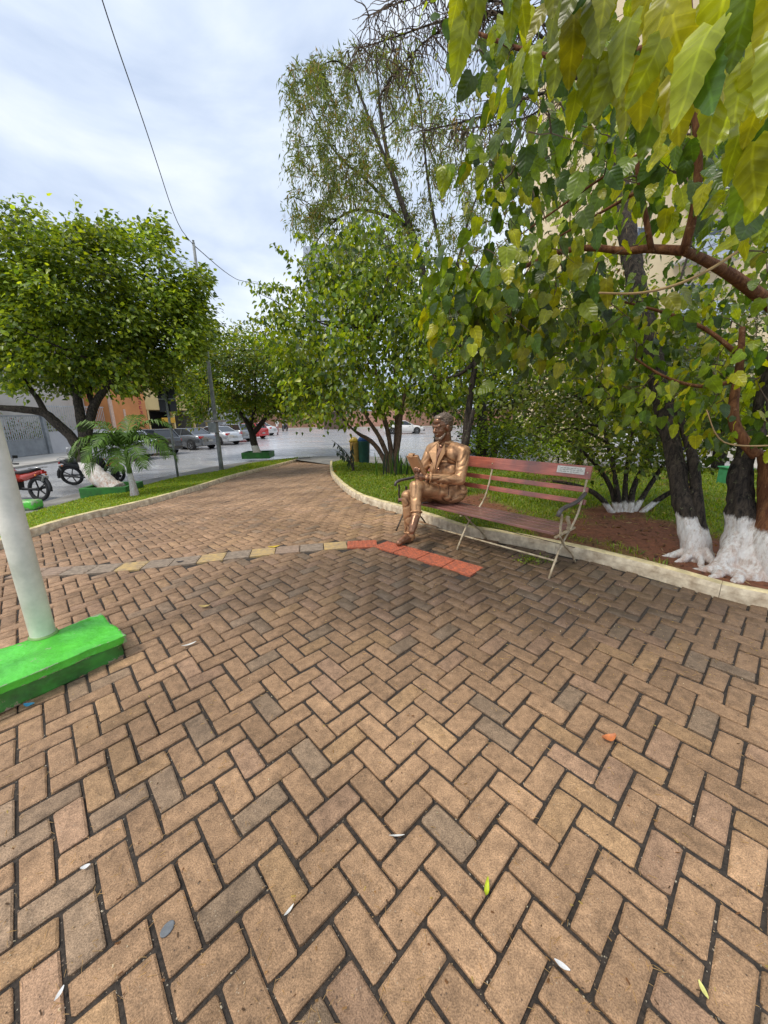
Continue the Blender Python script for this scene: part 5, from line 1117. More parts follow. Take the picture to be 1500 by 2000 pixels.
ad = [(3.0, 2.3), (2.95, 3.1), (2.3, 1.9), (2.3, 2.9), (2.35, 2.1), (2.3, 2.9), (2.2, 3.0), (2.0, 1.75), (3.0, 3.1), (1.6, 2.2), (3.1, 3.3), (2.4, 2.3)]
ar = [.055, .045, .026, .028, .018, .012, .012, .010, .02, .02, .018, .006]
armP = []
for pts, (d0, d1), r0 in zip(arm, ad, ar):
    Pk = smoothline(Pw(pts, np.linspace(d0, d1, len(pts))), .05, 3); m_ = MB(); m_.tube(Pk, np.linspace(r0, r0*.45, len(Pk)), 8)
    keepworld(m_.build('branch', M_twigy if r0 in (.010, .006) else M_barkb, t6, True)); armP.append(Pk)
armP = np.vstack(armP)
cl = []; cd = []
def region(poly, n, dmin, dmax):
    poly = np.array(poly, float); lo, hi = poly.min(0), poly.max(0); k = 0; out = []
    while k < n:
        x, y = rng.uniform(lo, hi)
        if inside(poly, x, y)[0]: out.append(P3(x, y, rng.uniform(dmin, dmax))); k += 1
    return out
cl += region([(1010, 0), (1500, 0), (1500, 180), (1330, 190), (1190, 330), (1000, 330), (960, 180), (900, 60), (870, 0)], 46, 1.7, 3.4)
cl += region([(930, 300), (1130, 200), (1280, 240), (1260, 500), (1300, 640), (1080, 700), (900, 640), (870, 520), (940, 430)], 150, 2.2, 3.9)
cl += region([(1250, 200), (1340, 150), (1400, 260), (1380, 420), (1330, 470), (1260, 440)], 20, 1.8, 3.4)
cl += region([(1290, 60), (1540, 60), (1540, 600), (1420, 560), (1290, 420)], 42, 2.6, 4.2)
cl += region([(1000, 620), (1300, 560), (1420, 560), (1500, 620), (1540, 830), (1400, 860), (1280, 820), (1080, 740)], 170, 2.8, 4.6)
cl += region([(1430, 160), (1540, 120), (1540, 560), (1470, 330)], 22, 1.3, 2.2)
cl += region([(790, 640), (860, 610), (900, 560), (960, 520), (960, 600), (880, 690), (820, 690)], 16, 2.4, 3.2)
cl = np.array(cl)
px_, py_, dd_ = proj(cl); tx_ = np.interp(py_, [340, 440, 560, 660, 780, 890], [1212, 1222, 1243, 1268, 1290, 1318]); cl = cl[~((np.abs(px_-tx_-4) < 34) & (py_ > 380) & (py_ < 900) & (dd_ < D5+.5) & (rng.uniform(0, 1, len(cl)) < .8))]
grow_twigs(cl, armP[::2], .007, M_twig, t6, np.random.default_rng(5), 4)
CM = np.array([[.17, .24, .012], [.24, .30, .012], [.09, .14, .012], [.31, .35, .014], [.045, .085, .012], [.06, .11, .014], [.36, .35, .015], [.13, .19, .012]])
pos, d, n, s = clump_leaves(cl, 9, .12, .05, .13, None, droop=1.4, up=.15)
# the nearest sprays: very large leaves close above the camera
near = []
for x, y, dpt in [(1130, 30, 1.1), (1200, 120, 1.05), (1260, 60, .95), (1300, 30, .9), (1250, 160, 1.1), (1420, 40, .70), (1470, 110, .75), (1390, 10, .8), (1160, 170, 1.2), (1330, 170, 1.15), (1480, 250, .9), (1440, 170, .95), (1490, 350, 1.0), (880, 20, 1.3), (915, 10, 1.35), (950, 5, 1.3), (1000, 30, 1.3), (1060, 20, 1.2), (1330, 100, .8), (1500, 20, .66), (1100, 100, 1.35), (1180, 20, 1.0), (1040, 90, 1.5), (1370, 90, .85), (1230, 10, .9), (1500, 180, .8)]:
    near.append(P3(x, y-25, dpt))
near = np.array(near); kn = 3
pn = np.repeat(near, kn, 0)+rng.normal(0, .035, (len(near)*kn, 3)); dn = np.array([[-.10, .05, -1.0]])+rng.normal(0, .22, pn.shape); nn_ = np.array([[-.6, -.9, .25]])+rng.normal(0, .55, pn.shape); sn = rng.uniform(.085, .135, len(pn))
lone = np.array([P3(865, 325, 2.2), P3(880, 322, 2.2), P3(905, 345, 2.25), P3(925, 340, 2.25), P3(872, 335, 2.2), P3(905, 540, 2.6), P3(915, 590, 2.6), P3(1130, 525, 1.9), P3(1160, 540, 1.85), P3(1150, 515, 1.85), P3(1185, 545, 1.9)])
dl = np.tile(np.array([[-.1, 0, -1.]]), (len(lone), 1))+rng.normal(0, .15, lone.shape)
nl_ = np.array([[-.8, -.6, .2]])+rng.normal(0, .3, lone.shape)
leaf_cloud('foliage', pos, d, n, s, T_BIG, CM, M_leafv, t6, 190, M_leafv1, minpx=20)
CL = np.array([[.32, .33, .014], [.26, .30, .014], [.38, .35, .014], [.14, .21, .014], [.06, .12, .02], [.30, .34, .016]])
leaf_cloud('near_foliage', np.r_[pn, lone], np.r_[dn, dl], np.r_[nn_, nl_], np.r_[sn*1.15, rng.uniform(.10, .14, len(lone))], T_LONG, CL, M_leafv, t6, 110, M_leafv1, minpx=10)

# ---------------------------------------------------------------- bushes and trees of the bed
def bush(name, label, cat, base, stems, Ds, rad, regs, npc, spread, smin, smax, T, cols, zc, nb=10, seed=1, mt=None, droop=.5, up=.3, white=True, singles=0, minpx=10, dep=.8, m=None):
    t = empty(name, tuple(base), label, cat); Ps = []
    for k, st in enumerate(stems):
        P_ = Pw(st, [Ds+.12*math.sin(k*2.1+i)*i for i in range(len(st))]); P_[0] = np.array(base)+np.array([(st[0][0]-stems[0][0][0])/F_*Ds, .05*math.sin(k*3), -.04])
        Ps.append(whitewashed(P_, np.linspace(rad, rad*.35, len(st)), zc if white else -9, t, mt or M_bark, 'stem' if len(stems) > 1 else 'trunk', 8))
    c_ = []
    for (x, y), rx, ry, n in regs:
        for _ in range(n):
            a = rng.uniform(0, 2*math.pi); q = math.sqrt(rng.uniform(0, 1)); c_.append(P3(x+rx*q*math.cos(a), y+ry*q*math.sin(a), Ds+rng.uniform(-dep, dep)*math.sqrt(max(.05, 1-q*q))))
    c_ = np.array(c_); zg = G(c_[:, 0], c_[:, 1])+.12; c_ = c_[c_[:, 2] > zg]
    limbs(t, np.vstack(Ps), c_, nb, rad*.5, mt or M_bark, seed=seed, twig_m=M_twig)
    pos, d, n, s = clump_leaves(c_, npc, spread, smin, smax, None, droop, up)
    leaf_cloud('foliage', pos, d, n, s, T, cols, m or M_leaf, t, singles, minpx=minpx); return t
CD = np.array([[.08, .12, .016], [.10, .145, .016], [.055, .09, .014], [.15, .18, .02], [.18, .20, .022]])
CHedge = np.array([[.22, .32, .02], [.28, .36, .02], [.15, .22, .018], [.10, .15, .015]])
b7 = gnd(1222, 1003, .05); D7 = float((b7-CAM)@CW)
bush('spreading_bush', 'wide dark bush with many lime washed stems right of the bench', 'bush', b7, [[(1222, 1003), (1220, 960), (1225, 900), (1240, 820)], [(1208, 1000), (1195, 950), (1160, 900), (1110, 860)], [(1200, 1002), (1170, 965), (1120, 945), (1080, 940)], [(1235, 1004), (1262, 960), (1300, 900), (1350, 850)], [(1245, 1003), (1285, 975), (1330, 950), (1370, 940)], [(1215, 1002), (1205, 950), (1190, 880), (1170, 800)], [(1228, 1003), (1235, 950), (1270, 890), (1300, 800)]], D7, .045,
     [((1200, 820), 190, 90, 150), ((1090, 770), 120, 60, 60), ((1330, 820), 110, 90, 70), ((1190, 890), 80, 40, 30), ((1250, 740), 150, 70, 80)], 15, .14, .05, .10, T_SM, CD, float(b7[2])+.16, seed=31, nb=14)
b8 = gnd(1040, 912, .05); D8 = float((b8-CAM)@CW)
bush('hedge_shrub', 'bright yellow green fine leaved shrub just behind the bench back', 'shrub', b8, [[(1020, 915), (1010, 890), (990, 870)], [(1045, 915), (1050, 885), (1060, 860)], [(1070, 915), (1090, 890), (1110, 870)]], D8, .03,
     [((1030, 862), 110, 38, 190), ((960, 845), 55, 28, 50), ((1120, 880), 50, 25, 40)], 16, .22, .09, .17, (T_SM[0]*np.array([.7, 1, 1]), T_SM[1]), CHedge, -9, seed=33, droop=-.2, up=.5, white=False, dep=1.1)
b9 = gnd(895, 972, .03); D9 = float((b9-CAM)@CW)
bush('young_tree', 'slender tree with short white base seen between the statue and the bench back', 'tree', b9, [[(897, 972), (898, 950), (905, 900), (915, 800), (930, 700), (940, 600)], [(890, 972), (888, 945), (905, 890), (925, 800)]], D9, .10,
     [((930, 690), 120, 90, 120), ((1000, 620), 100, 80, 80), ((880, 640), 60, 60, 40)], 9, .16, .08, .13, T_MID, CY*.9, float(b9[2])+.42, seed=35, droop=1.0, up=.2)
for k, (x, yb, dep_, regs, cols, lab) in enumerate([
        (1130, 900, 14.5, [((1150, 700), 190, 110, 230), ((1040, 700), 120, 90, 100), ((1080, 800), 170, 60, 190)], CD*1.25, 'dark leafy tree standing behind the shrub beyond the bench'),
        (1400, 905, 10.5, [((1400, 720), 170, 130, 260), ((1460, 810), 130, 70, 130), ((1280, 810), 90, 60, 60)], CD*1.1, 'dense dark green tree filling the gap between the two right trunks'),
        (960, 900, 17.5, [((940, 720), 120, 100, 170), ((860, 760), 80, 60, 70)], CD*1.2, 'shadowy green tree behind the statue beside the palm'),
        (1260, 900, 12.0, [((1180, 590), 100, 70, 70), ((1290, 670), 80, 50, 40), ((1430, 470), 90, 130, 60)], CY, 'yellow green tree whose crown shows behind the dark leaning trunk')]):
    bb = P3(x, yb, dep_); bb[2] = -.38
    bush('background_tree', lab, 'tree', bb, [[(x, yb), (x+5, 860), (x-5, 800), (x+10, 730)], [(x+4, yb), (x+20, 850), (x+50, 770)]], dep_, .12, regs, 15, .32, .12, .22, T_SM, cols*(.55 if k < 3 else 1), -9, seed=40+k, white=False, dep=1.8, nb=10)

# ---------------------------------------------------------------- palms
M_palm = mat('palm_green', (.10, .18, .018), .45, nscale=5, namt=.5, c2=(.03, .07, .01), spec=.2)
M_palmd = mat('palm_dry', (.30, .22, .10), .7, nscale=5, namt=.5, c2=(.12, .09, .04))
def frond(parent, o0, az, el, L_, droop, nl, ll, lw, m, name='frond', hang=.5, twist=0.):
    mb = MB(); pts = []; p = Vector(o0); d = Vector((math.cos(az)*math.cos(el), math.sin(az)*math.cos(el), math.sin(el))); n = 14
    for k in range(n+1): pts.append(p.copy()); p = p+d*(L_/n); d = (d+Vector((0, 0, -droop/n*(.4+1.6*k/n)))).normalized()
    mb.tube(pts, np.linspace(.014, .003, n+1)*(L_/1.2), 5)
    for i in range(nl):
        t = .12+.88*i/(nl-1); f = t*n; k = min(n-1, int(f)); q = pts[k].lerp(pts[k+1], f-k); dd = (pts[k+1]-pts[k]).normalized(); sd_ = dd.cross(Vector((0, 0, 1))); sd_ = sd_.normalized() if sd_.length > .05 else Vector((math.sin(az), -math.cos(az), 0)); up_ = sd_.cross(dd)
        for s in (1, -1):
            l = ll*(math.sin(math.pi*min(1, t*.85+.12))**.6)*random.uniform(.85, 1.1); ld = (sd_*s*.9+dd*random.uniform(.45, .75)+up_*random.uniform(.1, .35)).normalized()
            a = q; b = q+ld*l*.5+Vector((0, 0, -.10*l*hang)); c = q+ld*l*.85+Vector((0, 0, -l*hang*.75)); wv = dd*lw*.5
            mb.add([a-wv*.6, a+wv*.6, b+wv, b-wv, c], [(0, 1, 2, 3), (3, 2, 4)])
    o = mb.build(name, m, parent); keepworld(o); return o
bp = gnd(262, 968, .06); Dp = float((bp-CAM)@CW)
bp = P3(263, 968, 9.0); 
palm = empty('small_palm', tuple(bp), 'small arching palm with white painted trunk on the grass strip', 'palm')
PPk = whitewashed([bp+np.array([0, 0, -.06])]+Pw([(260, 950), (256, 935), (252, 915), (248, 895), (246, 880)], [9.0]*5), [.10, .07, .06, .055, .05, .04], float(P3(256, 925, 9.0)[2]), palm, M_palm)
top = P3(246, 878, 9.0)
for k, (az, el, L_, dr) in enumerate([(170, 60, 1.5, 2.2), (195, 30, 1.35, 2.0), (220, 45, 1.3, 2.4), (150, 38, 1.3, 2.0), (10, 62, 1.4, 2.1), (-15, 42, 1.45, 2.6), (20, 28, 1.3, 2.3), (-40, 25, 1.2, 2.4), (90, 70, 1.2, 1.8), (-90, 55, 1.15, 2.4), (-70, 20, 1.1, 2.3), (240, 10, 1.1, 2.0), (120, 50, 1.2, 2.2), (60, 45, 1.2, 2.2), (-110, 35, 1.2, 2.3)]):
    frond(palm, top, math.radians(az), math.radians(el), L_, dr, 34, .46, .034, M_palm, hang=.6)
bq = P3(940, 890, 13.0); bq[2] = -.33
palm2 = empty('tall_palm', tuple(bq), 'tall palm with dark trunk and hanging half dry fronds behind the statue', 'palm')
whitewashed([bq]+Pw([(942, 830), (938, 740), (930, 660), (925, 610)], [13.0]*4), [.20, .17, .16, .15, .14], -9, palm2, M_bark)
top = P3(925, 605, 13.0)
for k in range(20):
    az = k*2.4; dry = k % 4 == 0
    frond(palm2, top, az, .55-.06*(k % 12), 2.9, 2.3, 46, .75, .045, M_palmd if dry else M_palm, hang=.95, name='dry_frond' if dry else 'frond')
# spiky strap-leaf plant at the foot of the middle tree, and a dark feathery plant at the path corner
bs = gnd(778, 930, .06); sp = empty('strap_leaf_plant', tuple(bs), 'clump of upright striped strap leaves at the foot of the middle tree', 'plant')
for k in range(46):
    x, y = rng.normal(0, .32), rng.normal(0, .16); p = Vector(bs)+Vector((x, y, -.02)); h = rng.uniform(.45, .85); l = Vector((rng.normal(0, .08), rng.normal(0, .08), 1)); wd = .022; mb = MB(); az = rng.uniform(0, 3.14); wv = Vector((math.cos(az), math.sin(az), 0))*wd
    mb.add([p-wv, p+wv, p+l*h*.55+wv*1.2, p+l*h*.55-wv*1.2, p+l*h+Vector((rng.normal(0, .05), 0, 0))], [(0, 1, 2, 3), (3, 2, 4)]); keepworld(mb.build('strap_leaf', M_palm if k % 3 else mat('strap_dark', (.035, .05, .03), .5), sp))
bf = gnd(690, 924, .05); Df = float((bf-CAM)@CW)
fp = empty('feathery_shrub', tuple(bf), 'small dark leaning plant with hanging narrow leaves at the path corner', 'shrub')
for k, pts in enumerate([[(690, 924), (688, 905), (678, 885), (660, 868), (648, 860)], [(692, 924), (690, 900), (686, 880), (690, 865)], [(690, 923), (684, 900), (668, 885), (655, 880)]]):
    Pk = smoothline(Pw(pts, [Df]*len(pts)), .05, 2); mb = MB(); mb.tube(Pk, np.linspace(.022, .006, len(Pk)), 5); keepworld(mb.build('stem', M_bark, fp, True))
    for q in range(16):
        p = Vector(Pk[int(len(Pk)*(.35+.6*q/16))]); mb = MB(); dv = Vector((rng.normal(0, .35), rng.normal(0, .3), -1)).normalized(); wv = Vector((.03, .01, 0)); l = rng.uniform(.14, .26); mb.add([p, p+dv*l*.5+wv, p+dv*l, p+dv*l*.5-wv], [(0, 1, 2), (0, 2, 3)]); keepworld(mb.build('leaf', mat('dark_leaf', (.035, .055, .03), .45), fp))
# ================================================================== VEHICLES
def paint(name, c, metal=.0): return mat('paint_'+name, c, .25, metal=metal, nscale=2, namt=.08, clear=.8)
M_glass = mat('car_glass', (.02, .024, .028), .05, nscale=2, namt=.2, spec=.9)
M_tyre = mat('tyre', (.02, .02, .02), .85, nscale=20)
M_rim = mat('rim', (.55, .56, .58), .3, metal=.8, nscale=20)
M_black = mat('black_plastic', (.022, .022, .024), .55, nscale=20)
M_red = mat('red_lamp', (.48, .015, .012), .2, nscale=8, clear=.5)
M_amber = mat('amber_lamp', (.75, .20, .02), .25, nscale=8)
M_lampw = mat('clear_lamp', (.7, .72, .74), .15, nscale=8)
M_plate = mat('plate', (.42, .42, .40), .5, nscale=8)
M_chrome = mat('chrome', (.6, .6, .6), .2, metal=1, nscale=10)
def loft(mb, secs, mi=0, closed=True, caps=True):
    n = len(secs[0]); vs = [v for s in secs for v in s]; k = len(secs)
    fs = [(i*n+j, i*n+(j+1) % n, (i+1)*n+(j+1) % n, (i+1)*n+j) for i in range(k-1) for j in range(n if closed else n-1)]
    if caps: fs += [tuple(range(n)), tuple((k-1)*n+j for j in range(n))]
    mb.add(vs, fs, mi)
def car(label, pos, rz, pm, kind='sedan', group=None, L_=4.4):
    t = empty('parked_car', tuple(pos), label, 'car', group, rz)
    W = .86; h = L_/2
    if kind == 'sedan': st = [(-h, .42, .78, .70), (-h+.06, .30, .90, .80), (-h+.45, .22, .99, .85), (-h+1.0, .20, 1.0, W), (-.2, .20, .96, W), (h-1.35, .20, .93, W), (h-.7, .22, .86, .84), (h-.15, .28, .70, .76), (h, .40, .58, .62)]; gh = (-h+.55, -h+1.35, h-2.05, h-1.20, 1.42)
    else: st = [(-h, .40, .92, .72), (-h+.06, .28, 1.0, .82), (-h+.4, .22, 1.02, W), (-h+1.0, .20, 1.0, W), (-.2, .20, .97, W), (h-1.25, .20, .95, W), (h-.6, .22, .86, .83), (h-.12, .28, .70, .75), (h, .40, .58, .62)]; gh = (-h+.10, -h+.45, h-1.95, h-1.10, 1.50)
    mb = MB(); secs = []
    for x, z0, z1, w_ in st:
        secs.append([(x, -w_*.9, z0), (x, -w_, z0+.12), (x, -w_, (z0+z1)/2+.08), (x, -w_*.95, z1-.06), (x, -w_*.84, z1), (x, w_*.84, z1), (x, w_*.95, z1-.06), (x, w_, (z0+z1)/2+.08), (x, w_, z0+.12), (x, w_*.9, z0)])
    loft(mb, secs); body_ = mb.build('body', pm, t, True)
    x0, x1, x2, x3, zt = gh; zb = .93
    mb = MB()
    lo_ = [(x0, -.74), (x3, -.74), (x3, .74), (x0, .74)]; hi_ = [(x1, -.58), (x2, -.58), (x2, .58), (x1, .58)]
    secs = []
    for k in range(4):
        f = k/3; z = zb+(zt-.045-zb)*f; g_ = f**1.25; secs.append([(a[0]*(1-f)+b[0]*f, a[1]*(1-g_)+b[1]*g_, z) for a, b in zip(lo_, hi_)])
    loft(mb, secs); mb.build('windows', M_glass, t)
    mb = MB(); mb.box(((x1+x2)/2, 0, zt-.03), ((x2-x1)+.08, 1.20, .05), taper=.93); mb.build('roof', pm, t, bevel=.015)
    mb = MB()
    for s in (1, -1):
        for (ax, bx_2) in ((x0, x1), (x3, x2)): mb.bar((ax, s*.745, zb), (bx_2, s*.585, zt-.04), .07, .05)
        m_ = (x1+x2)/2-.05; mb.bar((m_, s*.755, zb), (m_, s*.595, zt-.04), .07, .03)
    mb.build('pillars', pm, t)
    for s in (1, -1):
        for wx in (-h+.85, h-.85):
            mb = MB(); mb.lathe([(.02, -.10), (.30, -.10), (.315, -.07), (.315, .07), (.30, .10), (.22, .105), (.02, .10)], seg=20, axis='Y'); wl = mb.build('wheel', M_tyre, t, True); wl.location = (wx, s*.79, .315)
            mb = MB(); mb.lathe([(.015, .0), (.05, .012), (.06, .0)], seg=10, axis='Y'); mb.lathe([(.195, -.01), (.215, .012), (.20, .012)], seg=20, axis='Y', cap=False)
            for q in range(6): a = q*math.pi/3; mb.bar((.04*math.cos(a), .005, .04*math.sin(a)), (.20*math.cos(a), .005, .20*math.sin(a)), .012, .05, up=(0, 1, 0))
            rm = mb.build('rim', M_rim, wl); rm.location = (0, .105*s, 0)
            if s < 0: rm.rotation_euler = (0, 0, math.pi)
            mb = MB(); mb.lathe([(.01, -.02), (.385, -.02), (.385, .02), (.01, .02)], seg=20, axis='Y'); wa = mb.build('wheel_arch', M_black, t); wa.location = (wx, s*(W-.012), .345)
        mb = MB(); mb.box((-h+.10, s*.64, .83), (.16, .30, .16)); mb.build('tail_light', M_red, t, bevel=.02)
        mb = MB(); mb.box((h-.18, s*.60, .64), (.22, .26, .12)); mb.build('headlight', M_lampw, t, bevel=.02)
        mb = MB(); mb.box((x3-.25, s*.93, 1.0), (.12, .16, .11)); mb.build('mirror', pm, t, bevel=.02)
        mb = MB(); mb.box((-.35, s*(W+.004), .80), (.16, .015, .03)); mb.box((.55, s*(W+.004), .80), (.16, .015, .03)); mb.build('door_handle', M_black, t)
    mb = MB(); mb.box((-h+.02, 0, .40), (.14, 1.45, .20)); mb.build('rear_bumper', pm, t, bevel=.03)
    mb = MB(); mb.box((h-.02, 0, .38), (.14, 1.30, .20)); mb.build('front_bumper', M_black, t, bevel=.03)
    mb = MB(); mb.box((-h-.035, 0, .60 if kind == 'sedan' else .55), (.015, .40, .13)); mb.build('number_plate', M_plate, t)
    return t
cg = 'cars parked along the far kerb'
def on_street(x, y, d=0): q = zpl(x, y, -.6); return (q[0], q[1]+d, -.6)
car('silver hatchback half hidden behind the small palm', (-14.6, 20.4, -.6), math.radians(165), paint('silver', (.52, .54, .56), .5), 'hatch', cg)
car('black hatchback parked between the palm and the grey sedan', (-14.5, 23.3, -.6), math.radians(158), paint('black', (.03, .033, .036), .2), 'hatch', cg)
car('dark grey sedan with bright rim and red tail light, parked behind the two posts', (-13.7, 26.7, -.6), math.radians(158), paint('grey', (.17, .18, .19), .6), 'sedan', cg)
car('silver sedan parked right behind the box on the utility pole', (-13.4, 30.6, -.6), math.radians(155), paint('silver2', (.58, .59, .60), .5), 'sedan', cg)
car('dark silver hatchback parked between the silver sedan and the red car', (-13.5, 33.9, -.6), math.radians(155), paint('dsilver', (.30, .31, .32), .5), 'hatch', cg)
car('small red car parked behind the round tree trunk', (-13.2, 37.4, -.6), math.radians(157), paint('red', (.55, .015, .015)), 'hatch', cg, 4.0)
car('white car at the far end of the row beyond the red car', (-14.2, 43.2, -.6), math.radians(170), paint('white', (.72, .72, .72)), 'sedan', cg)
car('white sedan parked across the street behind the statue', (2.3, 42.6, -.6), math.radians(5), paint('white2', (.78, .78, .77)), 'sedan')
car('pale blue car glimpsed between the shrub and the bench back', (6.6, 21.0, -.6), math.radians(20), paint('pblue', (.45, .52, .58), .3), 'hatch')
car('white car glimpsed behind the dark leaning trunk', (14.6, 20.5, -.6), math.radians(8), paint('white3', (.74, .74, .74)), 'hatch')

def moto(label, pos, rz, body_m, rack=True, lean=.12, helmet=False, scale=1.0):
    t = empty('motorcycle', tuple(pos), label, 'motorcycle', None, rz); t.rotation_euler = (lean, 0, rz); t.scale = (scale,)*3
    for wx in (-.62, .62):
        mb = MB(); 
        prof = [(.29+.045*math.cos(a), .045*math.sin(a)) for a in np.linspace(0, 2*math.pi, 9)[:-1]]
        seg = 22; vs = []; 
        for k in range(seg):
            a = 2*math.pi*k/seg
            for r_, y_ in prof: vs.append((r_*math.cos(a), y_, r_*math.sin(a)))
        fs = [(k*8+j, k*8+(j+1) % 8, ((k+1) % seg)*8+(j+1) % 8, ((k+1) % seg)*8+j) for k in range(seg) for j in range(8)]
        mb.add(vs, fs); wl = mb.build('wheel', M_tyre, t, True); wl.location = (wx, 0, .335)
        mb = MB(); 
        for q in range(5): a = q*2*math.pi/5; mb.bar((0, 0, 0), (.25*math.cos(a), 0, .25*math.sin(a)), .02, .035, up=(0, 1, 0))
        mb.lathe([(.05, -.05), (.05, .05)], seg=10, axis='Y'); mb.lathe([(.235, -.012), (.255, -.012), (.255, .012), (.235, .012)], seg=20, axis='Y', cap=False); mb.build('rim', M_black, wl)
    mb = MB(); mb.tube([(.62, .06, .335), (.50, .06, .70), (.44, .05, .92)], .022, 6); mb.tube([(.62, -.06, .335), (.50, -.06, .70), (.44, -.05, .92)], .022, 6); mb.build('fork', M_chrome, t, True)
    mb = MB(); mb.tube([(.42, 0, .90), (.30, 0, .62), (.12, 0, .38), (-.2, 0, .34), (-.62, .05, .335)], .028, 6); mb.tube([(.42, 0, .84), (.0, 0, .72), (-.5, 0, .76)], .024, 6); mb.build('frame', M_black, t, True)
    mb = MB(); mb.box((.10, 0, .42), (.30, .22, .24)); mb.lathe([(.08, -.10), (.08, .10)], c=(.18, 0, .50), seg=10, axis='Y'); mb.build('engine', M_black, t, bevel=.02)
    def sec(x, w_, z0, z1): return [(x, -w_*.6, z0), (x, -w_, (z0+z1)/2), (x, -w_*.7, z1), (x, w_*.7, z1), (x, w_, (z0+z1)/2), (x, w_*.6, z0)]
    mb = MB(); loft(mb, [sec(.46, .05, .70, .84), sec(.34, .12, .58, .90), (sec(.18, .13, .60, .90)), sec(.02, .08, .64, .80)]); mb.build('tank', body_m, t, True)
    mb = MB(); loft(mb, [sec(-.05, .09, .52, .74), sec(-.3, .12, .56, .76), sec(-.55, .10, .66, .80), sec(-.82, .05, .78, .86)]); mb.build('tail_fairing', body_m, t, True)
    mb = MB(); loft(mb, [sec(.06, .08, .76, .82), sec(-.15, .13, .75, .82), sec(-.45, .13, .77, .87), sec(-.68, .09, .84, .90)]); mb.build('seat', M_black, t, True)
    mb = MB(); mb.tube([(.36, -.34, 1.0), (.40, -.18, 1.02), (.44, 0, .96), (.40, .18, 1.02), (.36, .34, 1.0)], .014, 6); mb.tube([(.36, -.36, 1.0), (.37, -.24, 1.005)], .022, 6); mb.tube([(.36, .36, 1.0), (.37, .24, 1.005)], .022, 6); mb.build('handlebar', M_black, t, True)
    for s in (1, -1):
        mb = MB(); mb.tube([(.40, s*.22, 1.02), (.42, s*.30, 1.18)], .007, 5); mb.box((.41, s*.33, 1.20), (.02, .13, .08)); mb.build('mirror', M_black, t)
        mb = MB(); mb.ball((-.74, s*.14, .72), .028, 8, 5); mb.ball((.50, s*.16, .90), .028, 8, 5); mb.build('indicator', M_amber, t, True)
    mb = MB(); mb.ball((.53, 0, .88), .085, 12, 7, sc=(.7, 1, 1)); mb.build('headlight', M_lampw, t, True)
    mb = MB(); mb.box((-.84, 0, .79), (.05, .13, .07)); mb.build('tail_light', M_red, t, bevel=.012)
    mb = MB(); mb.box((-.86, 0, .62), (.01, .17, .14), M=Matrix.Rotation(-.3, 3, 'Y')); mb.build('number_plate', M_plate, t)
    mb = MB(); mb.tube([(.62+.37*math.cos(a), 0, .335+.37*math.sin(a)) for a in np.linspace(.5, 2.5, 8)], .05, 6); mb.build('front_fender', body_m, t, True)
    mb = MB(); mb.tube([(-.62+.37*math.cos(a), 0, .335+.37*math.sin(a)) for a in np.linspace(.9, 3.3, 9)], .045, 6); mb.build('rear_fender', M_black, t, True)
    mb = MB(); mb.tube([(.1, -.14, .30), (-.3, -.16, .30), (-.75, -.17, .40)], [.022, .03, .042], 8); mb.build('exhaust', M_chrome if not rack else M_black, t, True)
    if rack: mb = MB(); mb.tube([(-.5, .1, .90), (-.85, .1, .93), (-.85, -.1, .93), (-.5, -.1, .90)], .011, 5); mb.build('rack', M_chrome, t, True)
    mb = MB(); mb.bar((.0, .12, .28), (-.1, .24, -.0), .016, .016); mb.build('side_stand', M_black, t)
    return t
m1 = zpl(66, 985, -.6); moto('red and black motorcycle at the left edge behind the white post', (float(m1[0])-.75, float(m1[1])+.45, -.6), math.radians(172), paint('motored', (.42, .03, .012)), lean=.1)
m2 = zpl(158, 935, -.6); moto('black motorcycle leaning behind the palm and the tree planter', (float(m2[0])+1.45, float(m2[1])-1.2, -.6), math.radians(15), M_black, lean=.15)
m3 = zpl(225, 945, -.6); t_ = moto('motorcycle with big red rear lamp behind the palm fronds', (float(m3[0])+.1, float(m3[1])-.1, -.6), math.radians(120), paint('motored2', (.40, .02, .02)), lean=.1)
moto('motorcycle with red tank parked behind the statue shoulder', (3.0, 16.6, -.6), math.radians(100), paint('motored3', (.5, .03, .03)), lean=.1)
moto('blue grey motorcycle parked behind the bench back', (4.3, 15.6, -.6), math.radians(80), paint('motoblue', (.35, .42, .47)), lean=.1)
mr = zpl(557, 842, -.6); moto('black motorcycle ridden down the far street', (float(mr[0]), float(mr[1]), -.6), math.radians(260), M_black, lean=0)

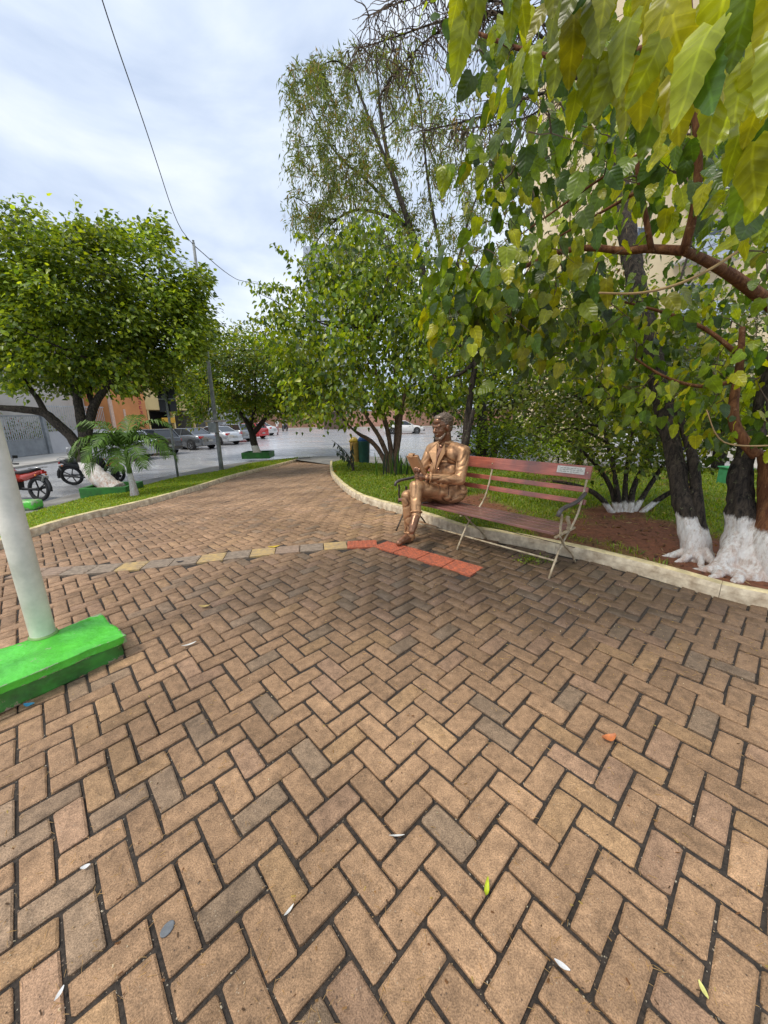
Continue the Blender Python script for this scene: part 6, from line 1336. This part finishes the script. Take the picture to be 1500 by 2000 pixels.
# ---- people
def person(label, pos, rz, cloth, legs_m, skin, ride=False):
    t = empty('person', tuple(pos), label, 'person', None, rz); z = 0
    hp = .92 if not ride else .95
    if not ride: legs = [((.0, .09, hp), (.10, .09, .50)), ((.10, .09, .50), (.02, .09, .06)), ((.0, -.09, hp), (-.03, -.09, .50)), ((-.03, -.09, .50), (-.20, -.09, .10))]
    else: legs = [((0, .1, hp), (.40, .16, .85)), ((.40, .16, .85), (.25, .17, .42)), ((0, -.1, hp), (.40, -.16, .85)), ((.40, -.16, .85), (.25, -.17, .42))]
    it = [('cap', a, b, .08, .055) for a, b in legs]+[('cap', (legs[k][1][0]-.02, legs[k][1][1], legs[k][1][2]-.03), (legs[k][1][0]+.14, legs[k][1][1], legs[k][1][2]-.03), .04, .035) for k in (1, 3)]
    it += [('cap', (0, 0, hp), (.02, 0, hp+.25), .13, .12), ('cap', (.02, .09, hp+.48), (.02, -.09, hp+.48), .10, .10), ('cap', (.02, 0, hp+.25), (.02, 0, hp+.45), .13, .13), ('cap', (.02, 0, hp+.5), (.03, 0, hp+.64), .055, .05)]
    ae = ((.10, .26, hp+.22), (.25 if not ride else .42, .26, hp+.08 if not ride else hp+.12)); 
    for s in (1, -1): it += [('cap', (.02, s*.19, hp+.48), (ae[0][0]*(1 if s > 0 or ride else -1), s*.25, ae[0][2]), .05, .042), ('cap', (ae[0][0]*(1 if s > 0 or ride else -1), s*.25, ae[0][2]), (ae[1][0]*(1 if s > 0 or ride else -.2), s*.25, ae[1][2]), .04, .03)]
    it += [('ell', (.04, 0, hp+.75), (.10, .078, .12), None)]
    capsules(it, .025, 'body', skin, t, 1)
    capsules([('cap', (0, 0, hp+.02), (.02, 0, hp+.25), .145, .135), ('cap', (.02, .10, hp+.47), (.02, -.10, hp+.47), .115, .115), ('cap', (.02, 0, hp+.25), (.02, 0, hp+.45), .14, .14)]+[('cap', (.02, s*.19, hp+.48), ((ae[0][0]*(1 if s > 0 or ride else -1))*.8, s*.24, ae[0][2]+.06), .062, .055) for s in (1, -1)], .022, 'shirt', cloth, t, 1)
    capsules([('cap', a, b, .092, .072) for a, b in legs]+[('cap', (0, .06, hp), (0, -.06, hp), .12, .12)], .022, 'trousers', legs_m, t, 1)
    capsules([('ell', (.03, 0, hp+.79), (.112, .09, .10), None), ('ell', (-.0, 0, hp+.74), (.09, .085, .10), None)], .018, 'hair' if not ride else 'helmet', M_black, t, 1)
M_skin = mat('skin', (.45, .24, .16), .6, nscale=10)
wp = zpl(543, 849, -.6); person('person in a white shirt walking along the far street by the parked cars', (float(wp[0]), float(wp[1]), -.6), 1.2, mat('white_cloth', (.74, .72, .70), .9), mat('pink_cloth', (.45, .25, .24), .9), M_skin)
person('person in grey riding the black motorcycle on the far street', (float(mr[0]), float(mr[1])+.15, -.6), math.radians(260), mat('grey_cloth', (.35, .37, .40), .9), mat('dark_cloth', (.04, .045, .06), .9), M_skin, True)

# ================================================================== STREET FURNITURE
M_galv = mat('galvanised', (.33, .35, .35), .5, metal=.3, nscale=8, namt=.35)
M_galvd = mat('concrete_pole', (.30, .31, .30), .8, nscale=6, namt=.4, bump=.3)
pp = zpl(433, 919, -.45); DP = float((pp-CAM)@CW)
pole = empty('utility_pole', (float(pp[0]), float(pp[1]), -.45), 'tall grey utility pole with a small box, standing on the grass strip', 'pole')
mb = MB(); topz = float(P3(378, 522, DP)[2])+.45; mb.lathe([(.085, -.02), (.08, .5), (.045, topz)], seg=12); mb.build('shaft', M_galvd, pole, True)
mb = MB(); mb.box((-.04, -.16, 1.62), (.30, .22, .36)); mb.build('meter_box', M_galv, pole, bevel=.01)
mb = MB(); mb.box((-.02, -.02, 1.85), (.62, .44, .06)); mb.build('box_roof', mat('box_roof_mat', (.45, .40, .36), .8), pole, bevel=.008)
mb = MB(); mb.tube([(-.10, -.09, 1.9), (-.16, -.10, 2.3), (-.09, -.09, 2.9), (-.07, -.08, 3.6)], .012, 5); mb.build('conduit', M_black, pole, True)
mb = MB(); mb.lathe([(.03, 0), (.045, .04), (.03, .08), (.04, .12)], c=(0, 0, topz), seg=8); mb.build('insulator', M_galvd, pole)
ptop = Vector((float(pp[0]), float(pp[1]), -.45+topz-.02))
a_ = Vector(P3(378, 521, DP)); c_ = Vector(P3(190, -10, 7.0)); far_ = Vector(P3(130, -260, 5.6))
pts = []
for t in np.linspace(0, 1, 40): pts.append(ptop.lerp(far_, t)+Vector((0, 0, -.55*math.sin(math.pi*t))))
# fit the cable through the point seen at the top of the picture
def wire(name, pts, r, label):
    mb = MB(); mb.tube(pts, r, 5); o = mb.build(name, mat('cable', (.05, .05, .055), .6), None, True); tag(o, label, 'cable')
b1 = Vector(P3(290, 265, 9.0)); b0 = Vector(P3(190, -20, 6.5)); b_ = Vector(P3(60, -480, 5.0)); bm_ = Vector(P3(345, 440, 11.8))
wire('overhead_cable', smoothline([tuple(ptop), tuple(bm_), tuple(b1), tuple(b0), tuple(b_)], .3, 3), .011, 'thin dark overhead cable running up from the utility pole across the sky')
e2 = P3(475, 552, 24.); e3 = P3(640, 575, 45.)
wire('overhead_cable', smoothline([tuple(ptop), tuple(mid3(ptop, e2)+np.array([0, 0, -.18])), tuple(e2), tuple(e3)], .6, 2), .016, 'short overhead cable leaving the utility pole towards the trees on the right')
sp_ = zpl(348, 933, -.45); DS = float((sp_-CAM)@CW)
sign = empty('street_sign', (float(sp_[0]), float(sp_[1]), -.45), 'grey signpost with the black back of a double panel, near the small palm', 'sign', rz=.05)
h_ = float(P3(320, 757, DS)[2])+.45
mb = MB(); mb.lathe([(.038, -.02), (.038, h_+.05)], seg=12); mb.build('sign_post', M_galv, sign, True)
hp_ = float(P3(330, 805, DS)[2])+.45; hgt = (h_-hp_)/2
for k in (0, 1):
    mb = MB(); mb.box((.0, .05, hp_+hgt*(k+.5)+.0), (.56, .012, hgt-.02)); mb.build('sign_panel', mat('sign_back', (.012, .012, .013), .4), sign, bevel=.004)
mb = MB(); mb.bar((-.26, .04, hp_+hgt), (.26, .04, hp_+hgt), .02, .03); mb.bar((-.26, .04, h_-.04), (.26, .04, h_-.04), .02, .03); mb.build('bracket', M_galv, sign)
# low rounded light green planter by the red motorcycle
lg = zpl(50, 1000, -.47); t = empty('low_planter', (float(lg[0])-.55, float(lg[1])+.25, -.47), 'low rounded light green concrete block beside the red motorcycle', 'planter', rz=.08)
mb = MB(); mb.box((0, 0, .11), (1.25, .32, .22)); o = mb.build('kerb_block', M_green, t, True, bevel=.07)
# litter bins on the path corner
def bin_(label, x, yb, Dx, c, lid_c, h=.75, bag=None, w_=.40):
    p = P3(x, yb, Dx); p[2] = -.42; t = empty('litter_bin', tuple(p), label, 'bin')
    mb = MB(); mb.lathe([(w_*.40, .02), (w_*.45, .1), (w_*.52, h), (w_*.55, h+.03), (w_*.47, h+.03), (w_*.44, h-.1)], seg=16); mb.build('drum', mat('bin_'+label[:12], c, .5, nscale=6, namt=.35), t, True)
    if lid_c: mb = MB(); mb.ball((0, 0, h+.10), w_*.5, 10, 6, sc=(1, 1, .7)); mb.v = [tuple(Vector(v)+mnoise.noise_vector(Vector(v)*7)*.07) for v in mb.v]; mb.build('rubbish_bag', mat('bag_'+label[:12], lid_c, .35, nscale=9, namt=.5), t, True)
bin_('yellow litter bin with a yellow bag at the path corner', 694, 902, 15.6, (.42, .26, .07), (.55, .38, .05), .85)
bin_('dark green litter bin overflowing with a blue bag', 711, 902, 15.6, (.02, .09, .07), (.03, .10, .30), .90, w_=.5)
gb = P3(1425, 966, 7.8); t = empty('park_box', (float(gb[0]), float(gb[1]), float(G(gb[0], gb[1]))+.05), 'green painted low concrete box on the grass between the two right trunks', 'box')
mb = MB(); mb.box((0, 0, .17), (.36, .36, .34)); mb.build('box_body', mat('mint_paint', (.06, .30, .12), .7, nscale=9), t, bevel=.015); mb = MB(); mb.box((0, 0, .355), (.40, .40, .03)); mb.build('box_lid', mat('mint_paint', (.06, .30, .12)), t, bevel=.01)

# ================================================================== BUILDINGS
M_wallw = mat('cream_render', (.62, .58, .53), .85, nscale=.6, namt=.18, c2=(.50, .46, .42), bump=.2, bscale=30)
M_wallg = mat('grey_render', (.52, .52, .54), .85, nscale=.8, namt=.2, bump=.2, bscale=30)
M_or = mat('orange_render', (.66, .27, .09), .8, nscale=.8, namt=.18, bump=.2, bscale=30)
M_ye = mat('yellow_render', (.72, .55, .25), .8, nscale=.8, namt=.15, bump=.2, bscale=30)
M_bei = mat('beige_render', (.80, .64, .40), .8, nscale=.5, namt=.14, bump=.15, bscale=20)
M_brn = mat('brown_wall', (.34, .19, .13), .85, nscale=1.2, namt=.35, bump=.3, bscale=30)
M_win = mat('window_glass', (.10, .13, .17), .08, nscale=1.5, namt=.5, spec=.8)
M_wfr = mat('window_frame', (.62, .62, .62), .5)
M_gate = mat('grey_gate_paint', (.28, .30, .32), .5, nscale=3, namt=.25)
M_bars = mat('fence_bars', (.50, .52, .54), .5)
def window(par, c, w_, h, ax='x', d=.12, sill=True):
    # frame and pane; ax = facade normal axis ('x': facade in the YZ plane, '-y': facade in the XZ plane)
    t = .06; mb = MB(); X = ax == 'x'
    def bx_3(o1, o2, s1, s2, dep): 
        if X: mb.box((c[0]+.02, c[1]+o1, c[2]+o2), (dep, s1, s2))
        else: mb.box((c[0]+o1, c[1]-.02, c[2]+o2), (s1, dep, s2))
    for s in (-1, 1): bx_3(s*(w_/2-t/2), 0, t, h, d); bx_3(0, s*(h/2-t/2), w_-2*t, t, d)
    bx_3(0, 0, t*.7, h-2*t, d*.7)
    if sill: bx_3(0, -h/2-.05, w_+.2, .07, d*1.6)
    f = mb.build('window', M_wfr, par); keepworld(f)
    mb = MB()
    if X: mb.box((c[0]-.0, c[1], c[2]), (.03, w_-2*t, h-2*t))
    else: mb.box((c[0], c[1]+.0, c[2]), (w_-2*t, .03, h-2*t))
    p = mb.build('pane', M_win, f); keepworld(p)
def wbox(par, name, c, s, m, bevel=0):
    mb = MB(); mb.box(c, s); o = mb.build(name, m, par, bevel=bevel); keepworld(o); return o
XB = -20.4
# cream building with grey yard wall, fence and gate
B1 = empty('cream_building', (XB-9, 22, -.5), 'plain cream building behind the grey fence at the left', 'building')
wbox(B1, 'wall', (XB-6.0, 20.4, 3.0), (9, 16.9, 7.0), M_wallw); wbox(B1, 'roof_edge', (XB-6.0, 20.4, 6.56), (9.3, 16.8, .12), M_wfr)
for y in (16, 21, 25.5): window(B1, (XB-1.48, y, 4.4), 1.3, 1.1)
for y in (15.0, 19.0): window(B1, (XB-1.48, y, 1.2), 1.1, 1.0)
YW = empty('yard_wall', (XB, 25, -.5), 'low pale grey yard wall with thin white bars on top beside the gate', 'wall')
wbox(YW, 'wall_base', (XB, 26.0, .15), (.16, 5.2, 1.3), M_wallg)
for k in range(30):
    y = 23.5+k*.172; mb = MB(); mb.box((XB, y, 1.6), (.025, .025, 1.55)); keepworld(mb.build('bar', M_bars, YW))
for z in (.95, 2.3): mb = MB(); mb.box((XB, 26.0, z), (.04, 5.2, .05)); keepworld(mb.build('rail', M_bars, YW))
GT = empty('gate', (XB, 20, -.5), 'grey metal sliding gate with vertical bars over a solid lower panel', 'gate')
for y in (23.3, 17.6): wbox(GT, 'gate_post', (XB, y, .75), (.22, .22, 2.5), M_gate)
wbox(GT, 'lower_panel', (XB, 20.45, -.05), (.05, 5.4, .85), M_gate); 
for z in (.42, 1.75): wbox(GT, 'rail', (XB, 20.45, z), (.07, 5.4, .07), M_gate)
for k in range(42):
    y = 17.85+k*.128; mb = MB(); mb.box((XB, y, 1.08), (.03, .035, 1.28)); keepworld(mb.build('bar', M_bars, GT))
GW = empty('yard_wall', (XB, 12, -.5), 'grey wall running on past the gate at the left edge', 'wall'); wbox(GW, 'wall_base', (XB, 12.2, .6), (.2, 10.4, 2.2), M_wallg)
# shrubs behind the gate
for k, (y, lab) in enumerate([(19.5, 'dark shrub seen through the gate bars'), (22.0, 'small bush with reddish flowers behind the gate top'), (24.6, 'green shrub behind the white fence bars')]):
    t = empty('yard_shrub', (XB-.75, y, -.5), lab, 'shrub'); mb = MB(); mb.tube([(XB-.75, y, -.5), (XB-.75, y+.1, .8)], [.05, .03], 6); keepworld(mb.build('stem', M_bark, t))
    cl = np.array([XB-.75, y, .95])+rng.normal(0, 1, (40, 3))*np.array([.12, .75, .38]); pos, d, n, s = clump_leaves(cl, 16, .12, .09, .15); leaf_cloud('foliage', pos, d, n, s, T_SM, CD*1.4 if k != 1 else np.vstack([CD, [[.35, .10, .05]]]), M_leaf, t)
# orange facade
B2 = empty('orange_building', (XB-4, 31, -.5), 'orange building front with a small dark vent and vertical red marks', 'building')
y0, y1 = 28.9, 33.4
wbox(B2, 'facade', (XB-4+.2, (y0+y1)/2, 2.4), (8, y1-y0, 6.0), M_or)
wbox(B2, 'corner_trim', (XB+.24, y0+.15, 2.4), (.12, .3, 6.0), mat('peach_trim', (.72, .50, .38), .8)); wbox(B2, 'light_strip', (XB+.22, y0+1.6, 1.1), (.06, .22, 2.2), mat('peach_trim', (.72, .50, .38)))
wbox(B2, 'vent', (XB+.22, y0+.9, .55), (.08, .35, .35), M_black); wbox(B2, 'vent', (XB+.22, y0+1.9, 3.5), (.08, .35, .3), M_black)
for k, z in enumerate((3.05, 2.65, 2.25, 1.85)):
    mb = MB(); mb.box((XB+.225, y1-.75, z), (.05, .30, .06)); mb.box((XB+.225, y1-.86+.2*(k % 2), z+.12), (.05, .07, .22)); mb.box((XB+.225, y1-.75, z+.2), (.05, .26, .05)); keepworld(mb.build('red_mark', mat('sign_red', (.55, .10, .10), .6), B2))
B3 = empty('yellow_building', (XB-4, 38, -.5), 'pale yellow shop building with a dark open ground floor', 'building')
wbox(B3, 'upper_wall', (XB-3.9, 39.4, 3.9), (8, 11.8, 3.4), M_ye); wbox(B3, 'back_wall', (XB-6.2, 39.4, .9), (3, 11.8, 2.6), M_black)
wbox(B3, 'counter_wall', (XB-.1, 39.4, -.1), (.3, 11.8, .8), mat('tan_wall', (.42, .30, .18), .8)); wbox(B3, 'counter_top', (XB-.1, 39.4, .35), (.45, 11.8, .08), mat('tan_top', (.50, .38, .24), .7))
for y in (33.9, 38, 42, 45.2): wbox(B3, 'column', (XB-.1, y, 1.3), (.25, .25, 1.8), M_ye)
wbox(B3, 'yellow_board', (XB+.1, 36.8, 1.25), (.1, 2.2, .5), mat('board_yellow', (.75, .42, .03), .5))
for y in (36, 39, 42): window(B3, (XB+.12, y, 4.2), 1.3, 1.0)
B4 = empty('grey_building', (XB-4, 52, -.5), 'low grey shop building past the yellow one', 'building')
wbox(B4, 'wall', (XB-3.9, 53.0, 1.9), (8, 15, 4.8), M_wallg)
for y in (48, 51.5, 55, 58): window(B4, (XB+.12, y, 2.6), 1.3, 1.0)
for y in (48, 51.5, 55, 58): wbox(B4, 'shutter', (XB+.12, y, .55), (.06, 2.2, 2.0), M_gate)
# brown boundary wall across the end of the street
EW = empty('boundary_wall', (-4, 63, -.5), 'long reddish brown boundary wall closing the far end of the street', 'wall')
for k, x in enumerate(np.arange(-44, 52, 8.0)):
    wbox(EW, 'wall_panel', (float(x)+4, 63.4, .75+.0), (7.6, .2, 2.5), M_brn if k not in (4, 5) else mat('pink_wall', (.50, .28, .21), .85, nscale=1.2, namt=.2)); wbox(EW, 'pier', (float(x), 63.35, .9), (.4, .34, 2.8), M_brn)
KB = empty('street_kiosk', (-8.6, 57, -.6), 'dark brown low structure standing in front of the far wall', 'kiosk')
wbox(KB, 'kiosk_body', (-7.2, 58.5, .6), (3.2, 2.0, 2.4), mat('dark_brown', (.13, .085, .065), .8)); wbox(KB, 'kiosk_roof', (-7.2, 58.5, 1.86), (3.6, 2.4, .12), M_black)
for k, (x, lab, hh, m_) in enumerate([(-30, 'far pale building left of the street end', 5.5, M_wallw), (-12, 'far low building behind the boundary wall', 4.5, M_wallw), (6, 'far cream building behind the statue', 5.0, M_ye), (26, 'far grey building hidden behind the right trees', 6, M_wallg)]):
    t = empty('far_building', (x, 74, -.5), lab, 'building'); wbox(t, 'wall', (x, 74, hh/2-.5), (15, 8, hh), m_); wbox(t, 'roof', (x, 74, hh-.42), (15.6, 8.6, .15), M_brn)
    for q in range(5): window(t, (x-6+q*3, 69.98, hh-2), 1.3, 1.2, ax='-y')
# tall grey blue tower behind the feathery tree
TW = empty('tower_block', (-14, 130, -.5), 'distant blue grey tower block hidden behind the feathery tree', 'building')
wbox(TW, 'wall', (-13.5, 130, 24), (17, 14, 48), mat('tower_render', (.42, .46, .52), .8, nscale=.3, namt=.1)); 
for q in range(4):
    for k in range(10): window(TW, (-19.5+q*4, 122.98, 8+k*3.9), 1.8, 1.8, ax='-y', sill=False)
# trees along the far wall: dark mass
for k, (x, y, r_, lab) in enumerate([(-12, 66, 3.4, 'far tree above the brown wall at the left'), (-5, 67, 3.0, 'far tree above the middle of the brown wall'), (3, 67, 3.6, 'far tree above the white car'), (11, 66, 3.8, 'far tree right of the white car'), (22, 64, 4.2, 'far tree at the right end of the wall')]):
    t = empty('far_tree', (x, y, -.5), lab, 'tree'); whitewashed([np.array([x, y, -.5]), np.array([x+.1, y, 1.5]), np.array([x, y, 3.6])], [.22, .2, .12], -9, t, M_bark)
    cl = ellipsoid_clumps((x, y, 4.4), (r_, r_*.8, r_*.75), 120, 60+k); pos, d, n, s = clump_leaves(cl, 14, .4, .3, .5, np.array([x, y, 4.4])); leaf_cloud('foliage', pos, d, n, s, T_SM, CD*1.3, M_leaf, t)
# beige apartment building on the right
B5 = empty('apartment_building', (24, 26, -.5), 'tall beige apartment building with balconies seen through the right leaves', 'building')
yf = 23.0
wbox(B5, 'wall', (29.0, yf+6, 12.5), (34, 12, 26), M_bei)
for fl in range(8):
    z = .9+fl*3.0
    for q in range(9):
        x = 13.6+q*3.6
        if q % 3 == 1:
            wbox(B5, 'balcony_slab', (x, yf-.55, z-.75), (2.9, 1.1, .14), M_wfr); wbox(B5, 'balcony_front', (x, yf-1.07, z-.25), (2.9, .07, .86), mat('balcony_panel', (.50, .56, .66), .4, nscale=2)); window(B5, (x, yf-.02, z+.35), 1.8, 1.9, ax='-y', sill=False)
        else: window(B5, (x, yf-.02, z+.4), 1.3, 1.2, ax='-y')
wbox(B5, 'cornice', (29.0, yf+5.9, 25.6), (34.6, 12.6, .3), M_wfr)
for q, (x, c) in enumerate([(17.2, (.6, .05, .06)), (17.7, (.7, .7, .75))]):
    tag(wbox(B5, 'hanging_cloth', (x, yf-1.13, 13.35), (.34, .03, .6), mat('cloth%d' % q, c, .9)), None)
# awning / canopy behind the bed
AW = empty('street_canopy', (6, 27, -.6), 'low white canopy roof seen through the leaves above the bench', 'canopy')
mb = MB(); mb.box((9.6, 28.0, 2.35), (8.0, 3.4, .10), M=Matrix.Rotation(.05, 3, 'X')); keepworld(mb.build('canopy_roof', mat('canopy_white', (.74, .76, .80), .5), AW))
for x in (6.0, 9.6, 13.2):
    for y in (26.6, 29.4): wbox(AW, 'canopy_post', (x, y, .85), (.08, .08, 2.9), M_gate)
# ================================================================== SMALL THINGS ON THE PAVING
def flat_leaf(px, py, l, wd, c, label, az=None, curl=.02, name='fallen_leaf', cat='leaf', m=None, group=None):
    p = gnd(px, py); az = rng.uniform(0, 6.28) if az is None else az; mb = MB(); n = 6; vs = []
    for k in range(n+1):
        t = k/n; w_ = wd*math.sin(math.pi*min(.97, max(.03, t)))**.7/2; x = (t-.5)*l; z = curl*(2*t-1)**2+.008
        for s, dz in ((-1, curl*.5), (0, 0), (1, curl*.5)): vs.append((x*math.cos(az)-s*w_*math.sin(az), x*math.sin(az)+s*w_*math.cos(az), z+dz))
    fs = [(k*3+j, k*3+j+1, (k+1)*3+j+1, (k+1)*3+j) for k in range(n) for j in range(2)]
    mb.add(vs, fs); o = mb.build(name, m or mat('litter_%d_%d' % (px, py), c, .55, nscale=40, namt=.35), None, True); o.location = (float(p[0]), float(p[1]), float(G(p[0], p[1]))+.002); tag(o, label, cat, group)
flat_leaf(1188, 1447, .075, .04, (.62, .20, .06), 'curled orange dry leaf lying on the paving at the right', .2, .016)
flat_leaf(950, 1745, .055, .016, (.55, .62, .03), 'narrow yellow green leaf standing in a joint of the front paving', 1.2, .02)
flat_leaf(400, 1187, .085, .035, (.60, .42, .14), 'pale brown oval leaf on the paving near the tactile strip', .1, .01)
flat_leaf(370, 1262, .09, .018, (.75, .74, .68), 'white scrap of paper right of the green footing', .6, .008, 'paper_scrap', 'litter')
flat_leaf(58, 1380, .055, .03, (.10, .45, .70), 'small blue scrap at the foot of the green footing', .1, .008, 'blue_scrap', 'litter')
flat_leaf(775, 1636, .058, .007, (.74, .72, .66), 'thin white stick on the front paving', .02, .003, 'white_stick', 'litter')
flat_leaf(1097, 1890, .042, .014, (.78, .77, .74), 'white chip wedged in a joint near the front right', -.6, .003, 'white_chip', 'litter')
flat_leaf(1372, 1938, .036, .013, (.74, .70, .22), 'pale yellow scrap in a joint near the front right corner', 1.5, .003, 'yellow_scrap', 'litter')
flat_leaf(118, 1945, .030, .011, (.80, .79, .76), 'white chip in a joint at the front left corner', 1.5, .003, 'white_chip', 'litter')
flat_leaf(565, 1783, .038, .009, (.78, .76, .70), 'white splinter lying over a joint left of the picture middle', .9, .004, 'white_splinter', 'litter')
flat_leaf(168, 1697, .03, .016, (.80, .79, .76), 'small white crumb on the paving at the left front', .4, .003, 'white_crumb', 'litter')
flat_leaf(740, 1070-16, .05, .03, (.80, .50, .04), 'dark fallen leaf near the red tactile tiles', .4, .01) if False else None
flat_leaf(535, 1070, .13, .05, (.70, .48, .04), 'bright yellow leaf lying on the edge of the tactile strip', .3, .01)
flat_leaf(352, 1099, .07, .03, (.03, .03, .04), 'dark crushed leaf on the worn tactile tiles', .4, .008)
gd = gnd(327, 1815); mb = MB(); mb.lathe([(.021, 0), (.021, .003), (.018, .0045)], seg=18); mb.v = [(v[0]*.8+v[1]*.2, v[1], v[2]) for v in mb.v]; o = mb.build('grey_gum_spot', mat('gum_grey', (.16, .17, .18), .7, nscale=60, namt=.2)); o.location = (float(gd[0]), float(gd[1]), float(G(gd[0], gd[1]))+.0005); tag(o, 'round dark grey spot of old gum on a brick at the front left', 'gum')
# unnumbered specks, stalks and pebbles
def specks():
    V = []; Fs = []; C_ = []; n0 = 0
    for k in range(2200):
        u = rng.uniform(0, 1); px = rng.uniform(-50, 1550); py = 1050+950*rng.uniform(0, 1)**1.1
        if k % 3 == 0: px = rng.uniform(820, 1500); py = rng.uniform(1060, 1330)
        p = gnd(px, py) if k < 0 else None
        r_ = ray(px, py); t = (-CAM[2]+.09)/r_[2]; q = CAM+r_*t; x, y = q[0], q[1]
        if not inside(PLAZA, x, y)[0]: continue
        z = float(G(x, y))+.002; kind = rng.random(); az = rng.uniform(0, 6.28)
        if kind < .5: l, w_ = rng.uniform(.010, .032), .0011; c = (.50, .34, .16)
        elif kind < .85: l, w_ = rng.uniform(.002, .007), rng.uniform(.002, .0045); c = [(.62, .56, .46), (.12, .08, .05), (.45, .34, .22)][int(rng.integers(0, 3))]
        else: l, w_ = rng.uniform(.006, .016), rng.uniform(.003, .006); c = [(.20, .10, .04), (.34, .20, .08), (.46, .36, .12), (.10, .06, .03)][int(rng.integers(0, 4))]
        dx = np.array([math.cos(az), math.sin(az)])*l/2; dy = np.array([-math.sin(az), math.cos(az)])*w_/2; h = rng.uniform(.0005, .004)
        for a, b in ((-1, -1), (1, -1), (1, 1), (-1, 1)): V.append((x+a*dx[0]+b*dy[0], y+a*dx[1]+b*dy[1], z+h*(.4+.6*a)))
        V.append((x, y, z+h+.001)); Fs += [(n0, n0+1, n0+4), (n0+1, n0+2, n0+4), (n0+2, n0+3, n0+4), (n0+3, n0, n0+4)]; C_ += [c]*5; n0 += 5
    o = link('litter_specks', np_mesh('litter_specks', V, Fs, M_leaf, np.array(C_))); o['kind'] = 'stuff'; o['label'] = 'tiny stalks, chips and leaf crumbs scattered over the paving'
specks()
V = []; Fs = []; C_ = []; n0 = 0
for p in scatter(Pz, 9000):
    az = rng.uniform(0, 6.28); l = rng.uniform(.008, .045); w_ = l*rng.uniform(.12, .6); e1 = np.array([math.cos(az), math.sin(az), rng.normal(0, .25)])*l; e2 = np.array([-math.sin(az), math.cos(az), rng.normal(0, .3)])*w_
    p = p+np.array([0, 0, .006]); V += [p-e1, p-e2*.5, p+e1, p+e2*.5]; Fs += [(n0, n0+1, n0+2), (n0, n0+2, n0+3)]; c = [(.22, .11, .05), (.10, .05, .03), (.34, .22, .10), (.06, .03, .02), (.42, .30, .16)][int(rng.integers(0, 5))]; C_ += [c]*4; n0 += 4
o = link('leaf_litter', np_mesh('leaf_litter', V, Fs, M_leaf, np.array(C_))); o['kind'] = 'stuff'; o['label'] = 'fine dry leaf litter and crumbs of soil on the tree bed'
# small weed under the bench, fallen leaves on the lawns
wd_ = gnd(1040, 1096); t = empty('paving_weed', tuple(wd_), 'small green weed growing from the joints under the bench', 'plant')
pos = np.array(wd_)+rng.normal(0, 1, (150, 3))*np.array([.075, .05, .012])+np.array([0, 0, .02]); leaf_cloud('foliage', pos, rng.normal(0, 1, pos.shape)+np.array([0, 0, .4]), rng.normal(0, .5, pos.shape)+np.array([0, 0, 1]), rng.uniform(.018, .035, len(pos)), T_SM, CHedge*1.1, M_leaf, t)
k_ = 0; V = []
for q in range(60):
    if q < 22: p = PL[rng.integers(0, PL.shape[0]), rng.integers(0, PL.shape[1])]; 
    else: p = Pz[rng.integers(20, Pz.shape[0]), rng.integers(0, 34)]
    V.append(p+np.array([0, 0, .05]))
V = np.array(V); me = leaf_arrays(V, rng.normal(0, 1, V.shape)*np.array([1, 1, .2]), rng.normal(0, .3, V.shape)+np.array([0, 0, 1]), rng.uniform(.06, .11, len(V)), T_MID)[0]
nv = len(T_MID[0]); o = link('fallen_leaves', np_mesh('fallen_leaves', me.reshape(-1, 3), (np.arange(len(V))[:, None, None]*nv+T_MID[1][None]).reshape(-1, 3), M_leaf, np.repeat(np.array([[.45, .28, .10], [.50, .40, .12], [.30, .14, .06]])[rng.integers(0, 3, len(V))], nv, 0))); o['kind'] = 'stuff'; o['label'] = 'dry brown leaves lying about on the grass and soil'
print('objects', len(bpy.data.objects), 'tris', sum(len(m.loop_triangles) if m.loop_triangles else len(m.polygons)*2 for m in bpy.data.meshes))
